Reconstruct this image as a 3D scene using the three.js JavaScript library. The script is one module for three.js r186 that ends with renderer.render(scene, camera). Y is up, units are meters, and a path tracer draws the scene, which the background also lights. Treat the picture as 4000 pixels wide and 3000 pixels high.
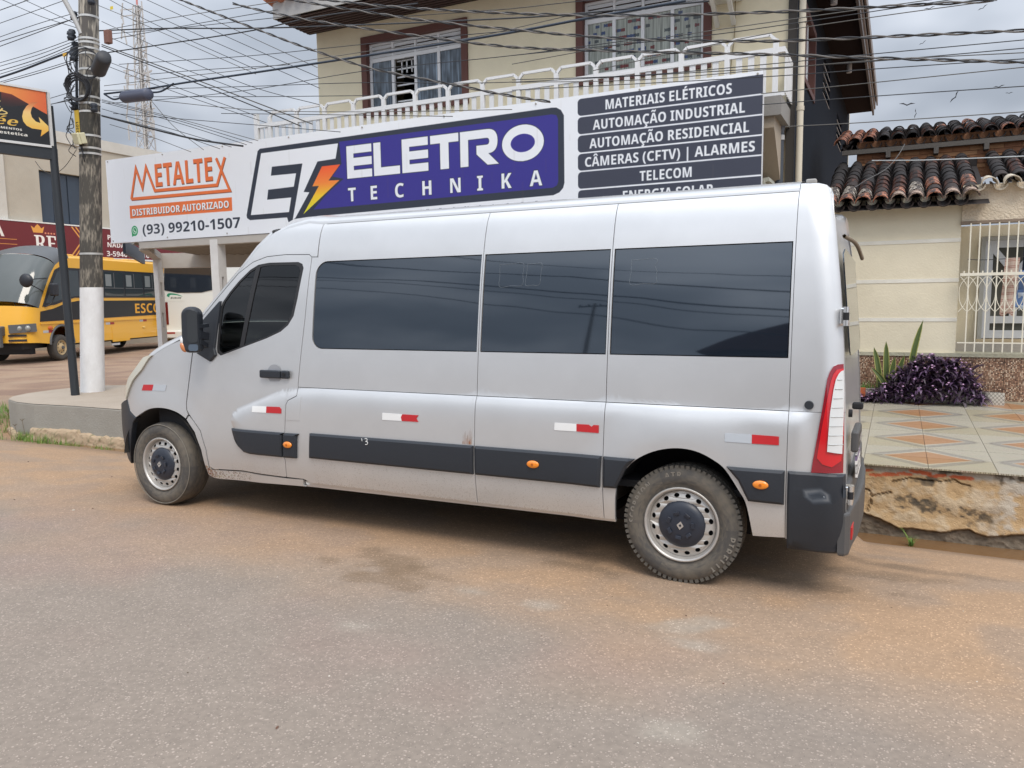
import * as THREE from 'three';
import { mergeGeometries, mergeVertices, toCreasedNormals } from 'three/addons/utils/BufferGeometryUtils.js';
import { RoundedBoxGeometry } from 'three/addons/geometries/RoundedBoxGeometry.js';
import { TextGeometry } from 'three/addons/geometries/TextGeometry.js';
import { FontLoader } from 'three/addons/loaders/FontLoader.js';

// ---------- camera ----------
const scene = new THREE.Scene();
const camera = new THREE.PerspectiveCamera(52.636, 4 / 3, 0.05, 900);
camera.position.set(1.082, 1.667, 4.311);
{ // yaw 26.4 deg to the left, 6.3 deg down, slight roll
  const yaw = 0.4603, pitch = -0.1102, roll = -0.0145;
  camera.quaternion.setFromEuler(new THREE.Euler(pitch, yaw, roll, 'YXZ'));
}
const renderer = new THREE.WebGLRenderer({ antialias: true });
renderer.setSize(1024, 768);
renderer.toneMapping = THREE.LinearToneMapping;
renderer.toneMappingExposure = 1.25;
renderer.shadowMap.enabled = true;

// ---------- noise ----------
function rng(seed) { let a = seed >>> 0; return () => { a = (a + 0x6D2B79F5) | 0; let t = Math.imul(a ^ (a >>> 15), 1 | a); t = (t + Math.imul(t ^ (t >>> 7), 61 | t)) ^ t; return ((t ^ (t >>> 14)) >>> 0) / 4294967296; }; }
const PERM = (() => { const r = rng(7), p = Array.from({ length: 256 }, (_, i) => i); for (let i = 255; i > 0; i--) { const j = Math.floor(r() * (i + 1)); [p[i], p[j]] = [p[j], p[i]]; } return Uint8Array.from([...p, ...p]); })();
function vn(x, y, per = 256) { const xi = Math.floor(x), yi = Math.floor(y), fx = x - xi, fy = y - yi, u = fx * fx * (3 - 2 * fx), v = fy * fy * (3 - 2 * fy);
  const m = (a) => ((a % per) + per) % per, x0 = m(xi) & 255, x1 = m(xi + 1) & 255, y0 = m(yi) & 255, y1 = m(yi + 1) & 255;
  const h = (a, b) => PERM[PERM[a] + b] / 255; const a = h(x0, y0), b = h(x1, y0), c = h(x0, y1), d = h(x1, y1);
  return a + (b - a) * u + (c - a) * v + (a - b - c + d) * u * v; }
function fbm(x, y, o = 5, per = 256) { let s = 0, a = 0.5, t = 0; for (let i = 0; i < o; i++) { s += a * vn(x, y, per); t += a; a *= 0.5; x *= 2; y *= 2; per = Math.min(256, per * 2); } return s / t; }
const clamp = (v, a = 0, b = 1) => Math.min(b, Math.max(a, v));
const sstep = (a, b, x) => { const t = clamp((x - a) / (b - a)); return t * t * (3 - 2 * t); };
const lerp = (a, b, t) => a + (b - a) * t;

// ---------- sky: overcast, brighter overhead and around the veiled sun ----------
const SUN = new THREE.Vector3(0.42, 0.80, 0.46).normalize();
{
  const W = 1024, H = 512, d = new Float32Array(W * H * 4);
  for (let j = 0; j < H; j++) { const el = ((j + 0.5) / H - 0.5) * Math.PI, sy = Math.sin(el), cy = Math.cos(el);
    for (let i = 0; i < W; i++) { const az = ((i + 0.5) / W - 0.5) * 2 * Math.PI, dx = cy * Math.cos(az), dz = cy * Math.sin(az);
      const up = Math.max(sy, 0), k = 1 / (up + 0.16);
      const n = fbm(dx * k * 2.0 + 31.7, dz * k * 2.0 + 12.3, 6), n2 = fbm(dx * k * 0.7 + 71, dz * k * 0.7 + 44, 4);
      let c = sstep(0.34, 0.66, n * 0.62 + n2 * 0.38);
      const L = lerp(0.335, 1.22, Math.pow(up, 0.95));
      const glow = Math.pow(Math.max(0, dx * SUN.x + sy * SUN.y + dz * SUN.z), 2.2);
      let b = L * (0.74 + 0.52 * c) + (0.50 + 0.25 * c) * glow;
      if (sy < 0) b = 0.36;
      const o = (j * W + i) * 4; const tint = 1 - c * 0.55;
      d[o] = b * lerp(0.985, 0.83, tint); d[o + 1] = b * lerp(1.0, 0.93, tint); d[o + 2] = b * lerp(1.05, 1.09, tint); d[o + 3] = 1; } }
  const t = new THREE.DataTexture(d, W, H, THREE.RGBAFormat, THREE.FloatType);
  t.mapping = THREE.EquirectangularReflectionMapping; t.magFilter = THREE.LinearFilter; t.minFilter = THREE.LinearFilter; t.wrapS = THREE.RepeatWrapping; t.needsUpdate = true;
  scene.background = t; scene.environment = t;
}
const sun = new THREE.DirectionalLight(0xfff4e6, 1.5);
sun.position.copy(SUN).multiplyScalar(40); sun.castShadow = true; sun.shadow.radius = 45;
sun.shadow.mapSize.set(2048, 2048);
Object.assign(sun.shadow.camera, { left: -30, right: 30, top: 30, bottom: -30, near: 1, far: 120 });
sun.name = 'sun'; scene.add(sun); scene.add(sun.target);

// ---------- building helpers ----------
const taken = {};
function numbered(n) { taken[n] = (taken[n] || 0) + 1; return taken[n] === 1 ? n : n + '_' + String(taken[n] - 1).padStart(3, '0'); }
function tag(o, label, category, group, kind) { if (label) o.userData.label = label; if (category) o.userData.category = category; if (group) o.userData.group = group; if (kind) o.userData.kind = kind; return o; }
function thing(name, label, category, pos = [0, 0, 0], turn = 0, group) { const o = new THREE.Group(); o.name = numbered(name); o.position.set(...pos); o.rotation.y = turn; tag(o, label, category, group); scene.add(o); return o; }
function part(parent, name, geo, mat) { if (Array.isArray(geo)) geo = merge(geo); const m = new THREE.Mesh(geo, mat); m.name = name; m.castShadow = m.receiveShadow = true; parent.add(m); return m; }
function solo(name, geo, mat, label, category, group, kind) { const m = part(scene, numbered(name), geo, mat); return tag(m, label, category, group, kind); }
function struct(name, geo, mat) { const m = part(scene, name, geo, mat); m.userData.kind = 'structure'; return m; }
function merge(list) { const L = list.map(g => { g = g.index ? g.toNonIndexed() : g; for (const k of Object.keys(g.attributes)) if (!['position', 'normal', 'uv', 'color'].includes(k)) g.deleteAttribute(k); if (!g.attributes.uv) g.setAttribute('uv', new THREE.Float32BufferAttribute(new Float32Array(g.attributes.position.count * 2), 2)); return g; }); if (!L.every(g => g.attributes.color)) L.forEach(g => g.deleteAttribute('color')); return mergeGeometries(L, false); }
const V3 = (x, y, z) => new THREE.Vector3(x, y, z);
function box(w, h, d, x = 0, y = 0, z = 0, r = 0) { const g = r ? new RoundedBoxGeometry(w, h, d, 2, r) : new THREE.BoxGeometry(w, h, d); g.translate(x, y, z); return g; }
function bx(x0, x1, y0, y1, z0, z1, r = 0) { return box(x1 - x0, y1 - y0, z1 - z0, (x0 + x1) / 2, (y0 + y1) / 2, (z0 + z1) / 2, r); }
function tube(pts, r, seg = 0, rad = 6, closed = false) { const c = pts.length === 2 ? new THREE.LineCurve3(V3(...pts[0]), V3(...pts[1])) : new THREE.CatmullRomCurve3(pts.map(p => V3(...p)), closed, 'centripetal'); return new THREE.TubeGeometry(c, seg || (pts.length === 2 ? 1 : pts.length * 5), r, rad, closed); }
function cyl(r0, r1, h, x = 0, y = 0, z = 0, seg = 20, axis = 'y', open = false) { const g = new THREE.CylinderGeometry(r1, r0, h, seg, 1, open); if (axis === 'x') g.rotateZ(Math.PI / 2); if (axis === 'z') g.rotateX(Math.PI / 2); g.translate(x, y, z); return g; }
function bar(a, b, w, h) { const A = V3(...a), B = V3(...b), d = B.clone().sub(A), L = d.length(); const g = new THREE.BoxGeometry(w, h, L); const q = new THREE.Quaternion().setFromRotationMatrix(new THREE.Matrix4().lookAt(A, B, Math.abs(d.y / L) > 0.98 ? V3(0, 0, 1) : V3(0, 1, 0))); g.applyQuaternion(q); g.translate((A.x + B.x) / 2, (A.y + B.y) / 2, (A.z + B.z) / 2); return g; }
function shapeOf(pts, holes = []) { const s = new THREE.Shape(pts.map(p => new THREE.Vector2(p[0], p[1]))); for (const h of holes) s.holes.push(new THREE.Path(h.map(p => new THREE.Vector2(p[0], p[1])))); return s; }
function slab(pts, z0, z1, holes = [], bevel = 0) { const g = new THREE.ExtrudeGeometry(shapeOf(pts, holes), { depth: z1 - z0 - 2 * bevel, bevelEnabled: bevel > 0, bevelThickness: bevel, bevelSize: bevel, bevelOffset: -bevel, bevelSegments: 2, curveSegments: 8 }); g.translate(0, 0, z0 + bevel); return g; }
function lathe(prof, seg = 48) { return new THREE.LatheGeometry(prof.map(p => new THREE.Vector2(p[0], p[1])), seg); }
const rect = (x0, x1, y0, y1) => [[x0, y0], [x1, y0], [x1, y1], [x0, y1]];
function rrect(x0, x1, y0, y1, r, n = 5) { const o = [], rr = Array.isArray(r) ? r : [r, r, r, r]; const C = [[x0, y0, 1, 1, Math.PI], [x1, y0, -1, 1, 1.5 * Math.PI], [x1, y1, -1, -1, 0], [x0, y1, 1, -1, 0.5 * Math.PI]]; C.forEach(([cx, cy, sx, sy, a0], i) => { const q = rr[i]; if (q <= 0) { o.push([cx, cy]); return; } for (let k = 0; k <= n; k++) { const a = a0 + k / n * Math.PI / 2; o.push([cx + sx * q + q * Math.cos(a), cy + sy * q + q * Math.sin(a)]); } }); return o; }
function canvasTex(w, h, draw, o = {}) { const c = document.createElement('canvas'); c.width = w; c.height = h; const g = c.getContext('2d'); draw(g, w, h); const t = new THREE.CanvasTexture(c); t.colorSpace = THREE.SRGBColorSpace; t.anisotropy = 8; if (o.repeat) t.wrapS = t.wrapT = THREE.RepeatWrapping; return t; }
function dataTex(n, fn, srgb = false, repeat = true) { const d = new Uint8Array(n * n * 4); for (let j = 0; j < n; j++) for (let i = 0; i < n; i++) { const c = fn(i / n, j / n, i, j), o = (j * n + i) * 4; if (typeof c === 'number') d[o] = d[o + 1] = d[o + 2] = clamp(c) * 255; else { d[o] = clamp(c[0]) * 255; d[o + 1] = clamp(c[1]) * 255; d[o + 2] = clamp(c[2]) * 255; } d[o + 3] = 255; } const t = new THREE.DataTexture(d, n, n); t.magFilter = THREE.LinearFilter; t.minFilter = THREE.LinearMipmapLinearFilter; t.generateMipmaps = true; if (repeat) t.wrapS = t.wrapT = THREE.RepeatWrapping; if (srgb) t.colorSpace = THREE.SRGBColorSpace; t.needsUpdate = true; return t; }
function mat(r, g, b, rough = 0.8, o = {}) { const m = new (o.phys ? THREE.MeshPhysicalMaterial : THREE.MeshStandardMaterial)({ roughness: rough, side: THREE.DoubleSide }); m.color.setRGB(r, g, b); delete o.phys; Object.assign(m, o); return m; }
// rewrite uv as metres: dominant axis projection of the object's own coordinates
function uvm(g, s = 1) { const p = g.attributes.position, n = g.attributes.normal, u = new Float32Array(p.count * 2); for (let i = 0; i < p.count; i++) { const ax = Math.abs(n.getX(i)), ay = Math.abs(n.getY(i)), az = Math.abs(n.getZ(i)); let a, b; if (ay >= ax && ay >= az) { a = p.getX(i); b = p.getZ(i); } else if (ax >= az) { a = p.getZ(i); b = p.getY(i); } else { a = p.getX(i); b = p.getY(i); } u[2 * i] = a * s; u[2 * i + 1] = b * s; } g.setAttribute('uv', new THREE.BufferAttribute(u, 2)); return g; }
// plaster / concrete mottling (colour multiplier) and fine bump, both tile
const mottle = dataTex(512, (u, v) => { const n = fbm(u * 6, v * 6, 6, 6), m = fbm(u * 24 + 9, v * 24, 4, 24); const k = 0.86 + 0.16 * n + 0.06 * (m - 0.5); return [k, k * (0.985 + 0.02 * n), k * (0.965 + 0.04 * n)]; }, false);
const grainBump = dataTex(512, (u, v) => 0.6 * fbm(u * 64, v * 64, 4, 64) + 0.4 * fbm(u * 8, v * 8, 3, 8));
function plaster(r, g, b, rough = 0.9, bump = 0.004, rep = 0.5) { const m = mat(r, g, b, rough); m.map = mottle.clone(); m.map.repeat.set(rep, rep); m.map.needsUpdate = true; m.bumpMap = grainBump; m.bumpScale = bump; return m; }


// =====================================================================  GROUND
// fine aggregate: colour multiplier that tiles every 2.2 m
const AGG = 2048, aggMap = (() => {
  const n = AGG, d = new Uint8Array(n * n * 4), r = rng(11), f = new Float32Array(n * n), w = new Float32Array(n * n);
  for (let j = 0; j < n; j++) for (let i = 0; i < n; i++) f[j * n + i] = 0.56 + 0.10 * (vn(i / 16, j / 16, 128) - 0.5) + 0.07 * (r() - 0.5);
  const stamp = (cx, cy, rx, ry, a, v, k) => { const R = Math.ceil(Math.max(rx, ry)), ca = Math.cos(a), sa = Math.sin(a); for (let y = -R; y <= R; y++) for (let x = -R; x <= R; x++) { const u = (x * ca + y * sa) / rx, t = (-x * sa + y * ca) / ry, q = u * u + t * t; if (q < 1) { const o = (((cy + y) % n + n) % n) * n + ((cx + x) % n + n) % n; const e = k * Math.min(1, (1 - q) * 2.5); f[o] = lerp(f[o], v, e); w[o] = e; } } };
  for (let k = 0; k < 17000; k++) { const s = 1.6 + 4.6 * Math.pow(r(), 2.0); stamp(Math.floor(r() * n), Math.floor(r() * n), s, s * (0.5 + 0.5 * r()), r() * 3.1, 0.90 + 0.10 * r(), 0.5 + 0.5 * r()); }
  for (let k = 0; k < 6000; k++) { const s = 1 + 3.5 * Math.pow(r(), 3); stamp(Math.floor(r() * n), Math.floor(r() * n), s * 1.5, s * 0.7, r() * 3.1, 0.30 + 0.15 * r(), 0.6); }
  for (let i = 0; i < n * n; i++) { const v = clamp(f[i]) * 255, o = i * 4; d[o] = v; d[o + 1] = v; d[o + 2] = Math.min(255, v * (1 + 0.03 * w[i])); d[o + 3] = 255; }
  const t = new THREE.DataTexture(d, n, n); t.wrapS = t.wrapT = THREE.RepeatWrapping; t.magFilter = THREE.LinearFilter; t.minFilter = THREE.LinearMipmapLinearFilter; t.generateMipmaps = true; t.needsUpdate = true; return t;
})();
const PAVE = (z) => 0.275 + 0.012 * (-2.62 - z); // tiled pavement rises gently to the house
const KERB = -2.62, WATER = -0.245;
function groundH(x, z) {
  let y = z > 0 ? 0 : Math.max(0.03 * z, -0.06);
  const inG = sstep(-11.6, -10.6, x);
  const van0 = sstep(-5.6, -5.0, x) * sstep(0.95, 0.7, x); const dep = lerp(0.80, 1, sstep(-5, 0, x)), C = [[0, 0], [-0.5, -0.012], [-0.8, -0.035], [-1.4, -0.115], [-1.9, -0.20], [-2.3, -0.30], [-2.45, -0.345], [-2.7, -0.38], [-3.2, -0.38], [-4.2, -0.06]]; let yc = -0.06; for (let i = 0; i + 1 < C.length; i++) if (z <= C[i][0] && z > C[i + 1][0]) yc = lerp(C[i][1], C[i + 1][1], (z - C[i][0]) / (C[i + 1][0] - C[i][0])); if (z > 0) yc = 0; const hi = y - 0.30 * sstep(-2.08, -2.4, z) * (z > -3.2 ? 1 : sstep(-4.2, -3.2, z)); y = lerp(y, lerp(yc * dep, hi, van0), inG);
  y += 0.010 * (fbm(x * 0.9 + 5, z * 0.9 + 3, 4) - 0.5) * sstep(3, -1.5, z) + 0.012 * (fbm(x * 2.3, z * 2.3, 3) - 0.5) * sstep(-1.6, -2.2, z);
  if (x < -11) y += 0.05 * (fbm(x * 0.5, z * 0.5, 4) - 0.5) * sstep(-11, -13, x);
  return y;
}
const dustSpots = [...[[-1.036,0.573],[-0.605,0.603],[0.143,0.556],[0.243,0.752],[0.315,0.454],[0.346,1.512],[-3.851,-0.315],[-1.394,1.236]]];
const wetSpots = [...[[-1.88,0.321],[-1.591,0.453],[-1.629,0.615],[-0.609,-0.296],[-0.717,-0.036],[0.951,-1.097],[1.332,-1.048],[1.132,-0.759],[0.734,-0.351],[-1.852,0.468]]];
{
  const axis = (segs) => { const o = []; for (const [a, b, n] of segs) for (let i = 0; i < n; i++) o.push(a + (b - a) * i / n); o.push(segs[segs.length - 1][1]); return o; };
  const xs = axis([[-260, -60, 12], [-60, -30, 15], [-30, -11, 70], [-11, 4.4, 300], [4.4, 12, 24], [12, 200, 14]]);
  const zs = axis([[-300, -60, 12], [-60, -25, 16], [-25, -5, 50], [-5, -2.5, 24], [-2.5, 4.6, 150], [4.6, 12, 24], [12, 200, 14]]);
  const P = [], U = [], C = [], I = [];
  const ca = [0.485, 0.400, 0.325], pk = [0.52, 0.385, 0.315], sa = [0.70, 0.455, 0.270], rd = [0.46, 0.295, 0.205], lt = [0.68, 0.60, 0.49], wt = [0.40, 0.27, 0.165];
  zs.forEach((z, j) => xs.forEach((x, i) => {
    P.push(x, groundH(x, z), z); U.push(x / 2.2, z / 2.2);
    const n = fbm(x * 0.55 + 3, z * 0.8 + 8, 5), n2 = fbm(x * 1.7 + 40, z * 2.2 + 11, 5), n3 = fbm(x * 5 + 17, z * 6 + 5, 4);
    let s = sstep(1.55, 0.0, z + (n - 0.5) * 2.2 + (n2 - 0.5) * 0.9 + (x > 0.8 ? -0.6 * sstep(0.8, 2.4, x) : 0));
    s *= lerp(0.62, 1.0, sstep(0.36, 0.62, n2 + 0.25 * (n3 - 0.5)));
    const p = sstep(0.42, 0.66, fbm(x * 0.8 + 90, z * 0.9 + 71, 4)) * 0.75;
    let c = ca.map((v, k) => lerp(lerp(v, pk[k], p), sa[k], s));
    const far = Math.max(sstep(-10.6, -12, x) * sstep(0.5, -1.5, z), sstep(-3.2, -5, z)); const dirt = far * sstep(0.34, 0.62, n2 + 0.2 * (n - 0.5)); c = c.map((v, k) => lerp(v, rd[k], dirt));
    for (const [a, b] of dustSpots) { const q = Math.hypot((x - a) / 0.16, (z - b) / 0.10) + (n3 - 0.5) * 1.6; const e = 0.55 * sstep(1, 0.2, q); c = c.map((v, k) => lerp(v, lt[k], e)); }
    for (const [a, b] of wetSpots) { const q = Math.hypot((x - a) / 0.34, (z - b) / 0.11) + (n3 - 0.5) * 2.6; const e = 0.62 * sstep(1, 0.5, q); c = c.map((v, k) => lerp(v, wt[k], e)); }
    const mud = sstep(-1.7, -2.25, z) * sstep(-11, -10.4, x) * (z > -3 ? 1 : 0); c = c.map((v, k) => lerp(v, [0.40, 0.26, 0.15][k], 0.75 * mud));
    const g = 0.90 * (0.93 + 0.14 * n3); C.push(c[0] * g, c[1] * g, c[2] * g);
  }));
  const nx = xs.length; for (let j = 0; j < zs.length - 1; j++) for (let i = 0; i < nx - 1; i++) { const a = j * nx + i; I.push(a, a + nx, a + 1, a + 1, a + nx, a + nx + 1); }
  const g = new THREE.BufferGeometry(); g.setAttribute('position', new THREE.Float32BufferAttribute(P, 3)); g.setAttribute('uv', new THREE.Float32BufferAttribute(U, 2)); g.setAttribute('color', new THREE.Float32BufferAttribute(C, 3)); g.setIndex(I); g.computeVertexNormals();
  const m = new THREE.MeshStandardMaterial({ vertexColors: true, map: aggMap, bumpMap: aggMap, bumpScale: 0.004, roughness: 0.93, side: THREE.DoubleSide });
  struct('road', g, m);
}
// loose pebbles and leaf litter on the road: one mass
{
  const r = rng(5), L = []; const base = new THREE.IcosahedronGeometry(1, 0);
  for (let k = 0; k < 150; k++) { const x = -9 + 13 * r(), z = -1.2 + 4.6 * Math.pow(r(), 1.2); if (z < 0.1 && x > -5.2 && x < 1.1) continue; const s = 0.003 + 0.007 * Math.pow(r(), 3); const g = base.clone(); g.scale(s * (1 + r()), s * 0.55, s * (0.6 + 0.6 * r())); g.rotateY(r() * 6); g.translate(x, groundH(x, z) + s * 0.25, z); const dk = r() < 0.72; const c = dk ? [0.10 + 0.06 * r(), 0.075, 0.05] : [0.6, 0.55, 0.47]; g.setAttribute('color', new THREE.Float32BufferAttribute(Array.from({ length: g.attributes.position.count }, () => c).flat(), 3)); L.push(g); }
  const m = solo('loose_pebbles', merge(L), new THREE.MeshStandardMaterial({ vertexColors: true, roughness: 0.95 }), 'loose dark pebbles and litter scattered over the dusty road', 'pebbles', null, 'stuff');
}
// gutter water, brown and shallow
{
  const g = merge([[-0.2, 4.4, -0.325], [-9.3, -5.0, -0.275]].map(([a, b, y]) => { const q = new THREE.PlaneGeometry(b - a, 0.66, 40, 3); q.rotateX(-Math.PI / 2); q.translate((a + b) / 2, y, -2.36); return q; }));
  const m = mat(0.20, 0.115, 0.055, 0.08, { phys: true, specularIntensity: 0.6 }); m.bumpMap = grainBump; m.bumpScale = 0.0015; struct('gutter_water', g, m);
}
// ---------- raised pavement in front of the house: cracked ochre plaster kerb
const crackLine = [[0.797,-0.107],[0.913,-0.15],[1.02,-0.183],[1.101,-0.219],[1.157,-0.244],[1.266,-0.235],[1.375,-0.24],[1.466,-0.245],[1.525,-0.227],[1.599,-0.204],[1.658,-0.201],[1.718,-0.228],[1.783,-0.24],[1.869,-0.222],[1.939,-0.207],[2.014,-0.192]];
const redSmear = [...[[0.885,0.213],[0.983,0.178],[1.086,0.192],[1.188,0.208],[1.264,0.232],[1.326,0.224],[1.425,0.211],[1.544,0.211],[1.611,0.208]]];
const blackMould = [...[[1.275,-0.042],[1.374,-0.027],[1.196,-0.019],[1.395,0.204],[1.328,0.158],[1.681,-0.055],[1.77,-0.109],[1.846,0.253],[1.869,0.222],[0.867,0.284],[1.414,0.298],[1.978,0.278],[1.533,-0.045]]];
const hairCracks = [[[0.841,0.067],[0.931,0.044],[0.945,-0.009],[0.981,0.013],[1.036,0.027],[1.091,0.046]], [[0.945,-0.009],[0.939,-0.064],[0.917,-0.122]], [[1.096,0.132],[1.22,0.171],[1.343,0.164],[1.412,0.16],[1.479,0.172],[1.53,0.19],[1.584,0.156],[1.643,0.149]], [[1.445,0.261],[1.52,0.255],[1.58,0.242]], [[1.807,0.326],[1.837,0.303],[1.879,0.299],[1.923,0.269]]];
{
  const segD = (x, y, L) => { let b = 9; for (let i = 0; i + 1 < L.length; i++) { const [ax, ay] = L[i], [cx, cy] = L[i + 1], dx = cx - ax, dy = cy - ay, t = clamp(((x - ax) * dx + (y - ay) * dy) / (dx * dx + dy * dy)); b = Math.min(b, Math.hypot(x - ax - dx * t, y - ay - dy * t)); } return b; };
  const crackY = (x) => { const L = crackLine; if (x <= L[0][0]) return L[0][1]; for (let i = 0; i + 1 < L.length; i++) if (x <= L[i + 1][0]) return lerp(L[i][1], L[i + 1][1], (x - L[i][0]) / (L[i + 1][0] - L[i][0])); return L[L.length - 1][1] + 0.02 * Math.sin((x - 2) * 5); };
  const x0 = -0.32, x1 = 4.3, y0 = -0.42, y1 = 0.262, nx = 440, ny = 84, P = [], C = [], I = [];
  for (let j = 0; j <= ny; j++) for (let i = 0; i <= nx; i++) {
    const x = lerp(x0, x1, i / nx), y = lerp(y0, y1, j / ny), cy = crackY(x) + 0.012 * (fbm(x * 20, 3, 3) - 0.5);
    const n = fbm(x * 3 + 2, y * 4, 5), n2 = fbm(x * 11 + 8, y * 13 + 4, 5), n3 = fbm(x * 34, y * 40, 3);
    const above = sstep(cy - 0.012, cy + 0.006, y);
    let z = lerp(-2.66 + 0.03 * n2 + 0.012 * n3, -2.615 + 0.03 * (n - 0.5) + 0.012 * (n2 - 0.5) + 0.006 * (n3 - 0.5) + 0.02 * sstep(0.12, -0.05, y - cy), above);
    let cr = 9; for (const L of hairCracks) cr = Math.min(cr, segD(x, y, L) + 0.004 * (n2 - 0.5)); z -= 0.022 * sstep(0.007, 0.001, cr);
    P.push(x, y, z);
    let c = [0.50, 0.345, 0.185]; c = c.map((v, k) => lerp(v, [0.56, 0.44, 0.29][k], sstep(0.45, 0.7, n2 + 0.3 * (n - 0.5))));
    c = c.map((v, k) => lerp(v, [0.36, 0.24, 0.12][k], sstep(0.56, 0.72, n3 * 0.4 + fbm(x * 6 + 30, y * 7, 5) * 0.6) * 0.8));
    const top = sstep(0.19, 0.225, y + 0.05 * (n2 - 0.5)); c = c.map((v, k) => lerp(v, [0.36, 0.34, 0.29][k], top * 0.85));
    c = c.map((v, k) => lerp(v, [0.52, 0.52, 0.49][k], 0.7 * sstep(1.55, 2.1, x) * sstep(0.4, 0.62, n2 + 0.2 * (n3 - 0.5))));
    for (const [a, b] of blackMould) { const q = Math.hypot((x - a) / 0.085, (y - b) / 0.04) + (n2 - 0.5) * 3.4 + (n3 - 0.5) * 4; c = c.map((v, k) => lerp(v, [0.09, 0.075, 0.055][k], 0.72 * sstep(1.1, 0.0, q))); }
    for (const [a, b] of redSmear) { const q = Math.hypot((x - a) / 0.075, (y - b) / 0.017) + (n3 - 0.5) * 1.1; c = c.map((v, k) => lerp(v, [0.48, 0.105, 0.04][k], 0.92 * sstep(1, 0.75, q))); }
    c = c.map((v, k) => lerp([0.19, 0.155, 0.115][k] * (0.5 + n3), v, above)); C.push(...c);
  }
  for (let j = 0; j < ny; j++) for (let i = 0; i < nx; i++) { const a = j * (nx + 1) + i; I.push(a, a + 1, a + nx + 1, a + 1, a + nx + 2, a + nx + 1); }
  const g = new THREE.BufferGeometry(); g.setAttribute('position', new THREE.Float32BufferAttribute(P, 3)); g.setAttribute('color', new THREE.Float32BufferAttribute(C, 3)); g.setIndex(I); g.computeVertexNormals(); uvm(g, 2);
  const m = new THREE.MeshStandardMaterial({ vertexColors: true, roughness: 0.95, bumpMap: grainBump, bumpScale: 0.006, side: THREE.DoubleSide });
  const k = struct('kerb', g, m);
  const rp = bx(-0.32, 4.3, -0.36, 0.26, -7.2, -2.665); { const p = rp.attributes.position; for (let i = 0; i < p.count; i++) if (p.getY(i) > 0) p.setY(i, PAVE(p.getZ(i)) - 0.013); rp.computeVertexNormals(); } struct('raised_pavement', [rp], plaster(0.36, 0.34, 0.30));
}
// ---------- patterned ceramic tiles, each laid on its own
{
  const TW = 0.475, TD = 0.42;
  const tex = canvasTex(512, 512, (g, w) => {
    g.fillStyle = '#cbc4b2'; g.fillRect(0, 0, w, w);
    const r = rng(21);
    for (let k = 0; k < 900; k++) { g.fillStyle = `rgba(${150 + r() * 60},${145 + r() * 50},${140 + r() * 45},${0.10 + 0.12 * r()})`; g.fillRect(r() * w, r() * w, 20 + 90 * r(), 2 + 5 * r()); }
    // grey veined band beside the diamond
    g.strokeStyle = 'rgba(140,134,130,0.7)'; g.lineWidth = 96; g.beginPath(); g.moveTo(w * 0.86, 0); g.lineTo(0, w * 0.86); g.stroke();
    for (let k = 0; k < 500; k++) { const t = r(), q = (r() - 0.5) * 90; g.fillStyle = r() < 0.5 ? 'rgba(205,200,192,0.5)' : 'rgba(120,112,108,0.35)'; g.fillRect(w * 0.86 * t + q * 0.7, w * 0.86 * (1 - t) + q * 0.7, 6 + 22 * r(), 3); }
    // pale mosaic lattice
    g.strokeStyle = 'rgba(120,112,96,0.8)'; g.lineWidth = 5; for (let k = 0; k < 26; k++) { const a = k * 36; g.beginPath(); g.moveTo(w, a - w * 0.1); g.lineTo(a - w * 0.1, w); g.stroke(); g.beginPath(); g.moveTo(w - a, w); g.lineTo(w, w - a); g.stroke(); }
    g.fillStyle = '#ad8362'; g.beginPath(); g.moveTo(0, 0); g.lineTo(w * 0.70, 0); g.lineTo(0, w * 0.62); g.closePath(); g.fill();
    g.save(); g.beginPath(); g.moveTo(0, 0); g.lineTo(w * 0.70, 0); g.lineTo(0, w * 0.62); g.closePath(); g.clip();
    for (let k = 0; k < 500; k++) { g.fillStyle = r() < 0.5 ? 'rgba(222,178,140,0.35)' : 'rgba(170,112,70,0.28)'; g.fillRect(r() * w, r() * w, 10 + 40 * r(), 2 + 4 * r()); }
    g.restore();
  });
  const mats = [1, 0.93, 0.97].map((k, i) => mat(0.86 * k, (i === 1 ? 0.83 : 0.86) * k, (i === 1 ? 0.72 : 0.84) * k, 0.38, { map: tex }));
  const gap = 0.004;
  const mk = (fx, fz) => { const g = new THREE.BoxGeometry(TW - gap, 0.012, TD - gap); const p = g.attributes.position, u = g.attributes.uv; for (let i = 0; i < p.count; i++) { let a = p.getX(i) / TW + 0.5, b = p.getZ(i) / TD + 0.5; if (fx) a = 1 - a; if (fz) b = 1 - b; u.setXY(i, a, 1 - b); } g.computeVertexNormals(); return g; };
  const G = [[mk(0, 0), mk(0, 1)], [mk(1, 0), mk(1, 1)]];
  const pave = new THREE.Group(); pave.name = 'tiled_floor'; pave.userData.kind = 'structure'; scene.add(pave);
  const r = rng(3);
  // diamond centres sit on joint crossings every two tiles
  for (let j = -1; j < 10; j++) for (let i = -3; i < 8; i++) {
    const zc = -3.0 - (j + 0.5) * TD, xc = 1.35 + (i + 0.5) * TW; if (zc > -2.62) continue; if (zc - TD / 2 < -6.95) continue;
    const cz = ((j % 2) + 2) % 2, cx = ((i % 2) + 2) % 2;
    const t = part(pave, 'tile', G[cx][cz === 0 ? 1 : 0], mats[Math.floor(r() * 3)]); t.position.set(xc, PAVE(zc) - 0.006 + 0.0012 * r(), zc); t.rotation.x = 0.012 + 0.003 * (r() - 0.5);
  }
}
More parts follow.
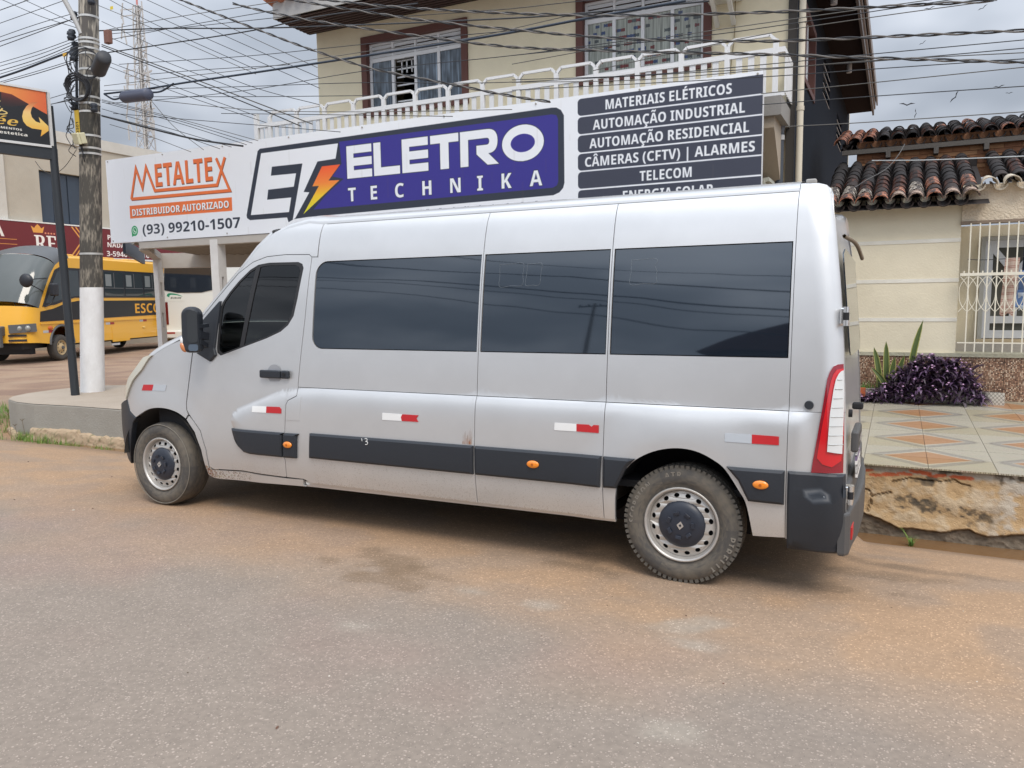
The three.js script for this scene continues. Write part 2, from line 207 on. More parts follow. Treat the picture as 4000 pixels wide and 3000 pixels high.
// ---------- concrete corner pavement on the left
{
  const top = [[-0.33, -2.6], [-3, -2.6], [-6, -2.6], [-8.11, -2.62], [-9.2, -2.62], [-10.0, -2.55], [-10.5, -2.6], [-10.95, -2.76], [-11.25, -3.0], [-11.45, -3.35], [-11.53, -3.85], [-11.5, -4.3], [-11.25, -4.62], [-10.9, -4.78], [-9.8, -4.9], [-6, -4.7], [-0.33, -4.7]];
  const s = shapeOf(top.map(([x, z]) => [x, -z]).reverse()); const g = new THREE.ExtrudeGeometry(s, { depth: 0.56, bevelEnabled: true, bevelSize: 0.02, bevelThickness: 0.015, bevelOffset: -0.02, bevelSegments: 2 }); g.rotateX(-Math.PI / 2); g.translate(0, -0.325, 0); uvm(g, 1);
  const m = plaster(0.33, 0.315, 0.28, 0.93, 0.006, 0.9); const tg = new THREE.ShapeGeometry(s); tg.rotateX(-Math.PI / 2); tg.scale(0.9985, 1, 0.998); tg.translate(-0.012, 0.255, -0.007); struct('dusty_pavement_top', uvm(tg, 1), plaster(0.42, 0.355, 0.285, 0.95, 0.004, 0.7));
  struct('corner_pavement', g, m);
  // broken render along the foot of the kerb
  const P = [], C = [], I = [], nx = 260, ny = 14, path = [[-7.2, -2.61], [-8.11, -2.62], [-9.2, -2.62], [-10.0, -2.55], [-10.5, -2.6], [-10.95, -2.76], [-11.25, -3.0], [-11.45, -3.35]];
  const cum = [0]; for (let i = 1; i < path.length; i++) cum.push(cum[i - 1] + Math.hypot(path[i][0] - path[i - 1][0], path[i][1] - path[i - 1][1])); const T = cum[cum.length - 1];
  for (let i = 0; i <= nx; i++) { const s = T * i / nx; let k = 0; while (k < path.length - 2 && s > cum[k + 1]) k++; const t = (s - cum[k]) / (cum[k + 1] - cum[k]), x = lerp(path[k][0], path[k + 1][0], t), z = lerp(path[k][1], path[k + 1][1], t); let nxx = -(path[k + 1][1] - path[k][1]), nzz = (path[k + 1][0] - path[k][0]); const l = Math.hypot(nxx, nzz); nxx /= -l; nzz /= -l; 
    const h = 0.07 + 0.09 * fbm(s * 2.2, 1, 4) + 0.03 * fbm(s * 11, 4, 3) + (s > 1.9 && s < 2.9 ? 0.05 : 0) - (s > 2.9 ? 0.06 : 0);
    for (let j = 0; j <= ny; j++) { const v = j / ny, y = -0.33 + (h + 0.08) * v; const n = fbm(s * 9 + 3, y * 14, 4), n3 = fbm(s * 30, y * 40, 3); const o = (j === ny ? -0.004 : 0.018 + 0.03 * n + 0.018 * n3 - (v > 0.8 ? 0.006 : 0) + 0.02 * (1 - v)); P.push(x + nxx * o, y, z + nzz * o); const c = [0.44, 0.33, 0.22].map((q, m2) => lerp(q, [0.16, 0.15, 0.08][m2], sstep(0.5, 0.75, n3 * 0.5 + n * 0.5))); C.push(...c.map(q => q * (0.8 + 0.4 * n))); } }
  for (let i = 0; i < nx; i++) for (let j = 0; j < ny; j++) { const a = i * (ny + 1) + j; I.push(a, a + ny + 1, a + 1, a + 1, a + ny + 1, a + ny + 2); }
  const g2 = new THREE.BufferGeometry(); g2.setAttribute('position', new THREE.Float32BufferAttribute(P, 3)); g2.setAttribute('color', new THREE.Float32BufferAttribute(C, 3)); g2.setIndex(I); g2.computeVertexNormals(); uvm(g2, 2);
  struct('kerb_footing', g2, new THREE.MeshStandardMaterial({ vertexColors: true, roughness: 0.95, side: THREE.DoubleSide }));
}
// ---------- grass and weeds at the kerbs
const bladeMats = [[0.10, 0.20, 0.035], [0.16, 0.26, 0.06], [0.08, 0.15, 0.03]].map(c => mat(...c, 0.7));
function blades(list, r) { const P = [], C = []; for (const [x, y, z, h, lean, az, w] of list) { const dx = Math.cos(az), dz = Math.sin(az); let p0 = [x, y, z], k = 4; const px = -dz * w, pz = dx * w; const pt = (t) => [x + dx * lean * t * t, y + h * (t - 0.25 * t * t * Math.min(1, lean / h)), z + dz * lean * t * t]; const col = [0.10 + 0.10 * r(), 0.20 + 0.10 * r(), 0.03 + 0.03 * r()]; for (let i = 0; i < k; i++) { const a = pt(i / k), b = pt((i + 1) / k), wa = 1 - i / k, wb = 1 - (i + 1) / k; const q = [[a[0] - px * wa, a[1], a[2] - pz * wa], [a[0] + px * wa, a[1], a[2] + pz * wa], [b[0] + px * wb, b[1], b[2] + pz * wb], [b[0] - px * wb, b[1], b[2] - pz * wb]]; for (const n of [0, 1, 2, 0, 2, 3]) { P.push(...q[n]); C.push(...col); } } } const g = new THREE.BufferGeometry(); g.setAttribute('position', new THREE.Float32BufferAttribute(P, 3)); g.setAttribute('color', new THREE.Float32BufferAttribute(C, 3)); g.computeVertexNormals(); return g; }
const grassMat = new THREE.MeshStandardMaterial({ vertexColors: true, roughness: 0.65, side: THREE.DoubleSide });
{
  const r = rng(31), L = [];
  for (let k = 0; k < 5200; k++) { const x = -12.9 + 3.6 * Math.pow(r(), 0.8), t = r(); const z = (x < -10.9 ? lerp(-3.6, -2.2, t) : -2.56 + 0.42 * t * t); if (x > -10 && r() < 0.5) continue; if (fbm(x * 3, z * 3, 3) < 0.42) continue; L.push([x, groundH(x, z) - 0.01, z, 0.05 + 0.14 * r(), 0.02 + 0.08 * r(), r() * 6.3, 0.004]); }
  for (let k = 0; k < 500; k++) { const x = -9.4 + 2.4 * r(), z = -2.54 + 0.2 * r(); if (fbm(x * 4, z * 3, 3) < 0.5) continue; L.push([x, groundH(x, z), z, 0.03 + 0.05 * r(), 0.03, r() * 6.3, 0.003]); }
  solo('kerb_grass', blades(L, r), grassMat, 'green grass growing in the gutter below the concrete corner', 'grass', null, 'stuff');
  const c = [[1.244,-2.417]][0], L2 = []; for (let k = 0; k < 46; k++) L2.push([c[0] + 0.03 * (r() - 0.5), -0.33, c[1] + 0.03 * (r() - 0.5), 0.05 + 0.07 * r(), 0.03 + 0.06 * r(), r() * 6.3, 0.0035]); for (let k = 0; k < 5; k++) L2.push([c[0] - 0.01, -0.33, c[1], 0.17, 0.10, 3.4 + 0.5 * r(), 0.003]);
  solo('grass_tuft', blades(L2, r), grassMat, 'small tuft of bright grass growing out of the muddy gutter water', 'grass tuft');
  // dry flowering weeds against the concrete
  let k = 0; for (const [x, h] of [[-10.75, 0.30], [-10.5, 0.36], [-10.2, 0.28], [-10.35, 0.2]]) { const z = -2.52 + 0.02 * (k++ % 2), y = groundH(x, z); const L = [tube([[x, y, z], [x - 0.02, y + h * 0.5, z], [x - 0.05, y + h, z]], 0.003, 8, 4)]; for (let q = 0; q < 5; q++) L.push(tube([[x - 0.05, y + h, z], [x - 0.05 + 0.035 * Math.cos(q * 1.3), y + h + 0.03, z + 0.03 * Math.sin(q * 1.3)]], 0.0022, 1, 4)); solo('dry_weed', merge(L), mat(0.14, 0.10, 0.05, 0.9), 'thin dry weed stalk with a forked head against the concrete kerb', 'weed', 'dry weeds at the concrete corner'); }
}


// =====================================================================  SILVER PASSENGER VAN
const van = thing('passenger_van', 'long silver passenger van with dark windows parked along the dusty kerb', 'van');
van.rotation.x = -0.03; // it leans with the crown of the road
{
const PROF = [[0.1,-0.11],[0.25,-0.06],[0.33,-0.04],[0.45,-0.015],[0.6,0],[0.8,0],[0.95,-0.004],[1.06,-0.01],[1.2,-0.018],[1.35,-0.03],[1.6,-0.055],[1.8,-0.08],[1.95,-0.105],[2.05,-0.125],[2.15,-0.155],[2.22,-0.19],[2.3,-0.26]];
function prof(y) { const T = PROF; if (y <= T[0][0]) return T[0][1]; if (y >= T[T.length - 1][0]) return T[T.length - 1][1]; let i = 0; while (y > T[i + 1][0]) i++; const a = T[Math.max(i - 1, 0)], b = T[i], c = T[i + 1], d = T[Math.min(i + 2, T.length - 1)], h = c[0] - b[0], t = (y - b[0]) / h, m0 = (c[1] - a[1]) / (c[0] - a[0]) * h, m1 = (d[1] - b[1]) / (d[0] - b[0]) * h; return (2 * t ** 3 - 3 * t * t + 1) * b[1] + (t ** 3 - 2 * t * t + t) * m0 + (-2 * t ** 3 + 3 * t * t) * c[1] + (t ** 3 - t * t) * m1; }
const RX = [[0.3, 0.885], [1.1, 0.855], [1.4, 0.835], [1.7, 0.81], [1.98, 0.778], [2.15, 0.752], [2.27, 0.72]]; const rearX = (y) => { if (y <= RX[0][0]) return RX[0][1]; for (let i = 0; i + 1 < RX.length; i++) if (y <= RX[i + 1][0]) return lerp(RX[i][1], RX[i + 1][1], (y - RX[i][0]) / (RX[i + 1][0] - RX[i][0])); return RX[RX.length - 1][1]; };
const crease = [...[[-3.457,0.601],[-3.488,0.693],[-3.515,0.756],[-3.496,0.811],[-3.38,0.87],[-3.192,0.943],[-3.01,0.999],[-2.837,1.029],[-2.703,1.037]], [-2.6, 1.041], [0.76, 1.041]];
function creaseD(x, y) { let b = 9; for (let i = 0; i + 1 < crease.length; i++) { const [ax, ay] = crease[i], [cx, cy] = crease[i + 1], dx = cx - ax, dy = cy - ay, t = clamp(((x - ax) * dx + (y - ay) * dy) / (dx * dx + dy * dy)); b = Math.min(b, Math.hypot(x - ax - dx * t, y - ay - dy * t)); } return b; }
function below(x, y) { // inside the lower, fuller part of the body side
  if (x < crease[2][0]) return false; let top = 1.04; for (let i = 2; i + 1 < crease.length; i++) if (x >= crease[i][0] && x <= crease[i + 1][0]) { top = lerp(crease[i][1], crease[i + 1][1], (x - crease[i][0]) / (crease[i + 1][0] - crease[i][0])); break; } if (y > top) return false; for (let i = 0; i < 2; i++) if (y <= crease[i + 1][1] && y >= crease[i][1]) { const ex = lerp(crease[i][0], crease[i + 1][0], (y - crease[i][1]) / (crease[i + 1][1] - crease[i][1])); if (x < ex) return false; } return true; }
function sideZ(x, y) {
  const q = clamp((-4.35 - x) / 0.85, 0, 0.985); let z = prof(y) - 0.55 * (1 - Math.sqrt(1 - q * q)) - 0.028;
  if (y < 0.6) z += 0.028 * sstep(-3.5, -3.2, x); else if (below(x, y)) z += 0.028 * (1 - Math.exp(-creaseD(x, y) / 0.042)) * sstep(0.74, 0.60, x);
  if (x < -3.4) z += 0.010 * sstep(0.70, 0.46, Math.hypot(x + 4.332, y - 0.345)) + 0.018 * sstep(-4.0, -4.3, x);
  if (x > -1) { const r = Math.hypot(x, y - 0.345); z += 0.016 * sstep(0.74, 0.48, r) * (y > 0.3 ? 1 : 0); }
  z += 0.0016 * (fbm(x * 1.9 + 20, y * 2.3 + 7, 2) - 0.5); // pressed sheet and glass are never quite flat
  const e = rearX(y), t = clamp((x - (e - 0.13)) / 0.135, 0, 0.985); z -= 0.085 * (1 - Math.sqrt(1 - t * t));
  return z;
}
// a body panel cut from the side surface: outline in (length, height), real thickness at its rim
function panel(outline, holes = [], o = {}) {
  const off = o.off || 0, depth = o.depth ?? 0.018, mx = o.mx || 0.045, ch = o.ch || 0, flip = o.right, gap = o.gap || 0;
  const area = (p) => { let a = 0; for (let i = 0; i < p.length; i++) { const q = p[(i + 1) % p.length]; a += p[i][0] * q[1] - q[0] * p[i][1]; } return a / 2; };
  const ccw = (p, s) => (area(p) > 0) === s ? p : [...p].reverse();
  const dens = (p) => { const r = []; p.forEach((a, i) => { const b = p[(i + 1) % p.length], n = Math.max(1, Math.ceil(Math.hypot(b[0] - a[0], b[1] - a[1]) / mx)); for (let k = 0; k < n; k++) r.push([lerp(a[0], b[0], k / n), lerp(a[1], b[1], k / n)]); }); return r; };
  const inset = (p, d) => p.map((b, i) => { const a = p[(i - 1 + p.length) % p.length], c = p[(i + 1) % p.length]; let n1 = [-(b[1] - a[1]), b[0] - a[0]], n2 = [-(c[1] - b[1]), c[0] - b[0]]; const l1 = Math.hypot(...n1) || 1, l2 = Math.hypot(...n2) || 1; let n = [n1[0] / l1 + n2[0] / l2, n1[1] / l1 + n2[1] / l2]; const l = Math.hypot(...n) || 1; const k = d / Math.max(0.5, l / 2); return [b[0] + n[0] / l * k, b[1] + n[1] / l * k]; });
  let rings = [ccw(outline, true), ...holes.map(h => ccw(h, false))]; if (gap) rings[0] = inset(rings[0], gap);
  rings = rings.map(dens); const outer = rings; if (ch) rings = rings.map((r, i) => i ? r : inset(r, ch));
  const vec = rings.map(r => r.map(p => new THREE.Vector2(p[0], p[1]))); let tris = THREE.ShapeUtils.triangulateShape(vec[0], vec.slice(1)); const pts = vec.flat().map(v => [v.x, v.y]);
  for (let it = 0; it < 7; it++) { const mid = new Map(); let any = false; const m = (a, b) => { const A = pts[a], B = pts[b]; if (Math.hypot(A[0] - B[0], A[1] - B[1]) <= mx * 1.6) return -1; const k = a < b ? a * 1e6 + b : b * 1e6 + a; if (!mid.has(k)) { mid.set(k, pts.length); pts.push([(A[0] + B[0]) / 2, (A[1] + B[1]) / 2]); } any = true; return mid.get(k); }; const out = [];
    for (const [a, b, c] of tris) { const x = m(a, b), y = m(b, c), z = m(c, a), n = (x >= 0) + (y >= 0) + (z >= 0); if (n === 0) out.push([a, b, c]); else if (n === 3) out.push([a, x, z], [x, b, y], [z, y, c], [x, y, z]); else if (n === 1) { if (x >= 0) out.push([a, x, c], [x, b, c]); else if (y >= 0) out.push([a, b, y], [a, y, c]); else out.push([a, b, z], [z, b, c]); } else { if (x < 0) out.push([z, y, c], [a, b, y], [a, y, z]); else if (y < 0) out.push([a, x, z], [x, b, c], [x, c, z]); else out.push([x, b, y], [a, x, y], [a, y, c]); } }
    tris = out; if (!any) break; }
  const P = [], N = [], I = [], U = []; const S = flip ? -1 : 1; const put = (x, y, dz) => { const z = sideZ(x, y) + dz; P.push(x, y, flip ? -2 - z : z); };
  for (const [x, y] of pts) { put(x, y, off); const h = 0.004, nx = -(sideZ(x + h, y) - sideZ(x - h, y)) / (2 * h), ny = -(sideZ(x, y + h) - sideZ(x, y - h)) / (2 * h), l = Math.hypot(nx, ny, 1); N.push(nx / l, ny / l, S / l); U.push(x, y); }
  for (const [a, b, c] of tris) flip ? I.push(a, c, b) : I.push(a, b, c);
  const quad = (a, b, da, db) => { // rim facet between two rings
    const i = P.length / 3; put(...a[0], da); put(...a[1], da); put(...b[1], db); put(...b[0], db); const g = (k) => V3(P[3 * (i + k)], P[3 * (i + k) + 1], P[3 * (i + k) + 2]); const n = g(1).sub(g(0)).cross(g(3).sub(g(0))).normalize().multiplyScalar(flip ? 1 : -1); for (let k = 0; k < 4; k++) { N.push(n.x, n.y, n.z); U.push(0, 0); } flip ? I.push(i, i + 1, i + 2, i, i + 2, i + 3) : I.push(i, i + 2, i + 1, i, i + 3, i + 2); };
  rings.forEach((r, k) => { const q = outer[k]; for (let i = 0; i < r.length; i++) { const j = (i + 1) % r.length; if (ch && !k) quad([r[i], r[j]], [q[i], q[j]], off, off - ch * 0.8); quad([q[i], q[j]], [q[i], q[j]], off - (ch && !k ? ch * 0.8 : 0), off - depth); } });
  const g = new THREE.BufferGeometry(); g.setAttribute('position', new THREE.Float32BufferAttribute(P, 3)); g.setAttribute('normal', new THREE.Float32BufferAttribute(N, 3)); g.setAttribute('uv', new THREE.Float32BufferAttribute(U, 2)); g.setIndex(I); return g;
}
// ---- materials
const paintNoise = dataTex(256, (u, v) => 0.90 + 0.10 * fbm(u * 5, v * 5, 5, 5));
const paint = mat(0.67, 0.67, 0.665, 0.34, { phys: true, metalness: 0.58, clearcoat: 0.55, clearcoatRoughness: 0.12, map: paintNoise });
const plastic = mat(0.020, 0.024, 0.031, 0.5); plastic.bumpMap = grainBump; plastic.bumpScale = 0.0008;
const plasticLight = mat(0.075, 0.074, 0.074, 0.5);
const glass = mat(0.010, 0.016, 0.025, 0.03, { phys: true, ior: 1.95, specularColor: new THREE.Color(0.86, 0.93, 1.0) });
const cabGlass = mat(0.20, 0.25, 0.25, 0.02, { phys: true, transmission: 1, thickness: 0, ior: 1.62 });
const black = mat(0.012, 0.012, 0.014, 0.8), rubber = mat(0.02, 0.02, 0.022, 0.6), dark = mat(0.02, 0.02, 0.022, 0.9);
const red = mat(0.50, 0.02, 0.025, 0.35), white = mat(0.78, 0.78, 0.76, 0.4), orange = mat(0.85, 0.25, 0.01, 0.22, { phys: true, clearcoat: 1 });
const chrome = mat(0.75, 0.75, 0.74, 0.22, { metalness: 0.9 });
const G = van;
// ---- outlines
const hoodLine = [[-4.153,1.344],[-4.236,1.309],[-4.3,1.277],[-4.364,1.245],[-4.403,1.22],[-4.492,1.126],[-4.626,1.032],[-4.7,0.95],[-4.76,0.867]];
const cabLine = [[-2.741,2.292],[-2.882,2.299],[-3.057,2.266],[-3.203,2.187],[-3.322,2.079],[-3.441,1.946],[-3.569,1.821],[-3.703,1.694],[-3.859,1.553]];
const doorTop = [[-3.858,1.539],[-3.658,1.732],[-3.481,1.896],[-3.349,1.974],[-3.214,2.011],[-3.033,2.02],[-2.802,2.012],[-2.775,1.993]];
const gapLine = [[-2.775,1.966],[-2.798,1.532],[-2.842,1.065],[-2.838,0.979]]; // rear edge of the driver's door
const gapLow = [[-2.841,0.977],[-2.92,0.941],[-2.934,0.909],[-2.946,0.702],[-2.957,0.684],[-2.97,0.519],[-2.957,0.495],[-2.968,0.364]];
const doorFront = [[-2.984,0.358],[-3.431,0.364],[-3.752,0.349],[-3.788,0.367],[-3.795,0.51],[-3.84,0.656],[-3.917,0.737],[-3.957,0.777],[-3.986,0.817],[-3.99,0.878],[-3.957,1.093],[-3.93,1.27]];
const X1 = -1.343, X2 = -0.462, X3 = 0.578, RAIL = 2.236, SILL = 0.335, WB = 1.325, WT = 1.957, CR = 1.041;
const archR = [[-0.392,0.352],[-0.376,0.54],[-0.325,0.643],[-0.252,0.719],[-0.142,0.776],[-0.02,0.801],[0.093,0.791],[0.191,0.749],[0.256,0.7],[0.328,0.595],[0.372,0.513],[0.406,0.343]];
archR[0][1] = archR[archR.length - 1][1] = SILL; const smooth = (p, n) => new THREE.SplineCurve(p.map(q => new THREE.Vector2(...q))).getPoints(n).map(v => [v.x, v.y]);
const arcR = smooth(archR, 48);
const archF = [[-3.998,0.745],[-4.084,0.789],[-4.189,0.815],[-4.297,0.819],[-4.409,0.8],[-4.51,0.758],[-4.584,0.724]];
const arcF = smooth(archF, 28);
const win1 = [...rrect(-2.725, X1 - 0.012, WB, WT, [0.09, 0.004, 0.004, 0.10], 7)], win2 = rect(X1 + 0.012, X2 - 0.012, WB, WT), win3 = rect(X2 + 0.012, X3 - 0.014, WB, WT);
const doorGlass = [...[[-3.627,1.256],[-3.663,1.277],[-3.669,1.312],[-3.657,1.528],[-3.649,1.629],[-3.623,1.679],[-3.561,1.749],[-3.473,1.833],[-3.369,1.915],[-3.29,1.952],[-3.18,1.964],[-2.9,1.96],[-2.859,1.945],[-2.843,1.914],[-2.877,1.697],[-2.907,1.562],[-2.956,1.494],[-3.025,1.446],[-3.158,1.396]]];
const cutY = (p, y0, up) => { const o = [], ins = (q) => up ? q[1] >= y0 : q[1] <= y0; p.forEach((a, i) => { const b = p[(i + 1) % p.length]; if (ins(a)) o.push(a); if (ins(a) !== ins(b)) { const t = (y0 - a[1]) / (b[1] - a[1]); o.push([lerp(a[0], b[0], t), y0]); } }); return o; };
const sideParts = (right) => { const o = { right };
  const P = (name, out, holes, m, extra = {}) => part(G, name, panel(out, holes || [], { ...o, ...extra }), m);
  const A = [...cabLine, ...doorTop, ...[[-2.723,1.991],[-2.732,2.25]]];
  P('cab_pillar', A, [], paint, { gap: 0.002 });
  const fend = [...[[-3.937,1.268],[-3.962,1.093],[-3.996,0.877],[-3.993,0.816],[-3.973,0.78]], ...arcF, ...[[-4.691,0.768]], ...[...hoodLine].reverse(), ...[[-4.008,1.394],[-3.886,1.417]]];
  P('front_wing', fend, [], paint, { gap: 0.002 });
  const door = P('door', [...doorTop, ...gapLine, ...gapLow, ...doorFront, ...[[-3.935,1.382]]], [doorGlass], paint, { gap: 0.003, depth: 0.03, mx: 0.022 });
  P('sill', [...[[-3.964,0.77],[-3.921,0.734],[-3.844,0.652],[-3.8,0.508],[-3.795,0.363],[-3.761,0.343],[-3.433,0.357],[-2.981,0.351],[-2.815,0.356],[-2.824,0.315]], ...[[-2.8,0.303],[-3.072,0.294],[-3.455,0.28],[-3.705,0.271],[-3.769,0.277],[-3.818,0.3],[-3.834,0.384],[-3.847,0.506],[-3.902,0.643],[-3.989,0.739]]], [], paint, { gap: 0.001 });
  const p1 = [...[[-2.732,2.25],[-2.718,1.99],[-2.773,1.992]], ...gapLine, ...gapLow, ...[[-2.964,0.36],[-2.807,0.36]], [-2.735, SILL], [X1, SILL], [X1, RAIL], [-2.7, RAIL]];
  const SP = (out, hole) => part(G, 'side_panel', merge([panel(cutY(out, CR, true), [hole], { ...o, gap: 0.002 }), panel(cutY(out, CR, false), [], { ...o, gap: 0.002, mx: 0.026 })]), paint);
  SP(p1, win1);
  SP(rect(X1, X2, SILL, RAIL), win2);
  SP([[X2, SILL], ...arcR, [X3, SILL + 0.01], [X3, RAIL], [X2, RAIL]], win3);
  const rear = []; for (let k = 0; k <= 16; k++) { const y = lerp(0.34, 2.22, k / 16); rear.push([rearX(y), y]); }
  const rpo = [[X3, 0.34], ...rear, [0.735, 2.25], [0.71, 2.272], [0.67, 2.282], [X3, 2.284]]; part(G, 'rear_pillar', merge([panel(cutY(rpo, CR, true), [], { ...o, gap: 0.001, mx: 0.03 }), panel(cutY(rpo, CR, false), [], { ...o, gap: 0.001, mx: 0.026 })]), paint);
  // lower rocker flange
  P('rocker_flange', [[-2.90, 0.298], [-0.40, 0.315], [-0.40, SILL + 0.004], [-2.90, SILL + 0.03]], [], paint, { off: -0.025 });
  // glass
  const gl = (h, m, name = 'side_window', d = 0.006) => P(name, h, [], m, { off: -0.007, depth: 0.004, gap: d });
  gl(win1, glass); gl(win2, glass); gl(win3, glass);
  P('window_seal', doorGlass, [[...doorGlass].map(([x, y]) => [lerp(-3.35, x, 0.94), lerp(1.58, y, 0.945)])], rubber, { off: -0.002, depth: 0.02, gap: 0.001 });
  gl(doorGlass.map(([x, y]) => [lerp(-3.35, x, 0.955), lerp(1.58, y, 0.96)]), cabGlass, 'door_window', 0);
  P('window_divider', [...[[-3.311,1.935],[-3.269,1.937],[-3.389,1.338],[-3.431,1.327]]], [], rubber, { off: -0.001, depth: 0.012 });
  // protective strips
  const st = { off: 0.026, depth: 0.04, ch: 0.014 };
  P('trim_strip', [[-3.495,0.7],[-2.952,0.701],[-2.963,0.685],[-2.976,0.517],[-3.304,0.516],[-3.374,0.525],[-3.436,0.565],[-3.472,0.622]], [], plastic, st);
  P('trim_strip', [[-2.937,0.701],[-2.81,0.703],[-2.825,0.685],[-2.838,0.519],[-2.963,0.516],[-2.949,0.683]], [], plastic, st);
  P('trim_strip', [[-2.715, 0.532], [X1 - 0.010, 0.532], [X1 - 0.006, 0.72], [-2.70, 0.715]], [], plastic, st);
  P('trim_strip', [[X1 + 0.008, 0.532], [X2 - 0.016, 0.532], [X2 - 0.008, 0.722], [X1 + 0.008, 0.72]], [], plastic, st);
  P('trim_strip', [[X2 + 0.008, 0.535], [-0.375, 0.537], [-0.31, 0.67], [-0.26, 0.722], [X2 + 0.008, 0.722]], [], plastic, st);
  P('trim_strip', [[0.385, 0.54], [X3 - 0.008, 0.537], [X3 - 0.008, 0.722], [0.265, 0.722], [0.33, 0.65]], [], plastic, st);
  // rear bumper corner
  P('bumper_corner', [[X3 + 0.008, 0.285], [0.872, 0.285], [0.879, 0.40], [0.868, 0.715], [X3 + 0.008, 0.722]], [], plastic, { off: 0.024, depth: 0.05, ch: 0.012 });
  // front bumper side
  P('bumper_end', [...[[-4.756,0.863],[-4.686,0.764],[-4.582,0.719],[-4.634,0.673],[-4.671,0.59],[-4.728,0.455],[-4.817,0.296],[-4.906,0.323],[-4.939,0.39]], [-5.13, 0.52], [-5.15, 0.60], [-5.12, 0.77]], [], plastic, { off: 0.006, depth: 0.05, ch: 0.006 });
  P('fuel_flap', [[-2.788,0.979],[-2.841,0.969],[-2.907,0.94],[-2.925,0.917],[-2.937,0.792],[-2.798,0.796]], [], paint, { off: 0.003, gap: 0.004, depth: 0.02 });
  // dark lining behind the panel gaps, with the wheel openings left free
  P('inner_lining', [[-4.72, 0.95], [-4.80, 0.75], ...[...archF].reverse().map(([x, y]) => [x, y + 0.012]), [-3.97, 0.73], [-3.86, 0.55], [-3.72, 0.34], [X2, SILL + 0.01], ...archR.map(([x, y]) => [x, y + 0.012]), [0.80, 0.36], [0.78, 1.3], [0.66, 2.2], [-2.9, 2.2], [-3.3, 2.03], [-3.95, 1.5], [-4.2, 1.3]], [doorGlass], black, { off: -0.022, depth: 0.004, mx: 0.1 });
  // door handle
  const hp = [[-3.071,1.131]][0], hz = sideZ(...hp);
  if (!right) {
    const sc = new THREE.CircleGeometry(0.071, 28); sc.translate(hp[0], hp[1], hz + 0.003); part(door, 'handle_recess', sc, mat(0.42, 0.43, 0.45, 0.45, { metalness: 0.4 }));
    part(door, 'handle', [bx(hp[0] - 0.118, hp[0] + 0.082, hp[1] - 0.03, hp[1] + 0.03, hz + 0.01, hz + 0.04, 0.012), bx(hp[0] + 0.086, hp[0] + 0.155, hp[1] - 0.03, hp[1] + 0.03, hz + 0.002, hz + 0.035, 0.012)], plastic);
    part(door, 'door_lock', cyl(0.014, 0.014, 0.004, hp[0] + 0.12, hp[1], hz + 0.036, 16, 'z'), black);
  }
};
sideParts(false); sideParts(true);
// ---- roof, windscreen, bonnet and nose: lofted across between the two sides
function loft(L, bulge, n = 26, e = 2.6, offZ = 0, r0 = 0, r1 = 1) { const P = [], I = [], U = [], m = L.length; for (let i = 0; i < m; i++) { const [x, y] = L[i], a = L[Math.max(0, i - 1)], b = L[Math.min(m - 1, i + 1)]; let tx = b[0] - a[0], ty = b[1] - a[1]; const l = Math.hypot(tx, ty); const nx = ty / l, ny = -tx / l; const z = sideZ(x, y) + offZ, B = typeof bulge === 'function' ? bulge(i / (m - 1), x, y) : bulge; for (let k = 0; k <= n; k++) { const q = k / n, s = lerp(r0, r1, r0 > 0 || r1 < 1 ? q : 0.5 - 0.5 * Math.cos(q * Math.PI)), v = Math.abs(2 * s - 1), h = Math.pow(Math.max(0, 1 - Math.pow(v, e)), 1 / e) * B; P.push(x + nx * h, y + ny * h, lerp(z, -2 - z, s)); U.push(s * 2, i * 0.1); } } for (let i = 0; i < m - 1; i++) for (let k = 0; k < n; k++) { const a = i * (n + 1) + k; I.push(a, a + n + 1, a + 1, a + 1, a + n + 1, a + n + 2); } const g = new THREE.BufferGeometry(); g.setAttribute('position', new THREE.Float32BufferAttribute(P, 3)); g.setAttribute('uv', new THREE.Float32BufferAttribute(U, 2)); g.setIndex(I); g.computeVertexNormals(); return g; }
{
  const seg = (a, b, n) => Array.from({ length: n }, (_, i) => [lerp(a[0], b[0], i / n), lerp(a[1], b[1], i / n)]);
  const rf = [...seg([X3, RAIL + 0.002], [-2.68, RAIL + 0.002], 24), [-2.70, RAIL + 0.002]];
  part(G, 'roof', loft(rf, 0.105, 40, 2.5), paint);
  part(G, 'roof_rail', panel([[-2.70, RAIL - 0.004], [X3, RAIL - 0.004], [X3, RAIL + 0.006], [-2.70, RAIL + 0.006]], [], { off: -0.004, depth: 0.01 }), mat(0.32, 0.30, 0.29, 0.6));
  const rear = [[X3, 2.284], [0.63, 2.284], [0.67, 2.282], [0.71, 2.272], [0.735, 2.25], [0.748, 2.215]]; for (let k = 1; k <= 20; k++) { const y = lerp(2.2, 0.45, k / 20); rear.push([rearX(y), y]); }
  part(G, 'cab_roof', loft([[-2.70, RAIL + 0.002], [-2.78, RAIL + 0.004], ...cabLine.slice(1, 4).map(([x, y]) => [x, y - 0.045])], 0.105, 40, 2.5), paint);
  const ws = [...cabLine.slice(3), ...[[-3.988,1.437]]]; for (const [a, b] of [[0, 0.07], [0.93, 1]]) part(G, 'screen_pillar', loft(ws, 0.12, 8, 2.2, 0, a, b), paint); part(G, 'windscreen', loft(ws, 0.118, 36, 2.2, 0, 0.07, 0.93), glass);
  const hood = [...[[-3.988,1.437],[-4.057,1.386]], ...hoodLine]; part(G, 'bonnet', loft(hood, (t) => lerp(0.10, 0.18, t), 36, 2.4), paint);
  const nose = [hoodLine[hoodLine.length - 1], [-5.13, 0.66], [-5.15, 0.60], [-5.145, 0.56], [-5.13, 0.52]]; part(G, 'front_bumper', loft(nose, 0.10, 30, 2.4, 0.004), plastic);
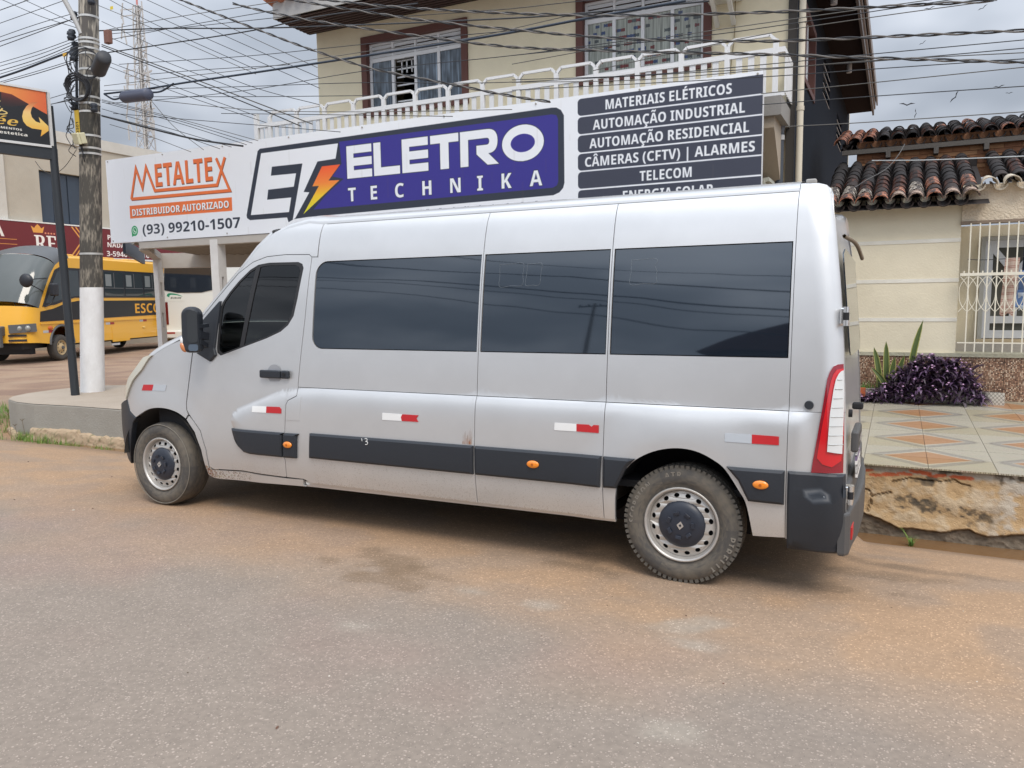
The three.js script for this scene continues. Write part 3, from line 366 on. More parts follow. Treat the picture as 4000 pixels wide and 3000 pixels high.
  // rear doors
  const rd = part(G, 'rear_door', loft(rear, (t, x, y) => y > 2.24 ? 0.06 : lerp(0.012, 0.06, sstep(1.95, 2.24, y)), 40, 3), paint);
  const wz = (y) => 0; const rw = slab(rrect(-1.68, -0.36, 1.33, 1.93, 0.08), 0, 0.012); { const p = rw.attributes.position; for (let i = 0; i < p.count; i++) { const zz = p.getX(i), y = p.getY(i), d = p.getZ(i); p.setXYZ(i, rearX(y) + 0.010 + (y > 1.9 ? 0.3 * (y - 1.9) : 0) + d * 0.6, y, zz); } rw.computeVertexNormals(); } part(rd, 'rear_window', rw, glass);
  part(rd, 'wiper', tube([[0.80, 2.00, -0.42], [0.85, 1.975, -0.6], [0.88, 1.9, -0.85]], 0.012, 10, 5), mat(0.22, 0.18, 0.13, 0.7));
  part(rd, 'handle_bezel', bx(0.875, 0.915, 0.79, 0.91, -0.78, -0.34, 0.015), plasticLight);
  const bt = canvasTex(256, 64, (g, w, h) => { g.fillStyle = '#55514d'; g.fillRect(0, 0, w, h); g.fillStyle = '#c9c6c2'; g.font = 'bold 50px sans-serif'; g.textBaseline = 'middle'; g.textAlign = 'center'; g.fillText('MASTER', w / 2, h / 2); });
  const bd = new THREE.PlaneGeometry(0.30, 0.06); bd.rotateY(Math.PI / 2); bd.translate(0.917, 0.85, -0.56); part(rd, 'badge', bd, mat(1, 1, 1, 0.5, { map: bt }));
  const pt = canvasTex(512, 200, (g, w, h) => { g.fillStyle = '#e4e2de'; g.fillRect(0, 0, w, h); g.fillStyle = '#7d6f8c'; g.fillRect(0, 0, w, 46); g.fillStyle = '#222'; g.font = 'bold 120px sans-serif'; g.textBaseline = 'middle'; g.textAlign = 'center'; g.fillText('QDZ1E77', w / 2, 124); g.strokeStyle = '#333'; g.lineWidth = 6; g.strokeRect(3, 3, w - 6, h - 6); });
  const pl = new THREE.BoxGeometry(0.012, 0.13, 0.40); pl.rotateZ(0.05); pl.translate(0.905, 0.70, -0.60); part(rd, 'number_plate', pl, mat(1, 1, 1, 0.45, { map: pt }));
  part(rd, 'latch_knob', cyl(0.022, 0.022, 0.02, 0.872, 1.02, -0.26, 16, 'x'), black);
  part(rd, 'side_stop', bx(0.865, 0.925, 1.01, 1.05, -0.62, -0.56, 0.012), black);
  for (const y of [1.55, 0.60]) { const h = part(G, 'door_hinge', [bx(rearX(y) - 0.01, rearX(y) + 0.035, y - 0.045, y + 0.045, -0.17, -0.085, 0.008), cyl(0.014, 0.014, 0.10, rearX(y) + 0.02, y, -0.085, 12)], chrome); part(h, 'hinge_pin', cyl(0.0155, 0.0155, 0.04, rearX(y) + 0.02, y, -0.085, 12), black); }
}
// rear bumper beam
{
  const s = [[0.84, -0.03], [0.875, -0.03], [0.897, -0.07], [0.905, -0.25], [0.925, -0.5], [0.935, -1.0], [0.925, -1.5], [0.905, -1.75], [0.897, -1.93], [0.875, -1.97], [0.84, -1.97]];
  const g = new THREE.ExtrudeGeometry(shapeOf(s.map(([x, z]) => [x, -z])), { depth: 0.20, bevelEnabled: true, bevelSize: 0.02, bevelThickness: 0.02, bevelOffset: -0.02, bevelSegments: 3 }); g.rotateX(-Math.PI / 2); g.translate(0, 0.295, 0);
  const b = part(G, 'rear_bumper', g, plasticLight); part(b, 'reflector', bx(0.892, 0.908, 0.35, 0.42, -0.26, -0.12, 0.004), red);
  const s2 = [[0.80, -0.08], [0.868, -0.08], [0.882, -0.12], [0.89, -0.3], [0.895, -1.0], [0.89, -1.7], [0.882, -1.88], [0.80, -1.92]]; const g2 = new THREE.ExtrudeGeometry(shapeOf(s2.map(([x, z]) => [x, -z])), { depth: 0.13, bevelEnabled: true, bevelSize: 0.015, bevelThickness: 0.015, bevelOffset: -0.015, bevelSegments: 2 }); g2.rotateX(-Math.PI / 2); g2.translate(0, 0.50, 0); part(G, 'bumper_step', g2, plasticLight);
}
// ---- lamps, markers, tape
{
  const TL = [[0.764,1.22],[0.775,1.258],[0.791,1.286],[0.811,1.297],[0.85,1.299],[0.854,1.196],[0.854,0.925],[0.856,0.723],[0.701,0.719],[0.708,0.784],[0.726,0.917],[0.744,1.055]];
  const TR = [[0.781,1.207],[0.792,1.245],[0.807,1.269],[0.847,1.276],[0.849,1.196],[0.851,0.925],[0.845,0.788],[0.801,0.754],[0.756,0.767],[0.727,0.799],[0.742,0.932],[0.761,1.07]];
  const TW = [[0.806,1.219],[0.817,1.246],[0.829,1.262],[0.847,1.266],[0.849,1.196],[0.849,1.061],[0.849,0.827],[0.777,0.838],[0.784,1.04],[0.797,1.167]];
  const fix = (p) => p.map(([x, y]) => [Math.min(x, rearX(y) - 0.004), y]);
  const l = part(G, 'tail_lamp', panel(fix(TL), [], { off: 0.010, depth: 0.03 }), mat(0.26, 0.01, 0.02, 0.12, { phys: true, clearcoat: 1 }));
  part(l, 'brake_light', panel(fix(TR), [], { off: 0.014, depth: 0.01, mx: 0.03 }), mat(0.60, 0.012, 0.018, 0.14, { phys: true, clearcoat: 1 }));
  const wl = part(l, 'reversing_light', panel(fix(TW), [], { off: 0.026, depth: 0.02, mx: 0.03 }), mat(0.66, 0.67, 0.66, 0.15, { phys: true, clearcoat: 1 }));
  const ys = TW.map(p => p[1]), y0 = Math.min(...ys), y1 = Math.max(...ys); const ribs = [], ribM = mat(0.5, 0.51, 0.5, 0.3); for (let k = 1; k < 9; k++) { const y = lerp(y0, y1, k / 9), t = (y - y0) / (y1 - y0), xa = lerp(0.775, 0.815, t * t), xb = rearX(y) - 0.012; ribs.push(tube([[xa + 0.006, y, sideZ(xa + 0.006, y) + 0.027], [(xa + xb) / 2, y, sideZ((xa + xb) / 2, y) + 0.027], [xb, y, sideZ(xb, y) + 0.027]], 0.003, 6, 4)); }
  for (const g of ribs) part(l, 'lens_rib', g, ribM);
  const lr = part(G, 'tail_lamp', panel(fix(TL), [], { off: 0.010, depth: 0.03, right: true }), l.material);
  for (const [x, y] of [...[[-2.898,0.619]], ...[[-0.914,0.638]], ...[[0.451,0.64]]]) { const e = new THREE.SphereGeometry(1, 24, 12); e.scale(0.042, 0.024, 0.012); e.translate(x, y, sideZ(x, y) + 0.030); const m = part(G, 'side_marker', e, orange); part(m, 'marker_bulb', cyl(0.008, 0.008, 0.004, x, y, sideZ(x, y) + 0.042, 10, 'z'), mat(0.45, 0.11, 0.01, 0.4)); }
  const T = (w, r, dull) => { const m = part(G, 'reflective_tape', panel(w, [], { off: 0.0035, depth: 0.003, mx: 0.03 }), dull ? mat(0.44, 0.47, 0.50, 0.4) : white); part(m, 'red_half', panel(r, [], { off: 0.0042, depth: 0.003, mx: 0.03 }), red); };
  T([[-4.347,1.007],[-4.203,1.007],[-4.214,0.96],[-4.36,0.958]], [[-4.475,1.002],[-4.347,1.007],[-4.36,0.958],[-4.497,0.953]], true);
  T([[-3.274,0.884],[-3.124,0.888],[-3.124,0.841],[-3.273,0.838]], [[-3.124,0.888],[-2.995,0.891],[-2.977,0.876],[-2.976,0.843],[-3.124,0.841]]);
  T([[-2.067,0.896],[-1.903,0.895],[-1.91,0.87],[-1.906,0.849],[-2.068,0.848]], [[-1.903,0.895],[-1.773,0.895],[-1.79,0.872],[-1.773,0.85],[-1.906,0.849],[-1.914,0.874]]);
  T([[-0.781,0.903],[-0.637,0.903],[-0.636,0.858],[-0.782,0.857]], [[-0.637,0.903],[-0.559,0.904],[-0.54,0.892],[-0.527,0.904],[-0.494,0.904],[-0.494,0.857],[-0.636,0.858]]);
  T([[0.249,0.905],[0.393,0.906],[0.394,0.857],[0.25,0.859]], [...[[0.393,0.906],[0.475,0.905]], ...[[0.534,0.904],[0.535,0.857]], ...[[0.394,0.857]]], true);
  const cp = [[0.678,1.078]][0]; part(G, 'stop_cap', cyl(0.024, 0.022, 0.014, cp[0], cp[1], sideZ(...cp) + 0.006, 20, 'z'), plastic);
  // hand-painted mark on the strip
  const mk = [[-2.197,0.691]][0], mz = sideZ(...mk) + 0.028, k = 0.0011; const W3 = (a) => a.map(([x, y]) => [mk[0] + (x - 975) * k, mk[1] - (y - 490) * k, mz]);
  part(G, 'paint_mark', [tube(W3([[950, 470], [953, 488]]), 0.0022, 2, 4)], white); part(G, 'paint_mark', [tube(W3([[975, 472], [990, 470], [992, 482], [980, 488], [996, 492], [994, 505], [978, 508]]), 0.0026, 20, 4)], white);
  // old sticker outlines on the glass
  const sq = (f) => { const p = f.map(([x, y]) => [x, y, sideZ(x, y) - 0.0055]); return tube([...p, p[0]].flatMap((a, i, q) => i + 1 < q.length ? [a, [lerp(a[0], q[i + 1][0], 0.5), lerp(a[1], q[i + 1][1], 0.5), lerp(a[2], q[i + 1][2], 0.5)]] : [a]), 0.0008, 60, 4); };
  const film = mat(0.22, 0.25, 0.28, 0.6);
  part(G, 'sticker_outline', [sq([[-1.086,1.128]].length ? [[-1.22,1.888],[-1.052,1.889],[-1.052,1.753],[-1.213,1.745]] : [])], film); part(G, 'sticker_outline', [sq([[-1.024,1.885],[-0.925,1.885],[-0.93,1.762],[-0.94,1.749],[-1.028,1.75]])], film); part(G, 'sticker_outline', [sq([[-0.341,1.887],[-0.193,1.889],[-0.183,1.875],[-0.198,1.85],[-0.185,1.816],[-0.185,1.747],[-0.342,1.742]])], film);
}
// rust and road dirt with their own ragged outlines
{
  const decal = (name, out, draw) => { const g = panel(out, [], { off: 0.0022, depth: 0.001, mx: 0.03 }), u = g.attributes.uv, xs = out.map(p => p[0]), ys = out.map(p => p[1]), a = Math.min(...xs), b = Math.max(...xs), c = Math.min(...ys), d = Math.max(...ys), p = g.attributes.position; for (let i = 0; i < u.count; i++) u.setXY(i, (p.getX(i) - a) / (b - a), (p.getY(i) - c) / (d - c)); const t = canvasTex(512, 128, draw); part(G, name, g, mat(1, 1, 1, 0.9, { map: t, transparent: true })); };
  const r = rng(61);
  decal('rust_drip', rect(X1 - 0.12, X1 - 0.01, 0.725, 0.86), (g, w, h) => { for (let k = 0; k < 26; k++) { const x = w * (0.3 + 0.6 * r()), L = h * (0.15 + 0.75 * Math.pow(r(), 2)); g.fillStyle = `rgba(165,105,55,${0.10 + 0.22 * r()})`; g.beginPath(); g.ellipse(x, h - L * 0.4, 6 + 16 * r(), L * 0.5, 0, 0, 7); g.fill(); } });
  const splash = (g, w, h, n) => { for (let k = 0; k < n; k++) { const y = h * (1 - Math.pow(r(), 2.2)), q = 0.6 + 1.6 * Math.pow(r(), 3); g.fillStyle = `rgba(${150 + 40 * r()},${122 + 30 * r()},${95 + 20 * r()},${0.06 + 0.14 * r()})`; g.beginPath(); g.ellipse(r() * w, y, q * 0.7, q * 1.1, 0, 0, 7); g.fill(); } };
  decal('mud_spatter', rect(-2.70, X1 - 0.01, 0.337, 0.525), (g, w, h) => splash(g, w, h, 5000)); decal('mud_spatter', rect(X1 + 0.01, X2 - 0.01, 0.337, 0.525), (g, w, h) => splash(g, w, h, 4000)); decal('mud_spatter', rect(X3 - 0.18, X3 - 0.01, 0.345, 0.53), (g, w, h) => splash(g, w, h, 2500)); decal('mud_spatter', rect(-3.55, -3.02, 0.36, 0.50), (g, w, h) => splash(g, w, h, 3500));
  decal('sill_rust', [[-3.826,0.377],[-3.779,0.362],[-3.745,0.342],[-3.338,0.356],[-3.353,0.297],[-3.704,0.275],[-3.768,0.281],[-3.811,0.304]], (g, w, h) => { for (let k = 0; k < 420; k++) { const x = w * Math.pow(r(), 2.2); g.fillStyle = r() < 0.6 ? `rgba(120,62,30,${0.25 + 0.4 * r()})` : `rgba(196,186,160,${0.3 + 0.4 * r()})`; g.beginPath(); g.ellipse(x, h * r(), 2 + 12 * r() * (1 - x / w), 2 + 5 * r(), r() * 3, 0, 7); g.fill(); } });
}
// headlight peeping past the wing
for (const right of [false, true]) { const e = hoodLine.slice(3), f = e.map(([x, y], i) => [x - 0.075 * Math.sin((i + 0.6) / (e.length) * Math.PI) - 0.01, y + 0.012 * Math.sin(i / (e.length - 1) * Math.PI)]).reverse(); part(G, 'headlight', panel([...e, ...f], [], { off: 0.016, depth: 0.04, right, mx: 0.03 }), mat(0.62, 0.60, 0.50, 0.1, { phys: true, clearcoat: 1 })); }
// ---- mirror
for (const right of [false, true]) {
  const sail = panel([...[[-3.662,1.262],[-3.725,1.209],[-3.873,1.271],[-3.844,1.288],[-3.85,1.455],[-3.851,1.506],[-3.653,1.679],[-3.638,1.679],[-3.665,1.449],[-3.681,1.312]]], [], { off: 0.02, depth: 0.035, ch: 0.008, right });
  const m = part(G, 'mirror_base', sail, plastic);
  const c = [[-3.71,1.462]][0], q = (z) => right ? -2 - z : z; const cx = c[0], cy = c[1];
  const hs = new THREE.Shape(rrect(-0.064, 0.064, -0.172, 0.168, [0.05, 0.035, 0.06, 0.062], 8).map(p => new THREE.Vector2(...p))); const hg = new THREE.ExtrudeGeometry(hs, { depth: 0.05, bevelEnabled: true, bevelSize: 0.025, bevelThickness: 0.045, bevelOffset: -0.02, bevelSegments: 4, curveSegments: 6 });
  const B = new THREE.Matrix4().makeRotationY(right ? 0.9 : 0.55); hg.translate(0, 0, -0.06); hg.applyMatrix4(B); hg.translate(cx, cy, q(0.15));
  const hd = part(m, 'mirror_housing', hg, plastic);
  const at = (pts) => pts; const gg = slab(rrect(-0.018, 0.058, -0.10, 0.14, 0.025), 0.036, 0.040); gg.applyMatrix4(B); gg.translate(cx, cy, q(0.15)); part(hd, 'mirror_glass', gg, mat(0.05, 0.055, 0.06, 0.06, { phys: true }));
  const g2 = slab(rrect(-0.012, 0.058, -0.162, -0.112, 0.016), 0.036, 0.040); g2.applyMatrix4(B); g2.translate(cx, cy, q(0.15)); part(hd, 'wide_glass', g2, mat(0.10, 0.13, 0.17, 0.05, { phys: true }));
  const ind = new THREE.SphereGeometry(1, 16, 12); ind.scale(0.024, 0.042, 0.026); ind.applyMatrix4(new THREE.Matrix4().makeRotationZ(0.35)); ind.translate(-0.055, -0.132, 0.012); ind.applyMatrix4(B); ind.translate(cx, cy, q(0.15)); part(hd, 'indicator', ind, mat(0.62, 0.22, 0.08, 0.2, { phys: true, clearcoat: 1 }));
  const in2 = new THREE.SphereGeometry(1, 16, 12); in2.scale(0.021, 0.034, 0.022); in2.applyMatrix4(new THREE.Matrix4().makeRotationZ(0.2)); in2.translate(-0.060, -0.088, 0.010); in2.applyMatrix4(B); in2.translate(cx, cy, q(0.15)); part(hd, 'indicator_lens', in2, mat(0.75, 0.75, 0.74, 0.15, { phys: true, clearcoat: 1 }));
  const e0 = [[-3.716,1.492],[-3.72,1.406],[-3.733,1.334]]; e0.forEach(([x, y], i) => part(m, 'mirror_arm', bar([x, y, q(0)], [cx + 0.04, lerp(cy, y, 0.7), q(0.13)], 0.05, [0.028, 0.055, 0.035][i]), plastic));
}
// ---- wheels
const tyreTex = dataTex(512, (u, v) => { const n = fbm(u * 4, v * 8, 6, 8), m = fbm(u * 20 + 3, v * 40, 4, 40); const d = sstep(0.3, 0.75, n * 0.6 + m * 0.4); return [lerp(0.16, 0.33, d), lerp(0.15, 0.285, d), lerp(0.14, 0.225, d)]; });
const tyreM = mat(0.42, 0.42, 0.42, 0.85, { map: tyreTex }), rimM = mat(0.56, 0.54, 0.51, 0.42, { metalness: 0.55, map: mottle }), capM = mat(0.022, 0.027, 0.04, 0.4), dirtLip = mat(0.30, 0.26, 0.21, 0.9);
const font = await new FontLoader().loadAsync('fonts/droid/droid_sans_bold.typeface.json');
function wheel(name, x, zc, outward, lugs, deep) {
  const w = new THREE.Group(); w.name = name; w.position.set(x, 0.345, zc); if (outward < 0) w.rotation.y = Math.PI; G.add(w);
  const ax = (g) => g.rotateX(Math.PI / 2); // lathe axis to z; profile second value runs outward
  const tg = ax(lathe([[0.212, -0.20], [0.25, -0.222], [0.30, -0.226], [0.33, -0.208], [0.343, -0.18], [0.345, -0.12], [0.345, -0.06], [0.341, -0.035], [0.333, -0.014], [0.322, -0.004], [0.308, 0.006], [0.285, 0.012], [0.262, 0.011], [0.243, 0.003], [0.232, -0.006], [0.224, -0.006], [0.216, -0.012]], 96)); 
  { const p = tg.attributes.position, u = tg.attributes.uv; for (let i = 0; i < p.count; i++) { const a = Math.atan2(p.getY(i), p.getX(i)); u.setXY(i, a * 0.5, Math.hypot(p.getX(i), p.getY(i)) * 2 + p.getZ(i) * 2); } for (let i = 0; i < p.count; i++) { const X = p.getX(i), Y = p.getY(i); if (Y < -0.338) p.setY(i, -0.345 + ( -0.338 - Y) * 0.0 + 0.0); } }
  tg.computeVertexNormals(); const ty = part(w, 'tyre', tg, tyreM);
  if (lugs) { const L = []; for (let k = 0; k < 66; k++) { const a = k / 66 * Math.PI * 2; const b = box(0.020, 0.024, 0.03, 0, 0.334, -0.022); b.rotateZ(a); L.push(b); const c = box(0.018, 0.012, 0.04, 0, 0.341, -0.085); c.rotateZ(a + 0.03); L.push(c); } part(ty, 'tread_lugs', L, mat(0.105, 0.095, 0.08, 0.9));
    const word = (t, mid, r, size, flip) => { const gl = []; let adv = 0; const cs = [...t].map(ch => { const g = ch === ' ' ? null : new TextGeometry(ch, { font, size, depth: 0.003, curveSegments: 3 }); let wd = size * 0.4; if (g) { g.computeBoundingBox(); wd = g.boundingBox.max.x + size * 0.16; } const o = [g, adv, wd]; adv += wd; return o; }); for (const [g, a0, wd] of cs) { if (!g) continue; g.translate(-wd / 2, flip ? 0 : 0, 0); const th = mid - (a0 + wd / 2 - adv / 2) / r; g.translate(0, r, 0.008); g.rotateZ(th); gl.push(g); } return merge(gl); };
    part(ty, 'sidewall_letters', [word('SCORPION', 1.15, 0.275, 0.034), word('ATR', 0.16, 0.278, 0.034), word('PIRELLI', -2.1, 0.277, 0.040)], mat(0.20, 0.18, 0.15, 0.85)); }
  else { part(ty, 'sidewall_ring', ax(new THREE.TorusGeometry(0.327, 0.004, 6, 80).rotateX(Math.PI / 2)), mat(0.20, 0.18, 0.15, 0.9)); }
  const d = deep; // how far the disc sits inside the rim lip
  const rim = part(w, 'rim', ax(lathe([[0.217, -0.20], [0.217, -0.012], [0.221, -0.002], [0.217, 0.004], [0.208, 0.002], [0.202, -0.008], [0.200, -0.02], [0.197, -0.03], [0.193, -d - 0.008]], 72)), rimM);
  const holes = []; for (let k = 0; k < 16; k++) { const a = (k + 0.5) / 16 * Math.PI * 2, h = []; for (let q = 0; q < 12; q++) { const b = q / 12 * Math.PI * 2; const rx = 0.0125 * Math.cos(b), tx = 0.0165 * Math.sin(b); h.push([Math.cos(a) * (0.171 + rx) - Math.sin(a) * tx, Math.sin(a) * (0.171 + rx) + Math.cos(a) * tx]); } holes.push(h); }
  const ring = Array.from({ length: 72 }, (_, k) => [0.193 * Math.cos(k / 72 * 2 * Math.PI), 0.193 * Math.sin(k / 72 * 2 * Math.PI)]), inner = Array.from({ length: 48 }, (_, k) => [0.05 * Math.cos(-k / 48 * 2 * Math.PI), 0.05 * Math.sin(-k / 48 * 2 * Math.PI)]);
  const dg = slab(ring, 0, 0.005, [...holes, inner]); { const p = dg.attributes.position; for (let i = 0; i < p.count; i++) { const r = Math.hypot(p.getX(i), p.getY(i)); p.setZ(i, p.getZ(i) - d + 0.010 * sstep(0.187, 0.15, r) - 0.006 * sstep(0.18, 0.193, r)); } dg.computeVertexNormals(); }
  part(rim, 'wheel_disc', dg, rimM); part(rim, 'wheel_back', cyl(0.20, 0.20, 0.01, 0, 0, -d - 0.035, 40, 'z'), black);
  const cap = part(w, 'hub_cap', ax(lathe([[0.0001, 0.028], [0.035, 0.028], [0.068, 0.025], [0.105, 0.018], [0.13, 0.006], [0.140, -0.012], [0.142, -0.03]], 56)).translate(0, 0, -d + 0.02), capM);
  const fl = []; for (let k = 0; k < 7; k++) { const a = k / 7 * 2 * Math.PI + 0.3; const b = box(0.034, 0.02, 0.008, 0, 0.073, 0, 0.003); b.rotateX(0.16); b.rotateZ(a); b.translate(0, 0, -d + 0.041); fl.push(b); const c = bar([-0.026, 0.098, 0.036], [-0.008, 0.088, 0.0385], 0.005, 0.005); c.rotateZ(a); c.translate(0, 0, -d); fl.push(c); } part(cap, 'cap_ridges', fl, capM);
  const dm = (s, t) => [[0, s * 1.32], [s, s * 0.12 + 0.0], [s, -s * 0.12], [0, -s * 1.32], [-s, -s * 0.12], [-s, s * 0.12]].map(([a, b]) => [a * t, b * t]); const em = slab(dm(0.019, 1), 0, 0.006, [dm(0.008, 1).reverse()]); em.rotateZ(-0.12); em.translate(0, 0, -d + 0.047); part(cap, 'emblem', em, chrome);
  return w;
}
wheel('wheel', -4.332, -0.045, 1, false, 0.030); wheel('wheel', 0, -0.045, 1, true, 0.030); wheel('wheel', -4.332, -1.955, -1, false, 0.066); wheel('wheel', 0, -1.955, -1, true, 0.04);
// wheel-arch liners, underside, cab interior
for (const [x, z] of [[-4.33, 0], [0, 0], [-4.33, 1], [0, 1]]) { const g = new THREE.CylinderGeometry(0.455, 0.455, 0.40, 40, 1, true, -Math.PI * 0.47, Math.PI * 0.94); g.rotateX(Math.PI / 2); g.rotateZ(Math.PI); g.translate(x, 0.36, z ? -1.77 : -0.245); const l = part(G, 'wheel_arch_liner', g, mat(0.05, 0.046, 0.042, 0.95)); if (x === 0) { const rb = []; for (let k = -3; k <= 3; k++) { const b = box(0.035, 0.012, 0.36, 0, 0.448, 0); b.rotateZ(k * 0.2 - 0.25); b.translate(x, 0.36, z ? -1.77 : -0.245); rb.push(b); } part(l, 'liner_ribs', rb, mat(0.03, 0.028, 0.027, 0.95)); } part(l, 'liner_back', bx(x - 0.44, x + 0.44, 0.34, 0.80, z ? -1.56 : -0.45, z ? -1.55 : -0.44), black); }
part(G, 'underbody', [bx(-3.72, -0.50, 0.30, 0.36, -1.90, -0.10), bx(-5.0, 0.85, 0.42, 0.50, -1.56, -0.44), bx(-3.6, 0.7, 0.20, 0.30, -1.45, -0.55)], black);
part(G, 'axle', cyl(0.05, 0.05, 1.6, 0, 0.33, -1, 12, 'z'), black);
part(G, 'cab_floor', [bx(-4.5, 0.7, 0.52, 0.56, -1.86, -0.14), bx(-4.45, -4.05, 0.56, 1.26, -1.86, -0.14), bx(-2.70, -2.66, 0.5, 2.15, -1.80, -0.2)], dark);
part(G, 'dashboard', bx(-4.35, -3.9, 0.95, 1.30, -1.85, -0.16, 0.08), mat(0.05, 0.05, 0.052, 0.8));
part(G, 'steering_wheel', (() => { const g = new THREE.TorusGeometry(0.19, 0.016, 8, 32); g.rotateY(Math.PI / 2); g.rotateZ(-0.6); g.translate(-3.72, 1.24, -0.58); return [g, bar([-3.72, 1.24, -0.58], [-3.95, 1.1, -0.58], 0.04, 0.04), bar([-3.74, 1.24, -0.76], [-3.74, 1.24, -0.4], 0.03, 0.02)]; })(), rubber);
for (const z of [-0.55, -1.1, -1.5]) part(G, 'seat', [bx(-3.35, -2.88, 0.86, 1.02, z - 0.22, z + 0.22, 0.05), (() => { const g = box(0.13, 0.72, 0.44, 0, 0.36, 0, 0.05); g.rotateZ(-0.18); g.translate(-2.95, 0.98, z); return g; })(), (() => { const g = box(0.10, 0.20, 0.26, 0, 0, 0, 0.04); g.translate(-2.80, 1.80, z); return g; })()], mat(0.07, 0.07, 0.078, 0.9));
part(G, 'antenna_base', box(0.06, 0.03, 0.05, 0.60, 2.345, -0.62, 0.01), mat(0.35, 0.34, 0.32, 0.6));
}


// =====================================================================  LONG SHOP SIGN
const SZ = -5.2, SX0 = -11.57, SX1 = -0.375, SY0 = 2.742, SY1 = 4.19;
{
  const tex = canvasTex(2048, 266, (g, W, H) => {
    const X = (x) => (x - SX0) / (SX1 - SX0) * W, Y = (y) => (SY1 - y) / (SY1 - SY0) * H;
    const poly = (pts, fill) => { g.beginPath(); pts.forEach(([x, y], i) => i ? g.lineTo(X(x), Y(y)) : g.moveTo(X(x), Y(y))); g.closePath(); if (fill) { g.fillStyle = fill; g.fill(); } };
    const fit = (s, x0, x1, yt, yb, col, shadow) => { const h = Math.abs(Y(yb) - Y(yt)); g.font = `bold ${h / 0.73}px sans-serif`; g.textBaseline = 'alphabetic'; g.textAlign = 'left'; const w = g.measureText(s).width; g.save(); g.translate(X(x0), Y(yb)); g.scale((X(x1) - X(x0)) / w, 1); if (shadow) { g.fillStyle = shadow; g.fillText(s, 1.5, 2.5); } g.fillStyle = col; g.fillText(s, 0, 0); g.restore(); };
    g.fillStyle = '#e9edf2'; g.fillRect(0, 0, W, H);
    const OR = '#e8743b', DK = '#2d3442';
    // METALTEX
    const m = [[-10.968,3.48],[-10.806,3.989],[-10.672,3.647],[-10.552,3.989],[-10.369,3.58],[-8.911,3.564],[-8.709,3.988]], m2 = [[-8.901,3.989],[-8.637,3.458],[-10.968,3.48]];
    for (const [dx, c] of [[2, '#6b3a22'], [0, OR]]) { g.strokeStyle = c; g.lineWidth = 9; g.lineJoin = 'miter'; g.save(); g.translate(dx, dx); for (const L of [m, m2]) { g.beginPath(); L.forEach(([x, y], i) => i ? g.lineTo(X(x), Y(y)) : g.moveTo(X(x), Y(y))); g.stroke(); } g.restore(); }
    const et = [[-10.375,3.645],[-8.97,3.627],[-10.333,4.02]]; fit('ETALTE', et[0][0], et[1][0], et[2][1], et[0][1], OR, '#6b3a22');
    poly([[-11.027,3.365],[-8.6,3.348],[-8.604,3.134],[-11.028,3.147]], OR);
    const da = [[-10.984,3.19],[-8.664,3.178],[-10.97,3.302]]; fit('DISTRIBUIDOR AUTORIZADO', da[0][0], da[1][0], da[2][1], da[0][1], '#eef1f4', '#5d4a44');
    const ph = [[-10.745,2.84],[-8.437,2.824],[-10.716,3.007]]; fit('(93) 99210-1507', ph[0][0], ph[1][0], ph[2][1] + 0.02, ph[0][1] + 0.015, DK);
    const wc = [[-10.936,2.931],[-10.813,2.937]][0], R = 15; g.fillStyle = '#179a5c'; g.beginPath(); g.ellipse(X(wc[0]), Y(wc[1]), R, R + 1, 0, 0, 7); g.fill(); g.beginPath(); g.moveTo(X(wc[0]) - 14, Y(wc[1]) + 2); g.lineTo(X(wc[0]) - 14, Y(wc[1]) + 18); g.lineTo(X(wc[0]) + 2, Y(wc[1]) + 14); g.fill();
    g.strokeStyle = '#eef3f0'; g.lineWidth = 2; g.beginPath(); g.ellipse(X(wc[0]), Y(wc[1]) - 0.5, 9.5, 10, 0, 0, 7); g.stroke(); g.lineWidth = 3.2; g.beginPath(); g.moveTo(X(wc[0]) - 4, Y(wc[1]) - 5); g.quadraticCurveTo(X(wc[0]) - 3, Y(wc[1]) + 4, X(wc[0]) + 5, Y(wc[1]) + 4); g.stroke();
    // ELETRO TECHNIKA
    poly([[-8.002,4.014],[-7.952,4.046],[-2.981,4.085],[-2.918,4.079],[-2.856,4.042],[-2.816,3.972],[-2.814,3.134],[-2.832,3.068],[-2.885,3.015],[-2.97,2.986],[-7.045,2.945],[-7.33,2.928],[-7.438,2.888],[-7.464,2.963],[-8.231,2.964],[-8.294,2.999],[-8.3,3.047]], DK);
    poly([[-6.402,3.999],[-2.982,4.002],[-2.919,3.986],[-2.896,3.934],[-2.9,3.15],[-2.92,3.104],[-2.979,3.081],[-6.937,3.05],[-6.65,3.273],[-6.344,3.459],[-6.553,3.509],[-6.375,3.691]], '#352f8a');
    poly([[-7.932,3.977],[-6.423,3.979],[-6.478,3.762],[-6.821,3.752],[-7.113,3.324],[-7.002,3.311],[-7.299,2.942],[-7.352,2.922],[-7.113,3.749],[-7.723,3.752],[-7.753,3.619],[-7.245,3.614],[-7.302,3.417],[-7.822,3.409],[-7.853,3.258],[-7.362,3.259],[-7.42,3.041],[-8.21,3.041]], '#e9edf2');
    const bolt = [[-6.744,3.679],[-6.381,3.681],[-6.612,3.463],[-6.401,3.453],[-7.163,2.968],[-6.826,3.386],[-6.948,3.39]]; g.save(); poly(bolt, '#fff'); g.clip(); const gr = g.createLinearGradient(0, Y(bolt[0][1]), 0, Y(bolt[4][1])); gr.addColorStop(0, '#ee5a30'); gr.addColorStop(0.35, '#f0883a'); gr.addColorStop(0.6, '#efc42f'); gr.addColorStop(1, '#d9e02a'); g.fillStyle = gr; g.fillRect(0, 0, W, H); g.restore(); poly(bolt); g.strokeStyle = DK; g.lineWidth = 2; g.stroke();
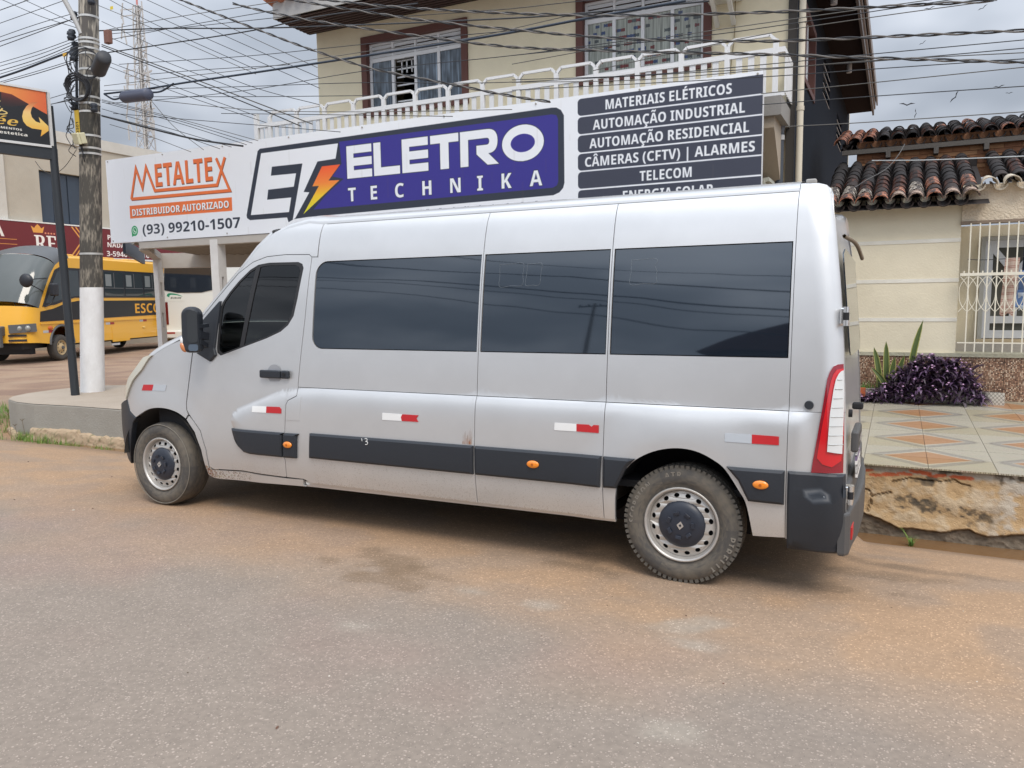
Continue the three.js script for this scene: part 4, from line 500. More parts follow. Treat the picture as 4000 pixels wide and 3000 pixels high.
    // wide geometric lettering ELETRO, drawn stroke by stroke
    const el = [[-6.275,3.454],[-3.1,3.436],[-6.267,3.92]], ex0 = el[0][0], ex1 = el[1][0], yb = el[0][1], yt = el[2][1];
    const cols = [[-6.275,3.465],[-5.824,3.461],[-5.79,3.458],[-5.338,3.454],[-5.299,3.455],[-4.862,3.452],[-4.824,3.904],[-4.371,3.908],[-4.346,3.464],[-3.754,3.462],[-3.704,3.732],[-3.097,3.691]].map(p => X(p[0])); const T = Y(yt), B = Y(yb), h = B - T, s = h * 0.245;
    const paint = (f) => { g.lineJoin = 'round'; g.beginPath(); f(); g.strokeStyle = DK; g.lineWidth = 3; g.stroke(); g.fillStyle = '#e9edf2'; g.fill('evenodd'); };
    const P = (pts, go) => pts.forEach(([x, y], i) => i || go ? g.lineTo(x, y) : g.moveTo(x, y));
    const E = (a, b) => paint(() => { P([[a, T], [b, T], [b, T + s], [a + s * 1.1, T + s], [a + s * 1.1, T + h / 2 - s / 2], [b, T + h / 2 - s / 2], [b, T + h / 2 + s / 2], [a + s * 1.1, T + h / 2 + s / 2], [a + s * 1.1, B - s], [b, B - s], [b, B], [a, B]]); g.closePath(); });
    E(cols[0], cols[1]); paint(() => { P([[cols[2], T], [cols[2] + s * 1.1, T], [cols[2] + s * 1.1, B - s], [cols[3], B - s], [cols[3], B], [cols[2], B]]); g.closePath(); }); E(cols[4], cols[5]);
    paint(() => { const c = (cols[6] + cols[7]) / 2; P([[cols[6], T], [cols[7], T], [cols[7], T + s], [c + s * 0.6, T + s], [c + s * 0.6, B], [c - s * 0.6, B], [c - s * 0.6, T + s], [cols[6], T + s]]); g.closePath(); });
    paint(() => { const a = cols[8], b = cols[9], q = b - 3, m = T + h * 0.68; P([[a, T], [q - h * 0.34, T]]); g.quadraticCurveTo(q, T, q, T + h * 0.34); g.quadraticCurveTo(q, m - 1, q - h * 0.3, m); P([[b, B], [b - s * 1.5, B], [a + s * 2.2, m], [a + s * 2.2, m - s], [q - h * 0.36, m - s]], 1); g.quadraticCurveTo(q - s * 1.1, m - s, q - s * 1.1, T + h * 0.34); g.quadraticCurveTo(q - s * 1.1, T + s, q - h * 0.36, T + s); P([[a + s * 1.1, T + s], [a + s * 1.1, B], [a, B]], 1); g.closePath(); });
    const oc = (cols[10] + cols[11]) / 2, ow = (cols[11] - cols[10]) / 2; g.fillStyle = DK; g.beginPath(); g.ellipse(oc, T + h / 2, ow + 1.5, h / 2 + 1.5, 0, 0, 7); g.fill(); g.fillStyle = '#e9edf2'; g.beginPath(); g.ellipse(oc, T + h / 2, ow, h / 2, 0, 0, 7); g.fill(); g.fillStyle = '#352f8a'; g.beginPath(); g.ellipse(oc, T + h / 2, ow * 0.58, h * 0.25, 0, 0, 7); g.fill();
    const tk = [[-6.201,3.127],[-5.809,3.127],[-5.363,3.128],[-4.897,3.123],[-4.434,3.126],[-4.048,3.128],[-3.658,3.135],[-3.215,3.135],[-6.192,3.327]]; 'TECHNIKA'.split('').forEach((c, i) => { g.font = `bold ${(Y(tk[0][1]) - Y(tk[8][1])) / 0.73}px sans-serif`; g.textAlign = 'center'; g.textBaseline = 'alphabetic'; g.lineWidth = 3; g.strokeStyle = DK; g.strokeText(c, X(tk[i][0]), Y(tk[0][1])); g.fillStyle = '#e9edf2'; g.fillText(c, X(tk[i][0]), Y(tk[0][1])); });
    const tc = [[-3.002,2.929],[-4.264,2.91]]; 'TECNOLOGIA'.split('').forEach((c, i) => { const d = (tc[0][0] - tc[1][0]) / 6; g.font = 'bold 19px sans-serif'; g.textAlign = 'center'; g.textBaseline = 'alphabetic'; g.fillStyle = DK; g.fillText(c, X(tc[0][0] - (9 - i) * d), Y(tc[0][1]) + 14); });
    // dark list of services
    const L = [[-2.627,4.111],[-0.384,4.146],[-0.382,3.928],[-0.381,3.704],[-0.379,3.475],[-0.377,3.246],[-0.374,3.02]]; const bh = (L[1][1] - L[6][1]) / 5;
    const rows = ['MATERIAIS ELÉTRICOS', 'AUTOMAÇÃO INDUSTRIAL', 'AUTOMAÇÃO RESIDENCIAL', 'CÂMERAS (CFTV) | ALARMES', 'TELECOM', 'ENERGIA SOLAR'];
    const bx0 = [[-2.269,3.957],[-0.716,3.967],[-2.423,3.748],[-0.566,3.767],[-2.47,3.518],[-0.515,3.535],[-2.54,3.285],[-0.444,3.304],[-1.818,3.057],[-1.163,3.063],[-2.044,2.907],[-0.914,2.909]];
    rows.forEach((s, i) => { const y1 = L[1][1] - i * bh, y0 = y1 - bh + 0.018; g.fillStyle = '#3b3f4e'; g.beginPath(); g.roundRect ? g.roundRect(X(L[0][0]), Y(y1), X(SX1) - X(L[0][0]), Y(y0) - Y(y1), [9, 0, 0, 9]) : g.rect(X(L[0][0]), Y(y1), X(SX1) - X(L[0][0]), Y(y0) - Y(y1)); g.fill(); fit(s, bx0[2 * i][0], bx0[2 * i + 1][0], y1 - bh * 0.24, y1 - bh * 0.76, '#e6eaee'); });
    for (let k = 0; k < 60; k++) { g.fillStyle = `rgba(120,110,95,${0.03 + 0.03 * Math.abs(Math.sin(k * 7.7))})`; g.fillRect((k * 331) % W, (k * 97) % H, 2 + (k % 5), 10 + (k * 13) % 60); }
  });
  const s = thing('shop_sign', 'long white shop sign with orange, blue and dark lettering above the van', 'sign');
  const g = new THREE.PlaneGeometry(SX1 - SX0, SY1 - SY0); g.translate((SX0 + SX1) / 2, (SY0 + SY1) / 2, SZ + 0.052); part(s, 'printed_face', g, mat(1, 1, 1, 0.55, { map: tex }));
  part(s, 'frame', [bx(SX0, SX1, SY0, SY1, SZ - 0.05, SZ + 0.05)], mat(0.62, 0.63, 0.65, 0.6));
  for (let k = 0; k < 9; k++) { const x = lerp(SX0 + 0.06, SX1 - 0.06, k / 8); for (const y of [SY0 + 0.04, SY1 - 0.03]) part(s, 'bolt', cyl(0.012, 0.012, 0.012, x, y, SZ + 0.056, 8, 'z'), mat(0.35, 0.33, 0.3, 0.6)); }
}
// =====================================================================  CANOPY UNDER THE SIGN
const postMat = plaster(0.72, 0.71, 0.69, 0.6, 0.001, 0.6), greyBeam = plaster(0.50, 0.47, 0.43, 0.7, 0.001, 0.6);
{
  const c = thing('shop_canopy', 'grey and white steel canopy with corrugated roof under the long sign', 'canopy');
  const F = [-10.86, -5.22], B = [-12.5, -6.87];
  const post = (x, z, w, y1) => { const ho = []; for (let y = 0.55; y < y1 - 0.4; y += 0.62) ho.push(rect(-0.025, 0.025, y, y + 0.30)); const g = slab(rect(-w / 2, w / 2, -0.2, y1), -w / 2, w / 2, ho); g.rotateY(Math.PI / 2); g.translate(x, 0, z); uvm(g); part(c, 'post', g, postMat); };
  post(-9.07, -5.24, 0.17, 2.70); post(-12.5, -6.87, 0.13, 2.62); post(-4.6, -5.24, 0.24, 2.70); post(-0.7, -5.24, 0.24, 2.70); post(-9.4, -8.9, 0.2, 2.6);
  part(c, 'front_beam', uvm(bx(-10.86, -0.5, 2.62, 2.735, -5.34, -5.16)), greyBeam);
  part(c, 'side_beam', uvm(bar([-10.86, 2.66, -5.25], [-12.6, 2.62, -6.95], 0.16, 0.13)), greyBeam);
  part(c, 'rear_beam', uvm(bar([-12.5, 2.53, -6.95], [-7.8, 2.53, -9.2], 0.14, 0.30)), greyBeam);
  part(c, 'side_fascia', bar([-11.5, 2.70, -5.35], [-13.2, 2.62, -7.1], 0.05, 0.26), mat(0.045, 0.06, 0.085, 0.5));
  const mSheet = plaster(0.34, 0.31, 0.27, 0.95, 0.002, 1);
  for (let k = 0; k < 7; k++) { const x0 = -11.3 + k * 0.92, P = [], I = []; const n = 24; for (let i = 0; i <= n; i++) for (let j = 0; j < 2; j++) { const x = x0 + 0.94 * i / n; P.push(x - j * 0.9, 2.74 + 0.03 * Math.cos(i / n * Math.PI * 10) + (j ? -0.14 : 0.0) + 0.004 * (k % 2), j ? -8.6 : -5.3); } for (let i = 0; i < n; i++) { const a = i * 2; I.push(a, a + 2, a + 1, a + 1, a + 2, a + 3); } const g = new THREE.BufferGeometry(); g.setAttribute('position', new THREE.Float32BufferAttribute(P, 3)); g.setIndex(I); g.computeVertexNormals(); part(c, 'roof_sheet', uvm(g), mSheet); }
}
// =====================================================================  YELLOW TWO-STOREY BUILDING
const BZ = -6.4, BX0 = -7.78, BX1 = -0.2;
const cream = plaster(0.80, 0.725, 0.535, 0.9, 0.003, 0.35), brown = mat(0.115, 0.045, 0.035, 0.7), alu = mat(0.72, 0.73, 0.74, 0.45), soffit = mat(0.026, 0.017, 0.016, 1, { phys: true, specularIntensity: 0.25 }), darkWall = (() => { const m = mat(0.012, 0.016, 0.024, 1, { phys: true, specularIntensity: 0.25 }); m.bumpMap = grainBump; m.bumpScale = 0.004; m.map = mottle; return m; })();
const curtainGlass = (seed) => dataTex(256, (u, v) => { const s = vn(u * 46 + seed, 3), t = vn(u * 13 + seed, v * 3), q = vn(u * 6 + seed * 3, v * 8); const k = 0.26 + 0.50 * s * t + 0.14 * q; return [k * 0.86, k * 0.97, k * 1.08]; }, true, false);
const shop = (seed) => dataTex(256, (u, v) => { const row = Math.floor(v * 7), fr = v * 7 - row, cell = Math.floor(u * 6 + row * 0.37), h = vn(cell * 3.1 + seed, row * 5.3); const jag = 0.12 * vn(u * 60, row * 3 + seed); let c = [0.66, 0.68, 0.64]; if (fr > 0.2 + jag && fr < 0.75 - jag) { if (h > 0.72) c = [0.45, 0.17, 0.16]; else if (h > 0.58) c = [0.20, 0.28, 0.45]; else if (h < 0.25) c = [0.30, 0.33, 0.33]; } const s = 0.70 + 0.5 * vn(u * 70 + seed, v * 2); return c.map(q => q * s); }, true, false);
{
  const b = thing('yellow_building', 'cream two-storey building with brown window frames behind the shop sign', 'building');
  const w1 = [-6.86, -4.89, 4.63, 5.885], w2 = [-3.13, -1.23, 4.65, 5.885];
  const front = slab(rect(BX0, BX1, -0.3, 6.32), BZ - 0.16, BZ, [rect(w1[0] + 0.1, w1[1] - 0.1, w1[2] + 0.1, w1[3] - 0.1), rect(w2[0] + 0.1, w2[1] - 0.1, w2[2] + 0.1, w2[3] - 0.1)]);
  part(b, 'front_wall', uvm(front), cream);
  part(b, 'side_wall', uvm(bx(BX0, BX0 + 0.16, -0.3, 6.32, -18, BZ - 0.161)), cream);
  part(b, 'rear_wall', uvm(bx(BX0, BX1, -0.3, 6.32, -18.16, -18.001)), cream);
  part(b, 'room_floor', bx(BX0 + 0.17, BX1 - 0.17, 3.6, 3.75, -17.9, BZ - 0.17), mat(0.12, 0.11, 0.10, 0.9));
  // dark painted side wall with its tall narrow windows
  const sw = [[-8.9, -7.55, 4.66, 5.6], [-11.85, -10.45, 5.1, 5.75], [-15.2, -13.8, 4.85, 5.45]];
  const side = slab(rect(6.402, 18, -0.3, 6.32), 0, 0.16, sw.map(([a, c, y0, y1]) => rect(-c, -a, y0, y1))); side.rotateY(Math.PI / 2); side.translate(BX1 - 0.16, 0, 0); part(b, 'dark_side_wall', uvm(side), darkWall);
  const swin = part(b, 'side_window', [bx(BX1 - 0.10, BX1 + 0.02, 4.60, 4.68, -8.96, -7.5), bx(BX1 - 0.10, BX1 + 0.02, 5.56, 5.64, -8.96, -7.5), bx(BX1 - 0.1, BX1 + 0.02, 4.681, 5.559, -8.96, -8.86), bx(BX1 - 0.1, BX1 + 0.02, 4.681, 5.559, -7.60, -7.5)], brown); part(swin, 'pane', bx(BX1 - 0.09, BX1 - 0.08, 4.68, 5.56, -8.86, -7.6), mat(0.5, 0.52, 0.53, 0.2)); part(swin, 'mullion', bx(BX1 - 0.07, BX1 - 0.03, 4.682, 5.558, -8.27, -8.2), alu);
  for (const [a, c, y0, y1] of sw.slice(1)) { const lv = part(b, 'louvre_window', bx(BX1 - 0.13, BX1 - 0.12, y0, y1, a, c), mat(0.30, 0.28, 0.25, 0.9)); for (let k = 0; k < 4; k++) { const g = box(0.008, 0.19, c - a - 0.04); g.rotateZ(0.6); g.translate(BX1 - 0.05, y0 + (k + 0.5) * (y1 - y0) / 4, (a + c) / 2); part(lv, 'glass_louvre', g, mat(0.34, 0.40, 0.45, 0.15)); } }
  // windows on the front
  const win = (w, tx) => { const [x0, x1, y0, y1] = w, t = 0.105, wn = part(b, 'window', [bx(x0, x1, y1 - t, y1, BZ - 0.10, BZ + 0.035), bx(x0, x1, y0, y0 + t, BZ - 0.10, BZ + 0.035), bx(x0, x0 + t, y0 + t + 0.001, y1 - t - 0.001, BZ - 0.10, BZ + 0.035), bx(x1 - t, x1, y0 + t + 0.001, y1 - t - 0.001, BZ - 0.10, BZ + 0.035)], brown);
    const a0 = x0 + t + 0.002, a1 = x1 - t - 0.002, b0 = y0 + t + 0.002, b1 = y1 - t - 0.002, tr = b1 - 0.26; const z0 = BZ - 0.095, z1 = BZ - 0.055;
    part(wn, 'transom', bx(a0, a1, tr - 0.03, tr + 0.03, z0, z1), alu); part(wn, 'sash_rail', [bx(a0, a1, b0, b0 + 0.05, z0, z1)], alu); part(wn, 'sash_rail', [bx(a0, a1, b1 - 0.03, b1, z0, z1)], alu);
    for (let k = 0; k <= 4; k++) { const x = lerp(a0 + 0.02, a1 - 0.02, k / 4); part(wn, 'sash_stile', bx(x - 0.024, x + 0.024, b0 + 0.051, tr - 0.031, z0, z1 + 0.004), alu); part(wn, 'transom_bar', bx(x - 0.018, x + 0.018, tr + 0.031, b1 - 0.031, z0, z1), alu); }
    for (let k = 0; k < 4; k++) { const xa = lerp(a0 + 0.02, a1 - 0.02, k / 4) + 0.025, xb = lerp(a0 + 0.02, a1 - 0.02, (k + 1) / 4) - 0.025; for (let q = 0; q < 3; q++) { const y = tr + 0.045 + q * 0.065; const g = box(xb - xa + 0.012, 0.062, 0.006); g.rotateX(-0.5); g.translate((xa + xb) / 2, y + 0.02, BZ - 0.075); part(wn, 'transom_louvre', g, alu); }
      const open = tx === 0 && k === 1; if (!open) { const g = new THREE.BoxGeometry(xb - xa, tr - 0.03 - b0 - 0.05, 0.006); g.translate((xa + xb) / 2, (b0 + 0.05 + tr - 0.03) / 2, BZ - 0.075); const tex2 = tx ? shop(k * 7 + 3) : curtainGlass(k * 5 + 2); part(wn, 'pane', g, mat(0.82, 0.82, 0.82, 0.13, { phys: true, map: tex2 })); }
      else { for (let q = 0; q < 6; q++) part(wn, 'security_bar', bx(xa, xb, b0 + 0.1 + q * 0.125, b0 + 0.122 + q * 0.125, BZ - 0.15, BZ - 0.13), alu); for (let q = 1; q < 4; q++) part(wn, 'security_bar', bx(lerp(xa, xb, q / 4) - 0.007, lerp(xa, xb, q / 4) + 0.007, tr - 0.24, tr - 0.03, BZ - 0.15, BZ - 0.13), alu); } }
    part(b, 'room_back', bx(x0 - 0.2, x1 + 0.2, y0 - 0.2, y1 + 0.2, BZ - 1.6, BZ - 1.5), mat(0.015, 0.016, 0.02, 0.9)); };
  win(w1, 0); win(w2, 1);
  // eaves
  part(b, 'eaves_soffit', bx(-7.92, 0.36, 6.10, 6.14, -6.398, -5.57), soffit); for (let k = 0; k < 9; k++) part(b, 'soffit_batten', bx(-7.90, 0.34, 6.085, 6.099, -6.33 + k * 0.085, -6.30 + k * 0.085), mat(0.085, 0.055, 0.05, 0.8));
  part(b, 'fascia', bx(-7.93, 0.36, 6.10, 6.34, -5.60, -5.55), mat(0.42, 0.42, 0.41, 0.7));
  part(b, 'side_soffit', bx(BX1 + 0.002, 0.36, 6.10, 6.14, -17.3, -6.4), soffit); part(b, 'side_fascia', bx(0.361, 0.40, 6.0, 6.35, -17.3, -5.55), mat(0.17, 0.155, 0.15, 0.7)); for (let k = 0; k < 2; k++) part(b, 'gutter_lip', bx(0.401 + 0.05 * k, 0.43 + 0.05 * k, 6.12 + 0.06 * k, 6.38, -17.2 + 0.1 * k, -5.5), mat(0.30 - 0.1 * k, 0.27 - 0.1 * k, 0.25 - 0.1 * k, 0.6));
  part(b, 'roof_slope', slab([[-8.0, 6.36], [0.45, 6.36], [0.45, 6.40], [-8.0, 6.40]], -17.4, -5.6), mat(0.20, 0.09, 0.06, 0.9));
  for (let k = 0; k < 40; k++) { const g = new THREE.CylinderGeometry(0.085, 0.10, 0.40, 10, 1, true, -Math.PI / 2, Math.PI); g.rotateX(Math.PI / 2 - 0.15); g.rotateZ(0); g.translate(-7.95 + k * 0.21, 6.40, -5.62); part(b, 'roof_tile', g, mat(0.42, 0.17, 0.10, 0.9)); if (k > 3) break; }
  for (const z of [-8.6, -12.6]) part(b, 'soffit_lamp', cyl(0.05, 0.05, 0.18, 0.08, 6.0, z, 10), mat(0.6, 0.6, 0.6, 0.4));
  // corner pipes
  part(b, 'rain_pipe', cyl(0.040, 0.040, 6.2, -0.10, 3.0, BZ + 0.07, 16), mat(0.60, 0.55, 0.44, 0.6)); for (const y of [5.03, 3.98]) part(b, 'pipe_clip', cyl(0.048, 0.048, 0.05, -0.10, y, BZ + 0.07, 16), mat(0.55, 0.50, 0.40, 0.7));
  part(b, 'corner_post', uvm(bx(-0.27, -0.165, -0.3, 6.1, BZ + 0.002, BZ + 0.05)), mat(0.045, 0.04, 0.035, 0.8)); part(b, 'dark_pipe', cyl(0.05, 0.05, 3.7, -0.32, 1.9, BZ + 0.20, 14), mat(0.05, 0.06, 0.075, 0.6));
  part(b, 'pipe_bend', tube([[-0.32, 3.68, BZ + 0.20], [-0.31, 3.82, BZ + 0.22], [-0.40, 3.98, BZ + 0.36], [-0.52, 4.03, BZ + 0.50]], 0.05, 18, 12), mat(0.11, 0.12, 0.14, 0.5)); part(b, 'pipe_collar', cyl(0.058, 0.058, 0.06, -0.32, 3.62, BZ + 0.20, 14), mat(0.4, 0.4, 0.4, 0.5));
  part(b, 'balcony_slab', uvm(bx(-9.2, -0.22, 3.76, 3.98, BZ + 0.002, -5.50)), plaster(0.26, 0.25, 0.235)); part(b, 'balcony_bracket', uvm(slab([[0, 0], [0.85, 0.75], [0.85, 0.9], [0, 0.9]], -0.6, -0.36).rotateY(-Math.PI / 2).translate(-0.9, 2.88, BZ + 0.0)), plaster(0.38, 0.32, 0.25));
  part(b, 'lower_canopy_tiles', [bar([-1.6, 2.86, -5.9], [-0.36, 3.05, -5.9], 0.5, 0.05), bar([-1.6, 2.78, -5.62], [-0.40, 3.0, -5.62], 0.08, 0.08)], plaster(0.42, 0.42, 0.36));
  part(b, 'lower_panel', uvm(bx(-1.7, -0.42, 1.2, 2.78, -5.96, -5.9)), plaster(0.55, 0.54, 0.47));
  part(b, 'shopfront', uvm(bx(BX0 + 0.2, BX1 - 0.5, -0.1, 2.6, BZ + 0.002, BZ + 0.04)), plaster(0.45, 0.44, 0.42));
}
// ---------- window air conditioner on its bracket
{
  const a = thing('air_conditioner', 'old window air conditioner with mesh side on a white bracket under the eaves', 'air conditioner');
  const p = [[-1.179,5.393],[-0.863,5.338],[-1.251,5.25],[-0.845,5.127]]; 
  part(a, 'body', bx(p[0][0] + 0.03, p[1][0], 5.50, 5.95, -6.399, -5.98, 0.015), mat(0.16, 0.14, 0.12, 0.7)); part(a, 'front_edge', bx(p[0][0] - 0.08, p[0][0] + 0.029, 5.48, 5.97, -6.398, -5.96, 0.01), mat(0.68, 0.68, 0.65, 0.5));
  for (let k = 0; k < 7; k++) part(a, 'mesh_slat', bx(p[0][0] + 0.05, p[1][0] - 0.02, 5.54 + k * 0.055, 5.56 + k * 0.055, -5.979, -5.97), mat(0.05, 0.045, 0.04, 0.7));
  part(a, 'bracket', [bx(p[2][0], p[3][0], 5.42, 5.47, -6.397, -5.86)], mat(0.70, 0.69, 0.63, 0.7)); for (const x of [p[2][0] + 0.1, p[3][0] - 0.1]) part(a, 'bracket_arm', bar([x, 5.15, -6.38], [x, 5.41, -5.95], 0.05, 0.06), mat(0.66, 0.65, 0.60, 0.7));
  part(a, 'hose', tube([[p[3][0] - 0.08, 5.42, -6.36], [p[3][0] - 0.09, 5.0, -6.375], [p[3][0] - 0.13, 4.6, -6.375], [p[3][0] - 0.14, 4.2, -6.375]], 0.008, 12, 5), mat(0.3, 0.25, 0.15, 0.8));
}
// ---------- balcony railing: slats, arched top
{
  const r = thing('balcony_railing', 'white painted balcony railing with flat slats and arched top rail', 'railing'); const wp = plaster(0.76, 0.77, 0.78, 0.6, 0.001, 1.5), Z = -5.6, x0 = -8.46, x1 = -0.2;
  part(r, 'top_rail', bx(x0, x1, 4.485, 4.545, Z - 0.02, Z + 0.02), wp); part(r, 'bottom_rail', bx(x0, x1, 3.99, 4.04, Z - 0.02, Z + 0.02), wp);
  const px = []; for (let k = 0; k <= 14; k++) px.push(-8.14 + k * 0.5595); px.forEach((x, i) => { part(r, 'post', bx(x - 0.03, x + 0.03, 3.985, 4.64, Z - 0.022, Z + 0.022), wp); if (i + 1 < px.length && px[i + 1] < x1 + 0.1) { const n = px[i + 1]; part(r, 'arch', [bar([x, 4.63, Z], [x + 0.07, 4.70, Z], 0.035, 0.035), bar([x + 0.07, 4.70, Z], [n - 0.07, 4.70, Z], 0.035, 0.035), bar([n - 0.07, 4.70, Z], [n, 4.63, Z], 0.035, 0.035)], wp); } for (let q = 1; q < 4; q++) { const s = x + q * 0.1399; if (s < x1) part(r, 'slat', bx(s - 0.036, s + 0.036, 4.041, 4.484, Z - 0.006, Z + 0.006), wp); } });
  part(r, 'end_post', bx(x0, x0 + 0.07, 3.9, 4.72, Z - 0.03, Z + 0.03), wp); for (let k = 0; k < 2; k++) part(r, 'slat', bx(x0 + 0.11 + k * 0.1, x0 + 0.17 + k * 0.1, 4.041, 4.484, Z - 0.006, Z + 0.006), wp);
  for (let k = 0; k < 6; k++) part(r, 'side_slat', bx(x1 - 0.012, x1, 4.041, 4.48, Z - 0.14 - k * 0.12, Z - 0.06 - k * 0.12), wp); part(r, 'side_rail', bx(x1 - 0.04, x1, 4.486, 4.546, BZ + 0.002, Z - 0.021), wp);
  const L2 = thing('terrace_stair_rail', 'white stair railing behind the left end of the balcony', 'railing'); for (let k = 0; k < 3; k++) part(L2, 'rail', bar([-8.3, 4.45 - k * 0.12, -6.6], [-7.3, 4.05 - k * 0.12, -9.5], 0.03, 0.04), wp); for (let k = 0; k < 5; k++) part(L2, 'baluster', bx(-8.3 + k * 0.22, -8.27 + k * 0.22, 3.5, 4.40 - k * 0.09, -6.62 - k * 0.64, -6.58 - k * 0.64), wp);
}
// =====================================================================  SMALL HOUSE WITH CLAY TILE ROOF
const HZ = -6.83, wallC = plaster(0.77, 0.705, 0.545, 0.92, 0.003, 0.3);
{
  const h = thing('tiled_house', 'low cream house with banded wall and old clay tile roof', 'house');
  part(h, 'wall', uvm(bx(0.12, 1.75, 0.9, 2.85, HZ - 0.2, HZ)), wallC);
  for (const y of [2.325, 1.835, 1.345]) part(h, 'wall_band', uvm(bx(0.118, 1.752, y - 0.047, y, HZ - 0.001, HZ + 0.006)), plaster(0.78, 0.76, 0.68, 0.9, 0.002, 1));
  part(h, 'wall_return', uvm(bx(1.55, 1.75, 0.9, 2.5, HZ - 0.9, HZ - 0.201)), wallC);
  const sillM = plaster(0.45, 0.43, 0.33, 0.95, 0.01, 3); part(h, 'plinth_ledge', uvm(bx(0.10, 4.2, 0.86, 0.905, HZ - 0.6, HZ + 0.05)), sillM);
  // mosaic plinth: printed tile sheets
  const mos = canvasTex(512, 512, (g, w) => { g.fillStyle = '#4a382c'; g.fillRect(0, 0, w, w); const r = rng(77), n = 20, c = w / n; for (let j = 0; j < n; j++) for (let i = 0; i < n; i++) { const t = r(); const [a, b2, d] = t < 0.2 ? [214, 190, 164] : t < 0.55 ? [176, 140, 114] : t < 0.82 ? [144, 108, 86] : [108, 80, 66]; const q = 0.85 + 0.3 * r(); g.fillStyle = `rgb(${a * q},${b2 * q},${d * q})`; g.fillRect(i * c + 1.5 + 2 * r(), j * c + 1.5 + 2 * r(), c - 5, c - 5); } });
  const mm = [1, 0.94, 1.04].map(k => mat(0.95 * k, 0.95 * k, 0.95 * k, 0.4, { map: mos })); const mg = new THREE.BoxGeometry(0.326, 0.575, 0.012); { const u = mg.attributes.uv; for (let i = 0; i < u.count; i++) u.setY(i, u.getY(i) * 1.75); } mos.wrapS = mos.wrapT = THREE.RepeatWrapping;
  for (let k = 0; k < 11; k++) { const t = part(h, 'mosaic_tile', mg, mm[k % 3]); t.position.set(0.46 + 0.33 * k, 0.60, HZ + 0.03); } part(h, 'plinth', bx(0.12, 4.2, 0.2, 0.859, HZ - 0.5, HZ + 0.02), plaster(0.3, 0.26, 0.2));
  // porch over the door
  part(h, 'porch_lintel', uvm(bx(1.751, 4.2, 2.52, 2.95, HZ - 0.12, HZ + 0.03)), plaster(0.70, 0.60, 0.46, 0.95, 0.02, 1.2)); part(h, 'lintel_board', uvm(bx(1.74, 4.2, 2.485, 2.519, HZ - 0.1, HZ + 0.06)), plaster(0.26, 0.20, 0.15));
  part(h, 'porch_wall', uvm(bx(1.751, 2.02, 0.9, 2.5, HZ - 0.92, HZ - 0.55)), wallC); part(h, 'porch_wall', uvm(bx(2.021, 4.2, 2.36, 2.5, HZ - 0.92, HZ - 0.55)), wallC); part(h, 'porch_step', uvm(bx(2.0, 4.2, 0.906, 1.06, HZ - 0.92, HZ - 0.4)), plaster(0.58, 0.47, 0.31)); part(h, 'porch_tile_strip', uvm(bx(1.752, 4.2, 0.906, 1.02, HZ - 0.39, HZ - 0.36)), plaster(0.45, 0.41, 0.36)); part(h, 'porch_back', bx(2.02, 4.2, 0.9, 2.5, HZ - 1.3, HZ - 1.25), mat(0.2, 0.2, 0.18, 0.9));
  // clay tiles
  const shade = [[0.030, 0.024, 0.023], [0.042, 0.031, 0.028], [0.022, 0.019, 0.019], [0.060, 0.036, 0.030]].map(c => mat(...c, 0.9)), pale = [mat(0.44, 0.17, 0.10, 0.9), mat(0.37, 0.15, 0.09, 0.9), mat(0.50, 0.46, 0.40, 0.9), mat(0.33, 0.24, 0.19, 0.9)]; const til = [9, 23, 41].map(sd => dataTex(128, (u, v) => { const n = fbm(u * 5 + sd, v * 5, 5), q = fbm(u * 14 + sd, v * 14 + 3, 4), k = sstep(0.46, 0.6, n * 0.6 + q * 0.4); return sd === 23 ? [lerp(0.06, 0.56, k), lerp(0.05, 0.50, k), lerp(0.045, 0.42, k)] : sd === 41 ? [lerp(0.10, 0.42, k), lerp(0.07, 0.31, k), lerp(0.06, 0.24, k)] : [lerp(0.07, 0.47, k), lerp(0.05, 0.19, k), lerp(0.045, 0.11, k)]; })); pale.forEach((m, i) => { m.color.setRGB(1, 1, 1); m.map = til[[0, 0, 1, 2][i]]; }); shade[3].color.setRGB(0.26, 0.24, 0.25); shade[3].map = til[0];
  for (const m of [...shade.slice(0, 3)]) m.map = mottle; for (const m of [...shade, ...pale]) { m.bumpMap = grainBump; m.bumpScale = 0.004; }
  const L = 0.34, mkT = (r0, r1, up) => { const g = new THREE.CylinderGeometry(r0, r1, L, 12, 1, true, up ? -Math.PI / 2 : Math.PI / 2, Math.PI); const g2 = new THREE.CylinderGeometry(r0 - 0.012, r1 - 0.012, L, 12, 1, true, up ? -Math.PI / 2 : Math.PI / 2, Math.PI); const rim = new THREE.RingGeometry(r1 - 0.012, r1, 12, 1, 0, Math.PI); rim.rotateX(Math.PI / 2); if (!up) rim.rotateY(0); const rr = up ? rim : rim.rotateY(Math.PI); rr.rotateZ(0); rr.translate(0, -L / 2, 0); const t = merge([g, g2, rr]); t.rotateX(-Math.PI / 2); return t; };
  // cylinder axis -> +z (down the slope), dome up
  const cover = (() => { const t = mkT(0.068, 0.094, true); return t; })(), chan = mkT(0.094, 0.074, false);
  const rnd = rng(91);
